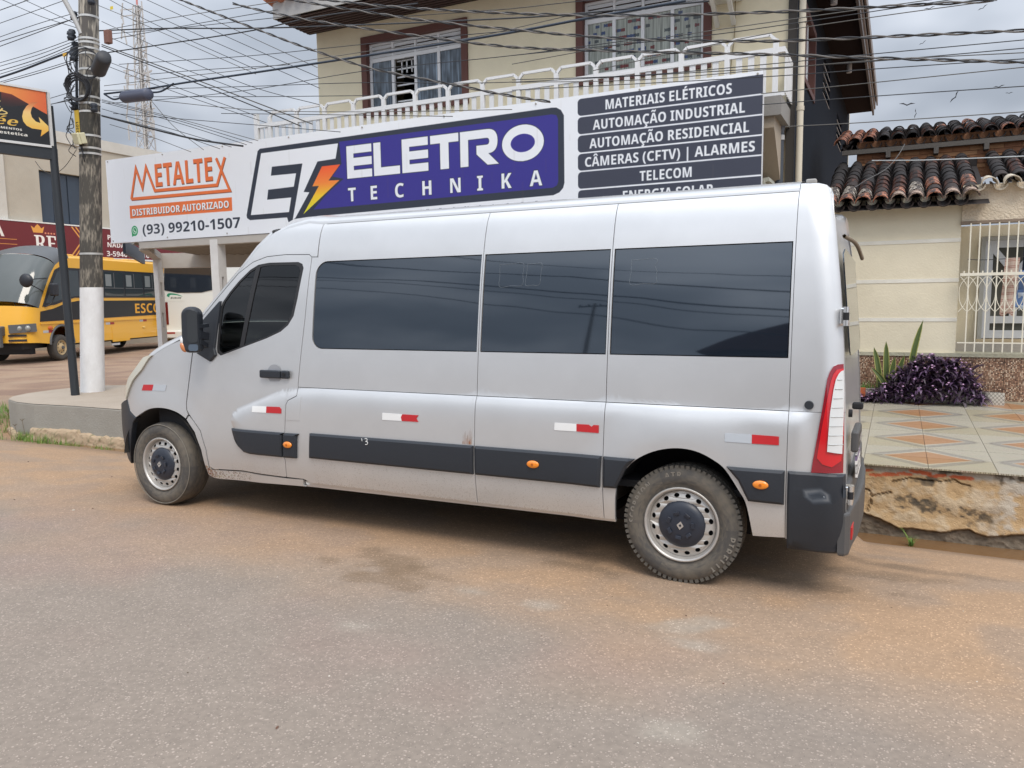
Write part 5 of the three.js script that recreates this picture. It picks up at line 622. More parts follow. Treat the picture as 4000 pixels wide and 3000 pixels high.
  const roof = (name, x0, x1, zLow, yLow, zTop, yTop, pitch, paleRows, seed) => { const rg = part(h, name, new THREE.PlaneGeometry(0.01, 0.01), shade[0]); rg.geometry = (() => { const g = new THREE.BufferGeometry(); const P = [x0, yLow - 0.06, zLow + 0.02, x1, yLow - 0.06, zLow + 0.02, x1, yTop - 0.06, zTop, x0, yTop - 0.06, zTop]; g.setAttribute('position', new THREE.Float32BufferAttribute(P, 3)); g.setIndex([0, 1, 2, 0, 2, 3]); g.computeVertexNormals(); return g; })(); const len = Math.hypot(zTop - zLow, yTop - yLow), a = Math.atan2(yTop - yLow, zLow - zTop), n = Math.ceil(len / 0.235), ch = []; const cols = Math.floor((x1 - x0) / pitch);
    for (let i = 0; i <= cols; i++) { const x = x0 + i * pitch; for (let k = 0; k < n; k++) { const d = 0.13 + k * 0.235, t = d / len, y = lerp(yLow, yTop, t), z = lerp(zLow, zTop, t); const q = rnd(); const m = paleRows(i, k, q, x); const j = () => (rnd() - 0.5) * 0.016; const c = part(rg, 'clay_tile', cover, m); c.position.set(x + j(), y + 0.045 + j() * 0.5, z); c.rotation.set(a + (rnd() - 0.5) * 0.05 + 0.04, (rnd() - 0.5) * 0.09, 0, 'YXZ'); if (i < cols) { const c2 = chan.clone(); c2.rotateX(a + 0.04); c2.translate(x + pitch / 2 + j(), y + 0.018, z); ch.push(c2); } } } part(rg, 'ridge_board', bx(x0, x1, yTop - 0.10, yTop + 0.06, zTop - 0.06, zTop + 0.02), shade[0]); const cm = part(rg, 'channel_tiles', merge(ch), shade[1]); cm.userData.kind = 'stuff'; };
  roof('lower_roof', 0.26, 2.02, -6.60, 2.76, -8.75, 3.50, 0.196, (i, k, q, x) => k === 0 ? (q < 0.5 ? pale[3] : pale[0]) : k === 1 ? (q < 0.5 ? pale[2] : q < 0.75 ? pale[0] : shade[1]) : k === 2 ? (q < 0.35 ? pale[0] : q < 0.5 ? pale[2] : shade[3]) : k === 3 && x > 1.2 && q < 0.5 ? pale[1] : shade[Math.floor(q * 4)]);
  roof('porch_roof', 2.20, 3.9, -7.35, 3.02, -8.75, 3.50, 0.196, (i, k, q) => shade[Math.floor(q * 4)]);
  part(h, 'porch_ceiling_panel', bx(2.02, 4.2, 2.95, 3.02, -7.42, -7.36), mat(0.62, 0.62, 0.60, 0.6)); part(h, 'porch_front_panel', bx(2.02, 4.2, 2.60, 3.0, -7.47, -7.421), mat(0.66, 0.66, 0.64, 0.6));
  for (let k = 0; k < 9; k++) { const c = part(h, 'coping_tile', k % 2 ? cover : chan, k % 2 ? plaster(0.62, 0.55, 0.44) : plaster(0.60, 0.53, 0.42)); c.position.set(1.90 + k * 0.115, 2.93 + (k % 2 ? 0.035 : 0.04), HZ + 0.02 - (k % 3) * 0.02); c.rotation.x = 0.25; }
  part(h, 'brick_wall', uvm(bx(0.45, 4.2, 3.3, 3.92, -8.95, -8.80)), (() => { const m = plaster(0.30, 0.145, 0.075, 0.95, 0.012, 2); return m; })());
  for (let r = 0; r < 5; r++) for (let k = 0; k < 12; k++) { const x = 0.46 + k * 0.21 + (r % 2) * 0.1; part(h, 'brick', uvm(bx(x, x + 0.198, 3.42 + r * 0.062, 3.472 + r * 0.062, -8.799, -8.788 + 0.004 * rnd()), 3), [brickM(0), brickM(1), brickM(2)][Math.floor(rnd() * 3)]); }
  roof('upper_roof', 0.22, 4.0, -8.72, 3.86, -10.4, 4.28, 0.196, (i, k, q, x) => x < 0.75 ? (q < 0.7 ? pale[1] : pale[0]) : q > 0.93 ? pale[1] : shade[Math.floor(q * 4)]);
  part(h, 'eaves_beam', uvm(bx(0.25, 4.1, 3.735, 3.80, -8.76, -8.70)), plaster(0.11, 0.10, 0.09)); for (let k = 0; k < 6; k++) part(h, 'rafter_end', bx(0.85 + k * 0.62, 0.91 + k * 0.62, 3.64, 3.735, -8.78, -8.62), plaster(0.12, 0.11, 0.10));
}
function brickM(k) { brickM.c ||= [[0.34, 0.155, 0.075], [0.28, 0.13, 0.07], [0.38, 0.20, 0.10]].map(c => plaster(...c, 0.95, 0.004, 2)); return brickM.c[k]; }
// ---------- porch grille
{
  const g = thing('porch_grille', 'cream iron grille with looped bars in front of the house door', 'grille'), m = mat(0.74, 0.70, 0.58, 0.5), Z = -6.70, xs = []; for (let k = 0; k < 14; k++) xs.push(1.845 + k * 0.0975);
  for (const x of xs) part(g, 'bar', bx(x - 0.007, x + 0.007, 0.93, 2.484, Z - 0.007, Z + 0.007), m);
  part(g, 'mid_rail', bx(1.755, 3.2, 1.855, 1.89, Z - 0.010, Z + 0.012), m); part(g, 'low_rail', bx(1.755, 3.2, 1.035, 1.05, Z - 0.008, Z + 0.008), m);
  for (let k = -1; k < 13; k++) { const x = 1.845 + (k + 0.5) * 0.0975; part(g, 'finial', bx(x - 0.007, x + 0.007, 1.891, 1.915, Z - 0.006, Z + 0.006), m); for (const s of [-1, 1]) part(g, 'loop', tube([[x + s * 0.045, 1.85, Z], [x, 1.80, Z], [x - s * 0.040, 1.72, Z], [x - s * 0.043, 1.62, Z], [x - s * 0.03, 1.54, Z], [x, 1.475, Z], [x + s * 0.045, 1.42, Z]], 0.0045, 26, 5), m); }
}
// ---------- white door behind the grille, washing
{
  const d = thing('house_door', 'white framed glass door with V shaped bars behind the grille', 'door'), Z = HZ - 0.50, f = mat(0.60, 0.62, 0.64, 0.45), gl = mat(0.105, 0.105, 0.09, 0.12, { phys: true }), x0 = 2.06, x1 = 2.72, y0 = 1.07, y1 = 2.30;
  part(d, 'glass', bx(x0, x1, y0, y1, Z - 0.02, Z - 0.01), gl); part(d, 'stile', bx(x0, x0 + 0.085, y0, y1, Z, Z + 0.03), f); part(d, 'stile', bx(x1 - 0.085, x1, y0, y1, Z, Z + 0.03), f); part(d, 'rail', bx(x0 + 0.086, x1 - 0.086, y1 - 0.09, y1, Z, Z + 0.03), f); part(d, 'rail', bx(x0 + 0.086, x1 - 0.086, y0, y0 + 0.10, Z, Z + 0.03), f); part(d, 'rail', bx(x0 + 0.086, x1 - 0.086, y0 + 0.19, y0 + 0.28, Z, Z + 0.03), f);
  const c = (x0 + x1) / 2; part(d, 'mullion', bx(c - 0.04, c + 0.04, y0 + 0.281, 1.90, Z, Z + 0.03), f); part(d, 'diagonal', bar([c, 1.88, Z + 0.015], [x0 + 0.07, 2.22, Z + 0.015], 0.031, 0.075), f); part(d, 'diagonal', bar([c, 1.88, Z + 0.017], [x1 - 0.07, 2.22, Z + 0.017], 0.031, 0.075), f); part(d, 'door_frame', [bx(x0 - 0.05, x0 - 0.001, y0 - 0.02, y1 + 0.05, Z - 0.03, Z + 0.05), bx(x0, x1, y1 + 0.001, y1 + 0.05, Z - 0.03, Z + 0.05), bx(x1 + 0.001, x1 + 0.05, y0 - 0.02, y1 + 0.05, Z - 0.03, Z + 0.05)], mat(0.40, 0.40, 0.37, 0.6));
  const cloth = (w, h2, dx, seed, taper = 0) => { const g = new THREE.PlaneGeometry(w, h2, 16, 20), p = g.attributes.position; for (let i = 0; i < p.count; i++) { const x = p.getX(i), y = p.getY(i), t = 0.5 - y / h2; p.setX(i, x * (1 - taper * (1 - t)) + dx * t); p.setZ(i, 0.018 * Math.sin(x * 40 + seed) * (0.4 + t) + 0.01 * Math.sin(y * 20 + seed)); if (t > 0.95) p.setY(i, y + 0.02 * Math.sin(x * 60 + seed)); } g.computeVertexNormals(); return g; };
  const plaid = canvasTex(128, 256, (g, w, h2) => { g.fillStyle = '#d8c3b4'; g.fillRect(0, 0, w, h2); g.strokeStyle = 'rgba(150,80,70,0.6)'; g.lineWidth = 3; for (let k = 0; k < 9; k++) { g.beginPath(); g.moveTo(0, k * 30 + 8); g.lineTo(w, k * 30 + 4); g.moveTo(0, k * 30 + 15); g.lineTo(w, k * 30 + 11); g.stroke(); } g.strokeStyle = 'rgba(160,100,90,0.35)'; for (let k = 0; k < 4; k++) { g.beginPath(); g.moveTo(k * 40 + 5, 0); g.lineTo(k * 40 + 5, h2); g.stroke(); } });
  const t = cloth(0.15, 0.68, -0.03, 1); t.translate(2.30, 1.72, -6.78); solo('hanging_towel', t, mat(0.9, 0.9, 0.9, 0.95, { map: plaid }), 'pale pink checked towel hanging on the line behind the grille', 'towel');
  const j = thing('denim_shorts', 'ripped blue denim shorts hanging on the line behind the grille', 'shorts'); const dm = mat(0.13, 0.22, 0.42, 0.9), fr = mat(0.55, 0.62, 0.70, 0.95); const a = cloth(0.20, 0.24, 0, 2); a.translate(2.475, 1.79, -6.775); part(j, 'waist', a, dm); const l1 = cloth(0.105, 0.22, -0.02, 4); l1.translate(2.415, 1.57, -6.77); part(j, 'leg', l1, dm); const l2 = cloth(0.105, 0.24, 0.02, 5); l2.translate(2.535, 1.56, -6.77); part(j, 'leg', l2, dm); for (const [x, y] of [[2.40, 1.62], [2.41, 1.47], [2.55, 1.45], [2.46, 1.80]]) { const q = cloth(0.07, 0.05, 0.01, x * 50); q.translate(x, y, -6.752); part(j, 'ripped_patch', q, fr); }
  const bl = cloth(0.13, 0.36, 0.03, 7, 0.5); bl.translate(2.44, 2.05, -6.79); solo('hanging_shirt', bl, mat(0.022, 0.030, 0.055, 0.95), 'dark navy garment hanging high on the line behind the grille', 'shirt'); const b2 = cloth(0.08, 0.20, 0.0, 9, 0.3); b2.translate(2.475, 2.09, -6.765); solo('blue_cloth', b2, mat(0.03, 0.13, 0.42, 0.9), 'bright blue cloth hanging over the dark garment at the grille', 'cloth');
  solo('washing_line', tube([[1.83, 2.055, -6.71], [1.95, 2.045, -6.74], [2.2, 2.05, -6.78], [2.6, 2.09, -6.78], [3.1, 2.12, -6.78]], 0.005, 24, 5), mat(0.05, 0.05, 0.05, 0.7), 'thin dark washing line knotted to the first grille bar', 'washing line');
}
// ---------- planter and plants
{
  const pl = thing('tiled_planter', 'low planter edged with white lattice tiles and one red block', 'planter'); const lt = canvasTex(256, 128, (g, w, h2) => { g.fillStyle = '#c9c4b8'; g.fillRect(0, 0, w, h2); g.strokeStyle = '#6f6a60'; g.lineWidth = 4; for (let k = -4; k < 12; k++) { g.beginPath(); g.moveTo(k * 36, 0); g.lineTo(k * 36 + 128, h2); g.moveTo(k * 36 + 128, 0); g.lineTo(k * 36, h2); g.stroke(); } });
  for (let k = 0; k < 5; k++) part(pl, 'edge_tile', bx(0.76 + k * 0.30, 1.056 + k * 0.30, 0.30, 0.47, -6.42, -6.40), mat(0.95, 0.95, 0.95, 0.4, { map: lt })); part(pl, 'red_block', bx(0.60, 0.757, 0.30, 0.475, -6.43, -6.38), plaster(0.50, 0.13, 0.05)); part(pl, 'soil', bx(0.60, 2.25, 0.28, 0.44, -6.78, -6.421), plaster(0.07, 0.05, 0.035));
  const r = rng(17);
  const leafG = (L, w, bend, az, tilt, x, y, z) => { const P = []; const n = 5, dx = Math.cos(az), dz = Math.sin(az); const pt = (t) => { const d = L * t, e = tilt - bend * t; return [x + dx * Math.cos(e) * d, y + Math.sin(e) * d, z + dz * Math.cos(e) * d]; }; for (let i = 0; i < n; i++) { const a = pt(i / n), b = pt((i + 1) / n), f = (t) => w * Math.sin(Math.PI * Math.pow(clamp(t + 0.04), 0.75)) , wa = f(i / n), wb = i === n - 1 ? 0.0004 : f((i + 1) / n); const q = [[a[0] - dz * wa, a[1], a[2] + dx * wa], [a[0] + dz * wa, a[1], a[2] - dx * wa], [b[0] + dz * wb, b[1], b[2] - dx * wb], [b[0] - dz * wb, b[1], b[2] + dx * wb]]; for (const k of [0, 1, 2, 0, 2, 3]) P.push(...q[k]); } const g = new THREE.BufferGeometry(); g.setAttribute('position', new THREE.Float32BufferAttribute(P, 3)); g.computeVertexNormals(); return g; };
  const heart = thing('purple_plant', 'mounded purple-leaved plant with tiny pink flowers in the planter', 'plant'); const pm = [[0.080, 0.040, 0.088], [0.055, 0.030, 0.062], [0.135, 0.078, 0.145], [0.065, 0.046, 0.058]].map(c => mat(...c, 0.5)); const groups = [[], [], [], []], fl = [];
  for (let k = 0; k < 3400; k++) { const a = r() * 6.283, q = Math.pow(r(), 0.5), cx = 1.52 + 0.52 * q * Math.cos(a) + (r() < 0.25 ? -0.42 : 0), cz = -6.38 + 0.25 * q * Math.sin(a); const hh = 0.32 + 0.60 * Math.sqrt(Math.max(0, 1 - q * q)) * (0.72 + 0.4 * fbm(cx * 5, cz * 5, 3)) * sstep(0.7, 1.35, cx) * sstep(2.2, 1.85, cx); const y = 0.30 + (hh - 0.26) * Math.pow(r(), 0.4); groups[Math.floor(r() * 4)].push(leafG(0.08 + 0.08 * r(), 0.011 + 0.008 * r(), 1.3 * r(), r() * 6.283, 0.9 - 0.6 * r(), cx, y, cz)); if (k % 20 === 0) { const f = new THREE.OctahedronGeometry(0.0125, 0); f.scale(1.2, 0.8, 1.2); f.translate(cx, y + 0.035, cz + 0.05); fl.push(f); } }
  groups.forEach((L, i) => { const m = part(heart, 'leaves', merge(L), pm[i]); m.userData.kind = 'stuff'; }); const fm = part(heart, 'flowers', merge(fl), mat(0.66, 0.40, 0.62, 0.7)); fm.userData.kind = 'stuff';
  for (let k = 0; k < 6; k++) { const a = r() * 6.28; part(heart, 'stem', tube([[1.55 + 0.3 * Math.cos(a), 0.4, -6.45], [1.55 + 0.4 * Math.cos(a), 0.75, -6.42 + 0.1 * Math.sin(a)], [1.55 + 0.5 * Math.cos(a), 0.80, -6.38 + 0.12 * Math.sin(a)]], 0.006, 8, 5), pm[1]); }
  const sn = thing('snake_plant', 'upright variegated snake plant with yellow leaf edges beside the purple plant', 'plant'); const gm = mat(0.085, 0.125, 0.035, 0.5), ym = mat(0.42, 0.42, 0.13, 0.5);
  for (const [x, hgt, lean, az, z] of [[0.92, 0.62, 0.10, 2.6, -6.48], [0.99, 0.70, 0.06, 1.9, -6.5], [1.04, 0.50, 0.10, 1.2, -6.46], [1.10, 0.52, 0.12, 0.8, -6.5], [1.24, 0.98, 0.14, 0.35, -6.48], [1.16, 0.45, 0.20, 0.2, -6.45], [1.0, 0.36, 0.2, 2.9, -6.44], [1.08, 0.34, 0.05, 4.5, -6.42], [1.18, 0.40, 0.2, 5.6, -6.42]]) { const mk = (w, o) => { const P = []; const n = 8; const pt = (t) => [x + lean * t * t * Math.cos(az), 0.40 + hgt * 0.95 * t, z + 0.3 * lean * t * t * Math.sin(az) + o]; for (let i = 0; i < n; i++) { const a = pt(i / n), b = pt((i + 1) / n), f = (t) => w * (0.5 + 0.6 * Math.sin(Math.PI * Math.min(1, t * 0.9 + 0.05))) * (t > 0.85 ? Math.max(0, (1 - t) / 0.15) : 1), wa = f(i / n), wb = f((i + 1) / n); const cup = 0.35; for (const s of [-1, 1]) { const q = [[a[0], a[1], a[2]], [a[0] + s * wa, a[1], a[2] + cup * wa], [b[0] + s * wb, b[1], b[2] + cup * wb], [b[0], b[1], b[2]]]; for (const k of [0, 1, 2, 0, 2, 3]) P.push(...q[k]); } } const g = new THREE.BufferGeometry(); g.setAttribute('position', new THREE.Float32BufferAttribute(P, 3)); g.computeVertexNormals(); return g; }; const lf = part(sn, 'leaf', mk(0.034, 0), ym); part(lf, 'leaf_centre', mk(0.024, 0.004), gm); }
  const wd = []; for (let k = 0; k < 160; k++) wd.push([0.66 + 0.5 * r(), 0.44, -6.45 - 0.25 * r(), 0.04 + 0.10 * r(), 0.03, r() * 6.28, 0.006]); solo('planter_weeds', blades(wd, r), grassMat, 'low green weeds filling the left end of the planter', 'weeds', null, 'stuff');
}


// =====================================================================  SCHOOL BUS
{
  const bus = thing('school_bus', 'yellow school bus with black side band waiting in the side street', 'bus', [-22.069,-0.050,-11.080], 1.950);
  const yel = mat(0.80, 0.42, 0.035, 0.38, { phys: true, clearcoat: 0.4 }), blk = mat(0.018, 0.020, 0.026, 0.45), gls = mat(0.035, 0.045, 0.05, 0.06, { phys: true, ior: 1.6 }), gry = mat(0.10, 0.105, 0.11, 0.5), red = mat(0.35, 0.02, 0.02, 0.4), sil = mat(0.5, 0.5, 0.5, 0.4), WD = 2.25;
  const arch = (c) => { const o = []; for (let k = 0; k <= 14; k++) { const a = Math.PI - k / 14 * Math.PI; o.push([c + 0.56 * Math.cos(a), 0.52 + 0.56 * Math.sin(a)]); } return o; };
  const FR = [[-1.06, 0.60], [-1.04, 1.0], [-1.0, 1.3], [-0.95, 1.62], [-0.80, 1.92], [-0.55, 2.32], [-0.33, 2.65], [-0.08, 2.92], [0.2, 3.08], [0.6, 3.16]];
  const side = [...FR, [1.4, 3.18], [7.15, 3.18], [7.3, 3.0], [7.35, 0.55], [6.42 + 0.57, 0.52], ...arch(6.42).reverse(), [6.42 - 0.57, 0.48], [0.57, 0.50], ...arch(0).reverse(), [-0.57, 0.55]];
  for (const z of [-0.03, -WD]) { const g = slab(side, z, z + 0.03); part(bus, 'body_side', g, yel); }
  const across = (L, bulge, m, name, off = 0, parent = bus) => { const P = [], I = [], n = 18; L.forEach(([u, y], i) => { const a = L[Math.max(0, i - 1)], b = L[Math.min(L.length - 1, i + 1)]; let tx = b[0] - a[0], ty = b[1] - a[1]; const l = Math.hypot(tx, ty); for (let k = 0; k <= n; k++) { const s = 0.5 - 0.5 * Math.cos(k / n * Math.PI), v = Math.abs(2 * s - 1), h = bulge * Math.pow(Math.max(0, 1 - Math.pow(v, 2.3)), 1 / 2.3) + off; P.push(u - ty / l * h, y + tx / l * h, lerp(0, -WD, s)); } }); for (let i = 0; i < L.length - 1; i++) for (let k = 0; k < n; k++) { const a = i * (n + 1) + k; I.push(a, a + n + 1, a + 1, a + 1, a + n + 1, a + n + 2); } const g = new THREE.BufferGeometry(); g.setAttribute('position', new THREE.Float32BufferAttribute(P, 3)); g.setIndex(I); g.computeVertexNormals(); return part(parent, name, g, m); };
  across([FR[0], FR[1], FR[2], FR[3]], 0.60, yel, 'nose'); const ws = across(FR.slice(3, 8), 0.50, mat(0.085, 0.095, 0.09, 0.08, { phys: true, ior: 1.6 }), 'windscreen'); across(FR.slice(7), 0.42, gry, 'front_cap'); across([[0.6, 3.16], [1.4, 3.18], [4, 3.18], [7.15, 3.18]], 0.14, yel, 'roof'); across([[7.15, 3.18], [7.3, 3.0], [7.35, 0.55]], 0.1, yel, 'rear');
  part(ws, 'wiper', bar([-1.30, 1.66, -0.45], [-1.02, 2.05, -0.75], 0.02, 0.02), blk); part(ws, 'wiper', bar([-1.42, 1.66, -1.4], [-1.16, 2.05, -1.7], 0.02, 0.02), blk);
  // side glass in a black strip, each window its own
  const ss = [[-0.778,1.689],[0.061,2.714],[0.229,2.809],[7.195,2.956],[6.807,1.9],[2.265,1.899],[0.485,1.938],[0.12,1.899],[-0.434,1.774]];
  part(bus, 'window_band', slab([[-0.80, 1.66], [-0.45, 2.30], [-0.12, 2.78], [0.1, 2.86], [7.1, 2.86], [7.1, 1.93], [0.75, 1.93], [0.3, 1.85], [-0.2, 1.72]], 0.002, 0.014), blk);
  const wins = [[[-0.66, 1.76], [-0.3, 2.33], [-0.05, 2.70], [0.12, 2.78], [0.98, 2.78], [0.98, 1.99], [0.7, 1.97], [0.3, 1.92], [-0.2, 1.80]]]; for (let k = 0; k < 5; k++) { const a = 1.12 + k * 1.22; wins.push(rrect(a, a + 1.13, 1.99, 2.79, 0.05)); }
  wins.forEach((w, k) => { const p = part(bus, 'side_window', slab(w, 0.015, 0.02), gls); if (k) { const a = 1.12 + (k - 1) * 1.22; part(p, 'window_rail', bx(a, a + 1.13, 2.24, 2.27, 0.0205, 0.03), gry); part(p, 'window_post', bx(a + 0.55, a + 0.58, 2.271, 2.78, 0.0205, 0.03), gry); part(p, 'interior_glimpse', slab(rect(a + 0.08, a + 0.42, 2.32, 2.72), 0.0203, 0.0207), mat(0.22, 0.24, 0.24, 0.3)); } });
  // black band with lettering
  const bt = canvasTex(1024, 96, (g, w, h) => { g.fillStyle = '#181b20'; g.fillRect(0, 0, w, h); g.fillStyle = '#e3a32c'; g.font = 'bold 84px sans-serif'; g.textBaseline = 'middle'; const x0 = (4.05 + 0.95) / 8.3 * w; g.save(); g.translate(x0, h * 0.53); const tw = g.measureText('ESCOLAR').width; g.scale((7.15 - 4.05) / 8.3 * w / tw, 1); g.fillText('ESCOLAR', 0, 0); g.restore(); });
  const bandS = slab([[-0.95, 1.22], [7.3, 1.30], [7.3, 1.83], [0.9, 1.83], [0.3, 1.76], [-0.3, 1.60], [-0.9, 1.52]], 0.002, 0.010); { const p = bandS.attributes.position, u = bandS.attributes.uv; for (let i = 0; i < p.count; i++) u.setXY(i, (p.getX(i) + 0.95) / 8.3, (p.getY(i) - 1.28) / 0.55); } part(bus, 'name_band', bandS, mat(1, 1, 1, 0.45, { map: bt }));
  part(bus, 'waist_moulding', bx(-0.95, 7.3, 1.14, 1.19, 0.002, 0.03), yel);
  part(bus, 'locker_door', bx(2.62, 3.66, 0.42, 0.94, 0.002, 0.012), yel); part(bus, 'mud_flap', bx(2.6, 3.05, 0.30, 0.37, -0.05, 0.0), sil);
  for (const [u, y] of [[-0.85, 0.88], [2.3, 1.02], [4.35, 1.06]]) { const t = part(bus, 'reflective_tape', bx(u, u + 0.24, y, y + 0.075, 0.002, 0.006), sil); part(t, 'red_half', bx(u + 0.241, u + 0.48, y, y + 0.075, 0.002, 0.006), red); }
  part(bus, 'side_lamp', new THREE.SphereGeometry(0.09, 14, 10).scale(1.2, 0.7, 0.4).translate(-0.52, 1.02, 0.01), mat(0.6, 0.12, 0.02, 0.3)); part(bus, 'side_lamp', new THREE.SphereGeometry(0.07, 14, 10).scale(1.3, 0.6, 0.4).translate(4.6, 0.85, 0.01), mat(0.75, 0.5, 0.15, 0.3));
  for (const u of [1.1, 3.4, 5.0]) part(bus, 'roof_hatch', bx(u, u + 0.8, 3.28, 3.36, -1.5, -0.7, 0.03), yel);
  // front details
  const hl = part(bus, 'headlight_cluster', bar([-1.19, 1.06, 0.05], [-1.66, 1.03, -0.46], 0.12, 0.24), gry);
  for (const [u, z, r] of [[-1.37, -0.10, 0.095], [-1.50, -0.27, 0.095]]) part(bus, 'headlight', new THREE.SphereGeometry(r, 16, 12).scale(0.7, 1, 1).translate(u, 1.04, z), mat(0.26, 0.26, 0.24, 0.1, { phys: true, clearcoat: 1 }));
  part(bus, 'grille', [bx(-1.76, -1.58, 0.84, 1.12, -1.75, -0.62, 0.03)], gry); for (let k = 0; k < 3; k++) part(bus, 'grille_bar', bx(-1.80, -1.765, 0.88 + k * 0.08, 0.92 + k * 0.08, -1.7, -0.66, 0.01), mat(0.22, 0.22, 0.22, 0.4));
  part(bus, 'bull_bar', [bx(-1.86, -1.72, 0.50, 1.10, -0.74, -0.60, 0.03), bx(-1.86, -1.72, 0.50, 0.66, -1.8, -0.745, 0.03)], gry); for (const y of [0.70, 0.84]) part(bus, 'bumper_slot', bar([-1.40, y, -0.12], [-1.62, y, -0.52], 0.05, 0.055), blk);
  part(bus, 'round_mirror', new THREE.SphereGeometry(0.20, 20, 14).scale(0.55, 1, 1).translate(-1.55, 2.42, 0.12), blk); part(bus, 'mirror_stay', tube([[-1.5, 2.45, 0.1], [-0.5, 2.52, 0.02]], 0.015, 1, 6), blk); part(bus, 'mirror_stay', tube([[-1.5, 2.36, 0.1], [-0.72, 2.12, 0.02]], 0.015, 1, 6), blk);
  part(bus, 'side_mirror', bx(-0.60, -0.36, 1.98, 2.36, 0.10, 0.28, 0.05), blk); part(bus, 'side_mirror_arm', tube([[-0.45, 1.98, 0.18], [-0.55, 1.75, 0.1], [-0.7, 1.66, 0.02]], 0.02, 8, 6), blk);
  const tm = mat(0.075, 0.068, 0.06, 0.9), rm = mat(0.50, 0.37, 0.20, 0.6);
  for (const [u, z] of [[0, -0.02], [6.42, -0.02], [0, -WD + 0.02], [6.42, -WD + 0.02]]) { const w = new THREE.Group(); w.name = 'wheel'; w.position.set(u, 0.40, z); if (z < -1) w.rotation.y = Math.PI; bus.add(w); part(w, 'tyre', lathe([[0.23, -0.24], [0.36, -0.25], [0.395, -0.21], [0.40, -0.12], [0.395, -0.04], [0.36, -0.005], [0.30, 0.005], [0.235, -0.01]], 48).rotateX(Math.PI / 2), tm); const rim = part(w, 'rim', lathe([[0.235, -0.02], [0.22, -0.005], [0.205, -0.03], [0.19, -0.06], [0.10, -0.02], [0.08, 0.01], [0.0001, 0.012]], 40).rotateX(Math.PI / 2), rm); for (let k = 0; k < 8; k++) { const a = k / 8 * 6.283; part(rim, 'wheel_hole', cyl(0.022, 0.022, 0.004, 0.152 * Math.cos(a), 0.152 * Math.sin(a), -0.038, 10, 'z'), blk); } part(rim, 'hub', cyl(0.055, 0.05, 0.05, 0, 0, 0.02, 14, 'z'), gry); for (const [r, nm] of [[0.58, 'arch_trim']]) if (z > -1) { const t = new THREE.TorusGeometry(0.56, 0.04, 6, 24, Math.PI); t.translate(u, 0.52, 0.0); part(bus, nm, t, gry); } }
  part(bus, 'chassis', [bx(-1.3, 7.2, 0.42, 0.6, -WD + 0.35, -0.35), bx(-0.9, -0.7, 0.25, 0.42, -WD + 0.4, -0.4)], blk); part(bus, 'floor_pan', bx(-1.0, 7.3, 0.60, 0.66, -WD + 0.04, -0.04), blk);
  part(bus, 'dashboard', bx(-1.25, -0.7, 1.4, 1.7, -WD + 0.15, -0.15, 0.05), gry);
}
// =====================================================================  WHITE MINIBUS SEEN FROM BEHIND
{
  const m = thing('white_minibus', 'white minibus seen from behind beyond the canopy posts', 'minibus', [-23.05, 0, -16.9], 0.30); // local x right, z toward us
  const wh = mat(0.74, 0.75, 0.70, 0.4, { phys: true, clearcoat: 0.4 }), gl = mat(0.02, 0.026, 0.036, 0.05, { phys: true, ior: 1.7 }), blk = mat(0.03, 0.03, 0.03, 0.8);
  const sec = [[-1.06, 0.40], [-1.12, 0.9], [-1.12, 2.2], [-1.0, 3.25], [-0.85, 3.5], [0.85, 3.5], [1.0, 3.25], [1.12, 2.2], [1.12, 0.9], [1.06, 0.40]];
  part(m, 'body', slab(sec, -6.5, 0.0, [], 0.06), wh);
  part(m, 'rear_window', slab([[-1.05, 2.16], [-0.5, 2.05], [0.5, 2.05], [1.05, 2.16], [0.96, 3.22], [0.82, 3.36], [-0.82, 3.36], [-0.96, 3.22]], 0.002, 0.02), gl);
  part(m, 'bumper', bx(-1.12, 1.12, 0.32, 0.62, -0.05, 0.16, 0.06), wh); for (const x of [-1.05, 0.93]) part(m, 'tail_lamp', bx(x, x + 0.12, 0.85, 1.70, 0.002, 0.03, 0.01), mat(0.14, 0.010, 0.012, 0.3)); for (const x of [-0.95, 0.60]) part(m, 'reflector', bx(x, x + 0.35, 0.50, 0.56, 0.161, 0.17), mat(0.35, 0.02, 0.02, 0.4));
  const t = canvasTex(256, 128, (g, w, h) => { g.fillStyle = '#dfe0d8'; g.fillRect(0, 0, w, h); g.fillStyle = '#2c8f6c'; g.beginPath(); g.moveTo(20, 62); g.quadraticCurveTo(20, 10, 90, 22); g.quadraticCurveTo(180, 32, 240, 70); g.quadraticCurveTo(150, 44, 80, 44); g.quadraticCurveTo(50, 44, 55, 78); g.closePath(); g.fill(); g.fillStyle = '#3d4238'; g.font = 'italic bold 38px sans-serif'; g.fillText('BUBURE', 66, 100); }); const lg = new THREE.PlaneGeometry(0.78, 0.36); lg.translate(-0.62, 1.92, 0.006); part(m, 'name_decal', lg, mat(1, 1, 1, 0.5, { map: t }));
  for (const x of [-0.85, 0.85]) part(m, 'wheel', cyl(0.38, 0.38, 0.24, x, 0.38, -1.4, 24, 'x'), blk);
}
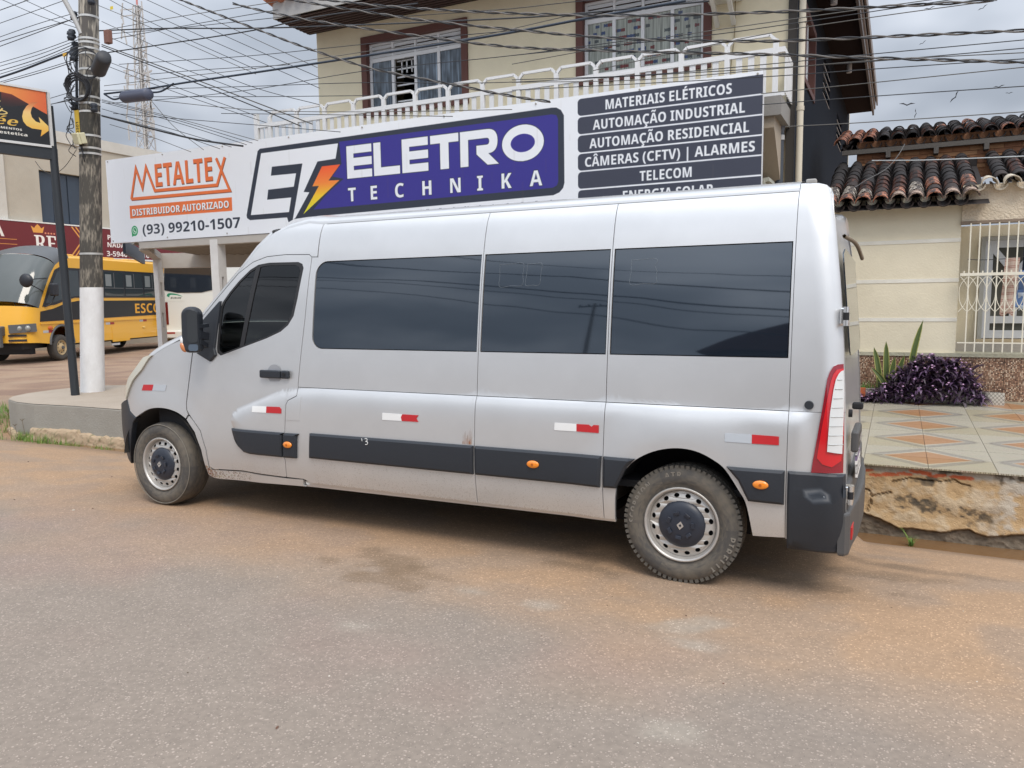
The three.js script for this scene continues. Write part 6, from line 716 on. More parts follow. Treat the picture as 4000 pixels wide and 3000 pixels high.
// =====================================================================  GREY SHOP BUILDING ACROSS THE SIDE STREET
{
  const ang = Math.atan2(0.9986, -0.0523); // local x runs away down the side street
  const b = thing('grey_shop_building', 'grey rendered two-storey building with maroon fascia across the side street', 'building', [-28, 0, -11], ang);
  const con = plaster(0.46, 0.42, 0.35, 0.95, 0.006, 0.22), conL = plaster(0.58, 0.56, 0.51, 0.9, 0.004, 0.3), nav = mat(0.028, 0.038, 0.055, 0.35);
  const top = [[4.365,8.203],[10.436,8.343],[2.341,7.428],[3.745,6.944],[5.593,6.991]], w0 = [[3.74,6.967],[5.596,6.976],[3.695,4.89],[5.402,4.88]];
  const W = [w0[0][0], w0[1][0]]; const H = 7.9;
  part(b, 'front_wall', uvm(slab(rect(-8, 16, -0.1, H), -0.25, 0, [rect(W[0], W[1], 4.75, 6.75), rect(7.0, 8.2, 5.6, 7.2)])), con);
  part(b, 'end_wall', uvm(bx(-8, -7.75, -0.1, H, -9, -0.251)), con); part(b, 'parapet', uvm(bx(-8, 16, H + 0.001, H + 0.42, -0.30, 0.06)), conL); part(b, 'roof_slab', bx(-7.7, 16, H - 0.4, H - 0.3, -9, -0.26), con);
  part(b, 'pilaster', uvm(bx(1.75, 2.35, 4.75, H, 0.002, 0.10)), conL); part(b, 'pilaster', uvm(bx(9.9, 10.3, 4.75, H, 0.002, 0.10)), conL);
  const sh = part(b, 'shutter_window', bx(W[0], W[1], 4.75, 6.75, -0.2, -0.17), nav); for (let k = 0; k < 3; k++) part(sh, 'shutter_leaf', bx(lerp(W[0], W[1], k / 3) + 0.03, lerp(W[0], W[1], (k + 1) / 3) - 0.03, 4.8, 6.68, -0.169, -0.14), mat(0.04, 0.055, 0.078, 0.35)); part(b, 'dark_opening', bx(7.0, 8.2, 5.6, 7.2, -0.9, -0.85), mat(0.02, 0.02, 0.02, 0.9));
  part(b, 'ground_floor', bx(-8, 16, -0.1, 3.4, -2.2, -2.0), mat(0.20, 0.18, 0.16, 0.9)); for (const u of [-3, 0.2, 3.6, 7.5, 11]) part(b, 'pier', uvm(bx(u, u + 0.35, -0.1, 3.4, -0.24, 0.0 - 0.01)), conL); part(b, 'inner_sign', bx(-1.0, 1.7, 2.55, 3.25, -1.2, -1.15), mat(0.10, 0.02, 0.025, 0.6));
  // maroon shop fascia
  const t = canvasTex(2048, 170, (g, w, h) => { g.fillStyle = '#6e2329'; g.fillRect(0, 0, w, h); const X = (u) => (u + 4) / 16 * w; g.fillStyle = '#e8e4dc'; g.font = 'bold 96px sans-serif'; g.textAlign = 'right'; g.textBaseline = 'alphabetic'; g.fillText('MECÂNICA', X(2.05), 84); g.strokeStyle = '#e2a04a'; g.lineWidth = 3; for (const y of [96, 122]) { g.beginPath(); g.moveTo(0, y); g.lineTo(X(2.5), y); g.stroke(); }
    const r = [[3.152,3.783],[4.258,3.745],[4.901,3.792],[5.322,4.241],[4.929,4.557]]; const rx0 = X(r[0][0]), rx1 = X(r[1][0] + 0.1); g.save(); g.translate(rx0, 150); g.textAlign = 'left'; g.font = 'bold 118px serif'; g.scale((rx1 - rx0) / g.measureText('REI').width, 1); g.fillStyle = '#efece6'; g.fillText('REI', 0, 0); g.restore();
    const cx = rx0 + 24; g.fillStyle = '#e2a04a'; g.beginPath(); [[-34, 12], [-18, 24], [-10, 12], [0, 2], [10, 12], [18, 24], [34, 12], [24, 48], [-24, 48]].forEach(([a, c], i) => i ? g.lineTo(cx + a, c + 4) : g.moveTo(cx + a, c + 4)); g.fill(); for (let k = 0; k < 4; k++) { g.fillStyle = '#d98a6a'; g.beginPath(); g.arc(rx0 + 62 + k * 15, 52, 5, 0, 7); g.fill(); }
    g.strokeStyle = '#e2a04a'; g.lineWidth = 7; for (const o of [0, 22]) { g.beginPath(); g.moveTo(X(r[2][0]) + o - 20, 4); g.lineTo(X(r[3][0]) + o - 20, 80); g.lineTo(X(r[2][0]) + o - 30, 168); g.stroke(); }
    const q = [[6.309,4.539],[6.283,4.233],[6.238,3.69]]; g.fillStyle = '#ece8e2'; g.textAlign = 'left'; g.font = 'bold 40px sans-serif'; g.fillText('PEÇAS', X(q[0][0]), 62); g.fillText('NADAR', X(q[1][0]), 106); g.font = 'bold 42px sans-serif'; g.fillText('3-5940 /99216-0215', X(q[2][0]), 160); });
  const f = part(b, 'fascia_sign', bx(-4, 12, 3.55, 4.72, 0.002, 0.25), mat(0.16, 0.035, 0.042, 0.6)); const pg = new THREE.PlaneGeometry(16, 1.17); pg.translate(4, 4.135, 0.254); part(f, 'printed_face', pg, mat(0.95, 0.95, 0.95, 0.55, { map: t })); part(f, 'white_edge', bx(-4, 12, 3.48, 3.549, 0.0, 0.27), mat(0.7, 0.7, 0.68, 0.6)); part(f, 'white_edge', bx(-4, 12, 4.721, 4.77, 0.0, 0.27), mat(0.7, 0.7, 0.68, 0.6));
  const t2 = canvasTex(256, 96, (g, w, h) => { g.fillStyle = '#4b1a20'; g.fillRect(0, 0, w, h); g.fillStyle = '#b9b2a6'; g.font = 'bold 58px serif'; g.textAlign = 'center'; g.fillText('REI', w / 2, 80); g.fillStyle = '#a87a3e'; g.fillRect(w / 2 - 24, 10, 48, 14); }); const p2 = new THREE.PlaneGeometry(1.9, 0.68); p2.translate(0.5, 2.9, -1.145); part(b, 'inner_sign_face', p2, mat(0.9, 0.9, 0.9, 0.6, { map: t2 }));
}
// =====================================================================  POLE, BILLBOARD, TOWER
const PX = -10.63, PZ = -3.92;
{
  const p = thing('utility_pole', 'round concrete utility pole with white painted foot and tangled cables', 'utility pole', [PX, 0.25, PZ]); const H = 8.6, rad = (y) => lerp(0.178, 0.118, y / H), lean = (y) => 0.096 * y;
  const mk = (y0, y1, e = 0) => { const n = 10, P = []; const g = new THREE.CylinderGeometry(1, 1, 1, 28, n, true); const q = g.attributes.position; for (let i = 0; i < q.count; i++) { const t = q.getY(i) + 0.5, y = lerp(y0, y1, t), r = rad(y) + e; q.setXYZ(i, q.getX(i) * r + lean(y), y, q.getZ(i) * r); } g.computeVertexNormals(); const u = g.attributes.uv; for (let i = 0; i < u.count; i++) u.setXY(i, u.getX(i) * 2, u.getY(i) * (y1 - y0)); return g; };
  const wear = dataTex(512, (u, v) => { const n = fbm(u * 5, v * 4, 5, 4), s = fbm(u * 22, v * 5 + 7, 5, 5); const k = sstep(0.42, 0.62, n * 0.55 + s * 0.45); return [lerp(0.11, 0.46, k), lerp(0.105, 0.42, k), lerp(0.095, 0.35, k)]; }), tar = dataTex(512, (u, v) => { const n = fbm(u * 6, v * 5, 5, 5), s = fbm(u * 30, v * 12 + 7, 4, 12); const k = sstep(0.42, 0.72, n * 0.5 + s * 0.5); return [lerp(0.085, 0.34, k), lerp(0.08, 0.31, k), lerp(0.072, 0.26, k)]; });
  const YP = [[-9.753,5.97],[-9.79,5.648],[-9.796,5.591],[-9.805,5.51],[-9.814,5.433],[-9.892,5.205],[-9.904,5.096],[-9.884,4.803],[-9.895,4.709],[-9.909,4.587],[-9.895,4.234],[-9.916,4.049],[-9.951,3.967],[-9.874,4.894],[-10.102,4.413],[-9.854,5.076],[-9.983,3.922]].map(p => p[1] - 0.25), YB = [[-10.163,2.442],[-10.22,1.932]].map(p => p[1] - 0.25), yw = YB[1]; part(p, 'white_foot', [mk(0, yw, 0.002)], plaster(0.84, 0.85, 0.86, 0.7, 0.002, 1)); part(p, 'shaft', mk(yw, YP[16]), mat(0.95, 0.93, 0.9, 0.9, { map: tar })); part(p, 'shaft', mk(YP[16], YP[15]), mat(0.62, 0.62, 0.6, 0.9, { map: tar })); part(p, 'shaft', mk(YP[15], H), mat(1, 1, 1, 0.9, { map: wear })); part(p, 'top_cap', cyl(0.125, 0.125, 0.01, lean(H), H, 0, 24), plaster(0.4, 0.38, 0.33));
  const band = mat(0.62, 0.62, 0.6, 0.4, { metalness: 0.4 }); for (const y of [YB[0], ...YP.slice(0, 13)]) part(p, 'steel_band', mk(y, y + 0.03, 0.006), band);
  const bk = mat(0.025, 0.032, 0.045, 0.6); for (const [y, a] of [[YP[9] + 0.05, 0.2], [YP[8], 2.9], [YP[4], 2.8], [YP[3], 2.9], [YP[2], 3.0], [YP[1] + 0.1, 2.7], [YP[0] + 0.05, 2.9], [YP[0] + 0.2, 0.3], [YP[1] + 0.06, 2.5]]) part(p, 'insulator', lathe([[0.0001, -0.07], [0.045, -0.06], [0.055, -0.02], [0.035, 0.0], [0.055, 0.02], [0.045, 0.06], [0.0001, 0.07]], 12).translate(lean(y) + (rad(y) + 0.08) * Math.cos(a), y, (rad(y) + 0.08) * Math.abs(Math.sin(a)) + 0.04), bk);
  part(p, 'cable_conduit', tube([[lean(YP[9]) - 0.2, YP[9] - 0.05, 0.06], [lean(YP[8]) - 0.21, YP[8], 0.06], [lean(YP[6]) - 0.2, YP[6], 0.07], [lean(YP[4]) - 0.19, YP[4], 0.07], [lean(YP[1]) - 0.18, YP[1], 0.05]], 0.022, 20, 6), bk);
  const pt = canvasTex(64, 256, (g, w, h) => { g.fillStyle = '#c9a83a'; g.fillRect(0, 0, w, h); g.fillStyle = '#2a2418'; g.font = 'bold 52px sans-serif'; g.save(); g.translate(w / 2 + 18, h - 14); g.rotate(-Math.PI / 2); g.fillText('10301', 0, 0); g.restore(); }); part(p, 'number_plate', new THREE.BoxGeometry(0.09, 0.42, 0.008).rotateY(0.1).translate(lean(YP[14]) - 0.075, YP[14], rad(YP[14]) + 0.004), mat(0.95, 0.95, 0.95, 0.6, { map: pt }));
  part(p, 'street_lamp_arm', tube([[lean(YP[0]) - 0.02, YP[0] - 0.25, 0.12], [lean(YP[0]) - 0.16, YP[0] + 0.1, 0.18], [lean(YP[0]) - 0.5, YP[0] + 0.9, 0.4]], 0.035, 12, 8), mat(0.42, 0.42, 0.41, 0.5));
  const ct = mat(0.02, 0.022, 0.027, 0.6), c0 = (y, r, tx, tz) => { const g = new THREE.TorusGeometry(r, 0.014, 8, 40); g.rotateX(tx); g.rotateY(tz); return g.translate(lean(y), y, rad(y) + 0.05); };
  for (let k = 0; k < 4; k++) solo('cable_coil', c0(YP[13] + 0.02 * k, 0.155 + 0.010 * k, 0.08 * k, 0.3 + 0.05 * k).translate(PX, 0.25, PZ), ct, 'coil of black cable looped on the front of the utility pole', 'cable coil', 'coils of cable tied to the pole');
  for (let k = 0; k < 3; k++) solo('cable_loop', (() => { const g = new THREE.TorusGeometry(0.19 + 0.02 * k, 0.007, 6, 36); g.rotateY(0.7 + 0.2 * k); return g.translate(PX + lean(YP[5]) + 0.20, 0.25 + YP[5] + 0.05, PZ + 0.16 + 0.03 * k); })(), ct, 'thin black spare cable loop hanging right of the pole', 'cable loop', 'loops of spare cable');
  const cl = (a, b, r) => { const A = V3(...a), B = V3(...b), L = A.distanceTo(B), g = lathe([[0.0001, 0], [r * 0.7, 0], [r, 0.05], [r, L - 0.06], [r * 0.85, L], [0.0001, L]], 20); g.applyQuaternion(new THREE.Quaternion().setFromUnitVectors(V3(0, 1, 0), B.clone().sub(A).normalize())); return g.translate(A.x, A.y, A.z); };
  const q1 = [[-9.636,5.072],[-9.228,5.194]], q2 = [[-9.264,4.688],[-8.651,4.65]];
  solo('cable_closure', cl([...q1[0], -3.68], [...q1[1], -3.5], 0.105), mat(0.035, 0.037, 0.042, 0.55), 'black cylindrical cable closure strapped diagonally to the pole', 'cable closure'); solo('cable_closure', cl([...q2[0], -3.78], [...q2[1], -3.74], 0.085), mat(0.075, 0.085, 0.125, 0.5), 'blue-grey cable closure hanging from a cable right of the pole', 'cable closure');
  const q3 = [[-10.333,4.278],[-10.016,4.083]]; const jb = thing('junction_box', 'tilted cream plastic junction box on the utility pole', 'junction box', [(q3[0][0] + q3[1][0]) / 2, (q3[0][1] + q3[1][1]) / 2, -3.70]); jb.rotation.set(0.25, -0.35, -0.05); part(jb, 'lid', box(0.26, 0.17, 0.04, 0, 0, 0.05, 0.012), mat(0.66, 0.63, 0.42, 0.6)); part(jb, 'case', box(0.25, 0.16, 0.08, 0, 0, -0.012, 0.012), mat(0.62, 0.59, 0.40, 0.6)); part(jb, 'lead', tube([[-0.08, -0.08, 0], [-0.07, -0.22, 0], [-0.02, -0.34, 0.02], [0.03, -0.25, 0.03], [0.0, -0.09, 0]], 0.008, 20, 5), ct);
  const q4 = [[-9.492,5.577]][0]; solo('terminal_box', box(0.10, 0.19, 0.08, q4[0], q4[1], -3.78, 0.012), mat(0.19, 0.085, 0.06, 0.6), 'small brown terminal box beside the pole among the wires', 'terminal box');
  // loose wire tangle around the pole
  const r = rng(44); for (let k = 0; k < 14; k++) { const y = YP[9] + (YP[1] - YP[9]) * r(), s = r() < 0.65 ? -1 : 1, pts = []; let yy = y; for (let i = 0; i < 6; i++) pts.push([PX + lean(y) + s * (0.16 + 0.20 * r() * Math.sin(i / 5 * 3.14)), 0.25 + (yy -= 0.22 * r()), PZ + 0.12 + 0.12 * r()]); solo('loose_wire', tube(pts, 0.006, 30, 5), ct, 'thin loose black wire dangling against the upper pole', 'loose wire', 'loose wires tangled round the pole'); }
}
{
  const s = thing('billboard_sign', 'dark and gold roadside sign with a curved arrow on a black post', 'sign', [-10.41, 0.25, -3.47]); const bm = mat(0.022, 0.027, 0.033, 0.5);
  part(s, 'post', (() => { const g = cyl(0.062, 0.055, 4.4, 0, 2.2, 0, 18); const p = g.attributes.position; for (let i = 0; i < p.count; i++) p.setX(i, p.getX(i) - 0.022 * p.getY(i)); return g; })(), bm);
  const D = [-0.26, 0.966], P3 = (u, y, o = 0) => [D[0] * u + 0.966 * o - 0.09, y - 0.25, D[1] * u + 0.26 * o]; // board runs toward the road
  const c = [[0.054,4.83],[0.03,4.052],[0.633,4.827],[0.692,4.047],[0.539,4.001],[0.075,3.959]]; const y1 = c[0][1], y0 = c[1][1], L = 2.6, u0 = c[0][0];
  part(s, 'arm', bar(P3(-0.05, y0 - 0.12), P3(1.5, y0 - 0.10), 0.10, 0.16), bm);
  const t = canvasTex(1024, 512, (g, w, h) => { // u runs right to left in the picture
    const X = (u) => w - (u - u0) / L * w, Y = (y) => (y1 - y) / (y1 - y0) * h; g.fillStyle = '#17191d'; g.fillRect(0, 0, w, h);
    const gr = g.createLinearGradient(w * 0.35, 0, w, h * 0.2); gr.addColorStop(0, '#f3dd8a'); gr.addColorStop(0.45, '#eeb04e'); gr.addColorStop(1, '#d8663a'); g.fillStyle = gr; const p = [[0.633,4.827],[0.054,4.83],[0.057,4.506],[0.354,4.644],[0.508,4.717],[0.641,4.728]]; g.beginPath(); g.moveTo(0, 0); p.forEach(([u, y]) => g.lineTo(X(u), Y(y))); g.lineTo(0, Y(p[5][1]) + 10); g.closePath(); g.fill();
    const g3 = g.createLinearGradient(0, h * 0.12, 0, h * 0.5); g3.addColorStop(0, 'rgba(150,50,35,0.75)'); g3.addColorStop(1, 'rgba(40,20,22,0)'); g.fillStyle = g3; const p5 = [[0.641,4.728],[0.508,4.717],[0.354,4.644],[0.311,4.601],[0.521,4.541],[0.656,4.531]]; g.beginPath(); p5.forEach(([u, y], i) => i ? g.lineTo(X(u), Y(y)) : g.moveTo(X(u), Y(y))); g.fill();
    const ar = [[0.16,4.671],[0.249,4.656],[0.324,4.587],[0.376,4.502],[0.396,4.424],[0.387,4.356],[0.345,4.299],[0.277,4.271],[0.148,4.269],[0.17,4.168],[0.078,4.249],[0.012,4.302],[0.054,4.337],[0.176,4.452],[0.159,4.366],[0.217,4.378],[0.266,4.432],[0.279,4.493],[0.262,4.559],[0.223,4.616]]; const g4 = g.createLinearGradient(0, Y(ar[0][1]), 0, Y(ar[9][1])); g4.addColorStop(0, '#c96a3c'); g4.addColorStop(0.35, '#edc57e'); g4.addColorStop(0.6, '#e9c46a'); g4.addColorStop(1, '#e8a637'); g.fillStyle = g4; g.beginPath(); ar.forEach(([u, y], i) => i ? g.lineTo(X(u), Y(y)) : g.moveTo(X(u), Y(y))); g.fill();
    g.fillStyle = '#dcb24e'; g.textAlign = 'right'; const tx = [[0.467,4.274],[0.409,4.214],[0.339,4.142],[0.596,4.442]]; g.font = 'italic bold 108px serif'; g.fillText('Desirée', X(tx[0][0]), Y(tx[0][1])); g.fillStyle = '#e8e4da'; g.font = 'bold 27px sans-serif'; g.fillText('CURSOS E TREINAMENTOS', X(tx[1][0]), Y(tx[1][1])); g.font = 'bold 38px sans-serif'; g.fillText('@desiree_estetica', X(tx[2][0]), Y(tx[2][1]));
    g.strokeStyle = '#dcc27a'; g.lineWidth = 9; const cx = X(tx[3][0]) - 60, cy = Y(tx[3][1]); g.beginPath(); g.ellipse(cx, cy, 62, 22, 0, 0, 7); g.stroke(); g.beginPath(); g.arc(cx, cy - 38, 40, 0, Math.PI); g.stroke(); for (const o of [-18, 8, 30]) { g.beginPath(); g.moveTo(cx + o, cy - 45); g.quadraticCurveTo(cx + o - 22, cy - 78, cx + o + 4, cy - 105); g.stroke(); } });
  const mkQ = (o) => { const a = P3(u0, y0, o), b = P3(u0 + L, y0, o), d = P3(u0 + L, y1, o), e = P3(u0, y1, o); const g = new THREE.BufferGeometry(); g.setAttribute('position', new THREE.Float32BufferAttribute([...a, ...b, ...d, ...e], 3)); g.setAttribute('uv', new THREE.Float32BufferAttribute([1, 0, 0, 0, 0, 1, 1, 1], 2)); g.setIndex([0, 2, 1, 0, 3, 2]); g.computeVertexNormals(); return g; };
  part(s, 'board', bar(P3(u0, (y0 + y1) / 2), P3(u0 + L, (y0 + y1) / 2), 0.10, y1 - y0), mat(0.06, 0.06, 0.065, 0.6)); part(s, 'printed_face', mkQ(0.056), mat(0.95, 0.95, 0.95, 0.45, { map: t }));
  const fr = mat(0.62, 0.62, 0.61, 0.45); part(s, 'edge_strip', bar(P3(u0 - 0.02, y0 - 0.015), P3(u0 + L, y0 - 0.015), 0.14, 0.035), fr); part(s, 'edge_strip', bar(P3(u0 - 0.02, y1 + 0.015), P3(u0 + L, y1 + 0.015), 0.14, 0.03), fr); part(s, 'edge_strip', bar(P3(u0 - 0.018, y0), P3(u0 - 0.018, y1), 0.14, 0.035), fr);
}
{
  const t = thing('radio_tower', 'pale lattice radio mast with antennas far behind the pole', 'tower', [-84.1, 0, -65.2]); const m = mat(0.50, 0.49, 0.47, 0.7), H = 38, w = (y) => lerp(1.25, 0.36, clamp(y / H)); const C = [[-1, -1], [1, -1], [1, 1], [-1, 1]];
  for (const [a, b] of C) part(t, 'leg', tube([[a * w(0), 0, b * w(0)], [a * w(H), H, b * w(H)]], 0.085, 1, 5), m);
  const br = []; for (let k = 0; k < 22; k++) { const y0 = k * H / 22, y1 = (k + 1) * H / 22; C.forEach(([a, b], i) => { const [c, d] = C[(i + 1) % 4]; br.push(tube([[a * w(y0), y0, b * w(y0)], [c * w(y1), y1, d * w(y1)]], 0.045, 1, 4), tube([[c * w(y0), y0, d * w(y0)], [a * w(y1), y1, b * w(y1)]], 0.045, 1, 4), tube([[a * w(y1), y1, b * w(y1)], [c * w(y1), y1, d * w(y1)]], 0.045, 1, 4)); }); } const bm = part(t, 'bracing', merge(br), m); bm.userData.kind = 'stuff';
  part(t, 'cable_ladder', bx(-0.28, 0.28, 0, H, -0.1, 0.1), mat(0.33, 0.32, 0.30, 0.8)); part(t, 'mast_pole', cyl(0.12, 0.06, 9, 0, H + 4.5, 0, 8), mat(0.55, 0.22, 0.20, 0.7)); const r = rng(8); for (let k = 0; k < 26; k++) { const y = 21 + 17 * r(), s = r() < 0.5 ? -1 : 1; part(t, 'antenna', [bar([s * 0.5, y, 0.4], [s * (1.6 + 1.2 * r()), y + 0.1, 0.6], 0.10, 0.10), bar([s * (1.5 + r()), y - 0.9, 0.6], [s * (1.5 + r()), y + 0.9, 0.6], 0.12, 0.12)], m); }
}


// =====================================================================  OVERHEAD CABLES
{
  const dk = mat(0.03, 0.032, 0.036, 0.6), gy = mat(0.10, 0.095, 0.085, 0.6), bl = mat(0.018, 0.030, 0.050, 0.55);
  const at = (p, z) => p.map(([x, y], i) => [x, y, z]);
  const wire = (p, z, r, label, group, m = dk) => solo('overhead_cable', tube(at(p, z), r, Math.max(8, p.length * 6), 5), m, label, 'cable', group);
  const GL = 'cables running left from the pole', GR = 'cables running right from the pole', GD = 'cables dropping behind the sign';
  const left = [[[-12.393,6.442],[-11.411,6.481]], [[-12.422,6.243],[-10.574,6.321]], [[-12.453,6.032],[-11.258,6.086],[-10.163,6.099]], [[-12.463,5.964],[-11.269,6],[-10.172,6.02]], [[-12.149,6.61],[-11.187,6.188],[-10.247,5.843]], [[-11.585,6.511],[-10.899,6.192],[-10.191,5.858]], [[-12.474,5.885],[-11.363,5.953],[-10.17,6.036]], [[-12.511,5.636],[-11.282,5.676],[-10.23,5.75]], [[-12.518,5.582],[-11.289,5.624],[-10.235,5.709]], [[-12.529,5.509],[-11.297,5.564],[-10.239,5.672]], [[-12.537,5.455],[-11.302,5.52],[-10.244,5.634]], [[-12.555,5.335],[-11.32,5.381],[-10.24,5.434]], [[-12.558,5.313],[-11.325,5.346],[-10.243,5.407]], [[-11.263,4.917],[-10.348,4.972]], [[-11.274,4.825],[-10.36,4.866]], [[-11.273,4.836],[-10.364,4.835]]];
  const ord = ['highest', 'second', 'third', 'fourth', 'fifth', 'sixth', 'seventh', 'eighth', 'ninth', 'tenth', 'eleventh', 'twelfth', 'thirteenth', 'fourteenth', 'fifteenth', 'sixteenth', 'seventeenth', 'eighteenth'];
  left.forEach((p, i) => wire(p, -3.9, i % 3 ? 0.005 : 0.0062, i > 12 ? 'thin black cable between the billboard sign and the pole' : 'thin black cable running left from the utility pole across the sky', i > 12 ? 'cables between sign and pole' : GL));
  wire([[-12.545,5.4],[-11.79,5.445],[-11.129,5.504],[-10.278,5.576]], -3.9, 0.017, 'thick black cable sagging left from the pole with a yellow tag', null, bl);
  const tg = [[-10.643,5.52]][0]; solo('cable_tag', box(0.09, 0.05, 0.004, tg[0], tg[1], -3.88), mat(0.62, 0.36, 0.04, 0.6), 'small yellow tag hanging on the thick cable left of the pole', 'cable tag'); const tg2 = [[-9.502,6.02]][0]; solo('cable_tag', box(0.06, 0.045, 0.004, tg2[0], tg2[1], -3.88), mat(0.70, 0.55, 0.05, 0.6), 'small yellow tag high on a cable right of the pole', 'cable tag');
  const right = [[...[[-10.095,5.853],[-8.731,5.669],[-6.915,5.383]], ...[[-4.813,5.098],[-3.65,4.95]], ...[[-2.442,4.809],[-0.768,4.67]]], [...[[-10.079,5.514],[-8.511,5.434],[-6.917,5.362]], ...[[-5.908,5.359],[-4.292,5.254]]], [[-10.096,5.846],[-8.48,5.781],[-6.509,5.66]], [[-9.899,5.687],[-8.493,5.641],[-6.515,5.556]], [[-9.89,5.773],[-8.493,5.633],[-6.123,5.424]], [...[[-9.702,5.3],[-8.297,5.16],[-6.939,5.031]], ...[[-5.071,4.898],[-3.022,4.736]]], [...[[-10.077,5.031],[-8.554,4.952],[-6.951,4.861]], ...[[-5.147,4.81],[-3.655,4.743]], ...[[-2.165,4.79]]], [...[[-10.085,4.962],[-8.567,4.798],[-6.967,4.625]], ...[[-5.2,4.44],[-3.354,4.198]], ...[[-1.897,4.064],[-0.168,3.923]], ...[[0.783,3.854],[2.043,3.791]]], [...[[-9.883,4.844],[-6.976,4.487]], ...[[-5.098,4.268]]], [...[[-10.052,4.762],[-8.579,4.66],[-6.969,4.587]], ...[[-5.085,4.574],[-3.027,4.46]], ...[[-1.633,4.414]]], [...[[-9.094,4.703],[-6.988,4.31]], ...[[-5.124,4.07],[-3.036,3.856]]], [...[[-9.909,4.597],[-7.001,4.109]], ...[[-5.544,3.863]]], [[-7.644,4.338],[-5.974,4.133],[-3.838,3.868]], [[-9.034,5.066],[-7.849,4.969],[-6.357,4.824]]];
  right.forEach((p, i) => wire(p, -4.1, i === 0 ? 0.010 : i === 1 ? 0.009 : 0.0048, 'thin cable running right from the pole in front of the yellow building', GR, i % 4 === 2 ? gy : dk));
  wire([...[[-9.957,4.872],[-8.958,4.825],[-8.212,4.811],[-6.859,4.769]], ...[[-5.111,4.722],[-2.974,4.68]], ...[[-2.181,4.683],[-1.474,4.681],[-0.983,4.677]]], -4.0, 0.015, 'thick black cable carrying the closure from the pole past the windows', null, bl);
  wire([[-9.746,4.808],[-9.548,4.711],[-9.393,4.714]], -3.85, 0.014, 'short thick lead into the left end of the hanging closure', null, bl); wire([[-8.782,4.712],[-8.542,4.698],[-8.274,4.773]], -3.85, 0.014, 'short thick lead from the right end of the hanging closure', null, bl);
  const drop = [[...[[-9.272,6.236],[-7.125,5.185]], ...[[-6.026,4.665]]], [...[[-8.757,6.146],[-7.116,5.324]], ...[[-6.049,4.795]]], [...[[-9.808,6.329],[-8.715,5.793],[-7.134,5.046]], ...[[-6.024,4.523]]], [...[[-10.292,6.082],[-8.754,5.36],[-7.16,4.672]], ...[[-6.035,4.308]]], [[-10.329,5.739],[-8.775,5.121],[-7.173,4.475],[-6.173,4.069]], [[-10.332,5.713],[-8.778,5.08],[-7.177,4.412],[-6.377,4.063]], [[-10.301,5.497],[-8.794,4.906],[-7.185,4.294]], [[-10.42,4.91],[-8.834,4.455],[-7.169,3.948]], [[-10.424,4.872],[-8.839,4.396],[-7.392,3.914]], [[-10.422,4.893],[-8.836,4.43],[-7.281,3.926]], [[-10.269,4.509],[-9.362,4.228],[-8.511,3.918]], [[-10.435,4.769],[-8.849,4.278],[-7.686,3.91]], [[-10.392,4.657],[-8.854,4.227],[-7.917,3.907]], [[-9.31,4.775],[-8.845,4.329],[-8.246,3.922]], [[-10.259,5.877],[-9.006,5.313],[-7.167,4.562]], [[-10.308,5.428],[-8.8,4.831],[-7.001,4.178]], [[-10.692,6.484],[-9.705,6.046],[-7.147,4.859]], [[-10.096,6.38],[-9.203,5.897],[-7.143,4.921]]];
  drop.forEach((p, i) => wire(p, -4.3, i === 4 || i === 5 ? 0.008 : 0.0046, 'thin cable slanting down from the pole toward the shop sign', GD, i % 3 === 1 ? gy : dk));
  wire([[-10.447,4.663],[-9.35,4.348],[-8.376,4.086],[-7.461,3.901]], -4.3, 0.014, 'thick black cable slanting down from the pole behind the sign', null, dk);
  // twisted service cables nearer the road
  const twist = (p, z, label) => { const c = new THREE.CatmullRomCurve3(at(p, z).map(a => V3(...a)), false, 'centripetal'), L = c.getLength(), n = Math.round(L / 0.05); const g = thing('twisted_cable', label, 'cable', [0, 0, 0], 0, 'twisted service cables'); for (let s = 0; s < 2; s++) { const pts = []; for (let i = 0; i <= n; i++) { const q = c.getPointAt(i / n), a = i * 0.05 / 0.42 * 6.283 + s * Math.PI; pts.push(V3(q.x, q.y + 0.009 * Math.cos(a), q.z + 0.009 * Math.sin(a))); } part(g, 'strand', new THREE.TubeGeometry(new THREE.CatmullRomCurve3(pts), n, 0.0075, 5), s ? mat(0.16, 0.15, 0.14, 0.6) : dk); } };
  twist([...[[-6.417,5.336],[-6.045,5.204],[-5.35,4.982],[-4.501,4.742],[-3.728,4.534],[-2.586,4.247]], ...[[-1.459,4.041],[-0.037,3.801]], ...[[0.814,3.649],[1.946,3.451]]], -3.2, 'third twisted cable from the top, ending lowest at the right edge');
  twist([...[[-7.354,5.554],[-6.06,4.978]], ...[[-5.112,4.567],[-4.36,4.28],[-3.303,3.965],[-2.594,3.757]], ...[[-2.162,3.647]]], -3.2, 'twisted cable slanting steeply down across the left window to the sign');
  twist([...[[-5.566,5.239],[-4.493,4.923],[-3.575,4.666],[-2.583,4.419]], ...[[-1.459,4.16],[-0.04,3.916]], ...[[0.809,3.819],[1.934,3.697]]], -3.2, 'second twisted cable from the top, sagging across both upper windows');
  twist([...[[-5.081,5.154],[-4.021,4.886],[-2.58,4.578]], ...[[-1.459,4.369],[-0.045,4.164]], ...[[0.756,4.067],[1.681,3.962]]], -3.2, 'topmost twisted cable, sagging across the right upper window');
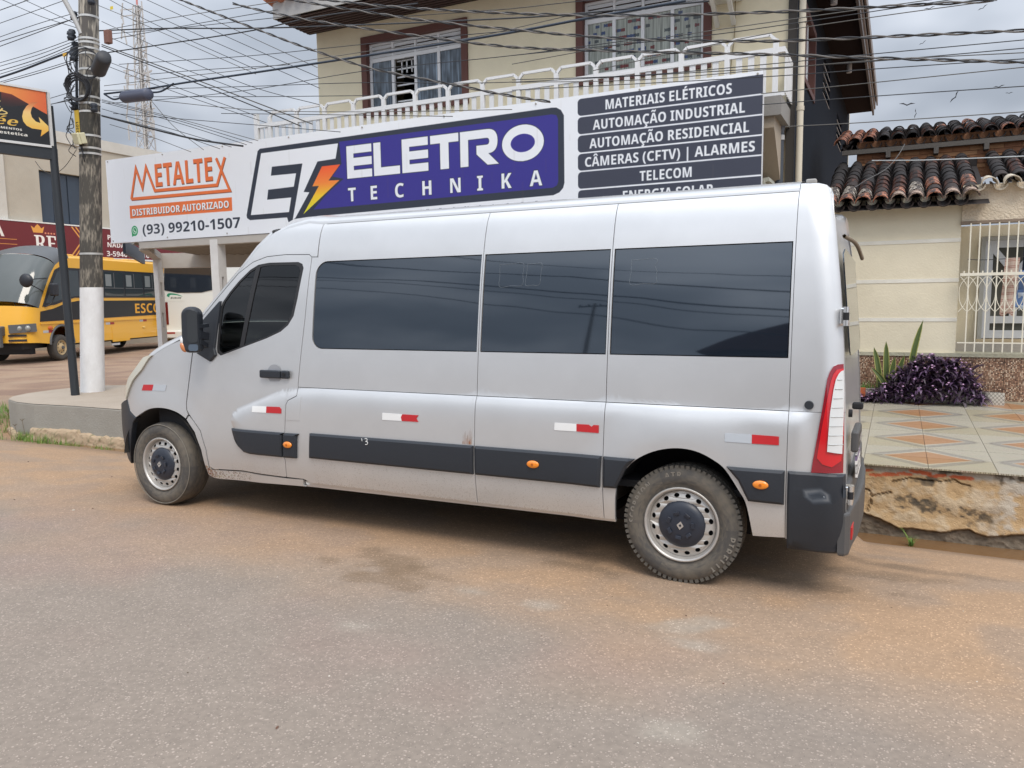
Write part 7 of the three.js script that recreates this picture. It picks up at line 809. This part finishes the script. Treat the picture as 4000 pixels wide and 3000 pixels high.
  const thin = [[...[[-2.637,4.107],[-1.375,4.126],[-0.058,4.107]], ...[[1.251,4.077]]], [...[[-2.636,4.194],[-0.546,4.078],[-0.057,4.067]], ...[[1.394,4.052]]], [...[[-1.735,3.919],[-0.056,4.011]], ...[[0.764,4.011],[1.713,3.991]]], [...[[-2.64,3.949],[-1.257,3.81],[-0.05,3.744]], ...[[0.783,3.708],[1.949,3.653]]], [...[[-2.64,3.923],[-1.256,3.766],[-0.049,3.698]], ...[[0.784,3.655],[1.953,3.553]]], [...[[-2.642,3.844],[-0.048,3.635]], ...[[0.805,3.582],[1.956,3.506]]], [[-0.106,3.492],[0.818,3.468],[1.959,3.443]], [[-0.104,3.394],[0.821,3.354],[1.966,3.294]], [[0.113,3.176],[0.663,3.146],[1.976,3.095]], [...[[-3.938,4.805],[-2.628,4.663]], ...[[-1.93,4.611],[-1.612,4.579]]]];
  thin.forEach((p, i) => wire(p, -3.3, 0.0042, 'thin wire crossing the sky and the front of the yellow building', 'thin wires over the pavement', i % 2 ? dk : gy));
  wire([[0.716,3.368],[1.311,3.32],[1.775,3.297],[2.42,3.27]], -7.0, 0.007, 'pale grey wire strung above the lower tiled roof', null, mat(0.42, 0.45, 0.46, 0.5)); wire([[0.511,3.062],[0.647,3.148],[0.885,3.276],[1.019,3.437],[1.092,3.574]], -7.2, 0.006, 'slack grey wire looping between the two tiled roofs', null, mat(0.22, 0.22, 0.22, 0.6));
  wire([[-10.133,3.994],[-10.429,3.772],[-10.651,3.692],[-10.822,3.699],[-11.007,3.781],[-11.144,3.914]], -3.6, 0.005, 'slack thin wire drooping from the junction box behind the sign post', null, gy);
}
// ---------- soaring birds
{
  const bm = mat(0.02, 0.02, 0.024, 0.9); const spots = [[4.194,14.943],[1.956,15.297],[1.734,13.729],[3.233,11.008],[1.145,10.883],[1.569,10.43],[5.008,11.244],[5.432,10.906]]; const lab = ['black bird gliding highest in the sky at upper right', 'black bird just above the second cable at right', 'small black bird beside the dark eaves', 'black bird banking steeply in the middle of the right sky', 'black bird gliding flat above the tiled roof', 'black bird seen end-on lowest above the tiled roof', 'faint bird over the cable near the right edge', 'tiny bird nearest the right edge of the sky'];
  spots.forEach(([x, y], i) => { const s = 0.42 * [0.55, 0.6, 0.45, 0.8, 0.9, 0.6, 0.6, 0.4][i], P = [[-1, 0.18, 0.05], [-0.45, 0.26, -0.05], [0, 0, -0.2], [0.45, 0.26, -0.05], [1, 0.18, 0.05], [0.4, 0.1, 0.14], [0, -0.05, 0.3], [-0.4, 0.1, 0.14]]; const g = new THREE.BufferGeometry(); const idx = [0, 1, 7, 1, 2, 7, 2, 6, 7, 2, 5, 6, 2, 3, 5, 3, 4, 5]; g.setAttribute('position', new THREE.Float32BufferAttribute(idx.flatMap(k => P[k]), 3)); const bd = new THREE.SphereGeometry(0.14, 8, 6).scale(0.6, 0.5, 2).toNonIndexed(); g.computeVertexNormals(); const m = merge([g, bd]); m.scale(s, s, s); m.rotateZ([0.5, 0.1, 0.5, 1.0, -0.1, 1.5, 0.1, 0][i]); m.rotateX(0.4); m.translate(x, y, -40); solo('bird', m, bm, lab[i], 'bird', 'birds circling over the roofs'); });
}
// =====================================================================  ACROSS THE ROAD, behind the viewer: mirrored in the van's glass
{
  const dk = mat(0.02, 0.02, 0.024, 0.7);
  const o = thing('opposite_house', 'plain dark house across the road, mirrored in the last van window', 'house'); part(o, 'wall', uvm(bx(-3.2, 7, 0, 4.3, 17, 24)), plaster(0.14, 0.13, 0.12)); part(o, 'roof', slab([[-3.8, 4.3], [7.6, 4.3], [4.8, 5.6], [-1.0, 5.6]], 16.6, 24.4), mat(0.10, 0.05, 0.04, 0.9)); part(o, 'door', bx(1, 2, 0, 2.1, 16.95, 16.999), mat(0.05, 0.04, 0.03, 0.7)); part(o, 'window', bx(-2, -0.6, 1.0, 2.2, 16.95, 16.999), mat(0.03, 0.03, 0.04, 0.2));
  [[9.4, 6.4], [8.2, 5.6], [7.9, 5.3], [10.5, 7.2], [7.2, 4.6]].forEach(([a, b], i) => solo('far_side_cable', tube([[-34, a + 1.0, 13], [-16, a - 0.3, 13.5], [0, b - 0.4, 14], [16, b, 14.5]], i < 2 ? 0.03 : 0.018, 30, 5), dk, 'cable strung along the opposite side of the road, mirrored in the glass', 'cable', 'cables on the opposite side'));
  const p = thing('far_side_pole', 'distant pole with crossarm across the road, mirrored in the middle window', 'utility pole', [-15.2, 0, 38]); part(p, 'shaft', cyl(0.16, 0.10, 12.4, 0, 6.2, 0, 12), plaster(0.2, 0.19, 0.17)); part(p, 'crossarm', bx(-1.1, 1.1, 12.0, 12.12, -0.06, 0.06), dk); for (const x of [-1, -0.4, 0.4, 1]) part(p, 'insulator', cyl(0.05, 0.07, 0.2, x, 12.22, 0, 8), dk);
}


renderer.render(scene, camera);
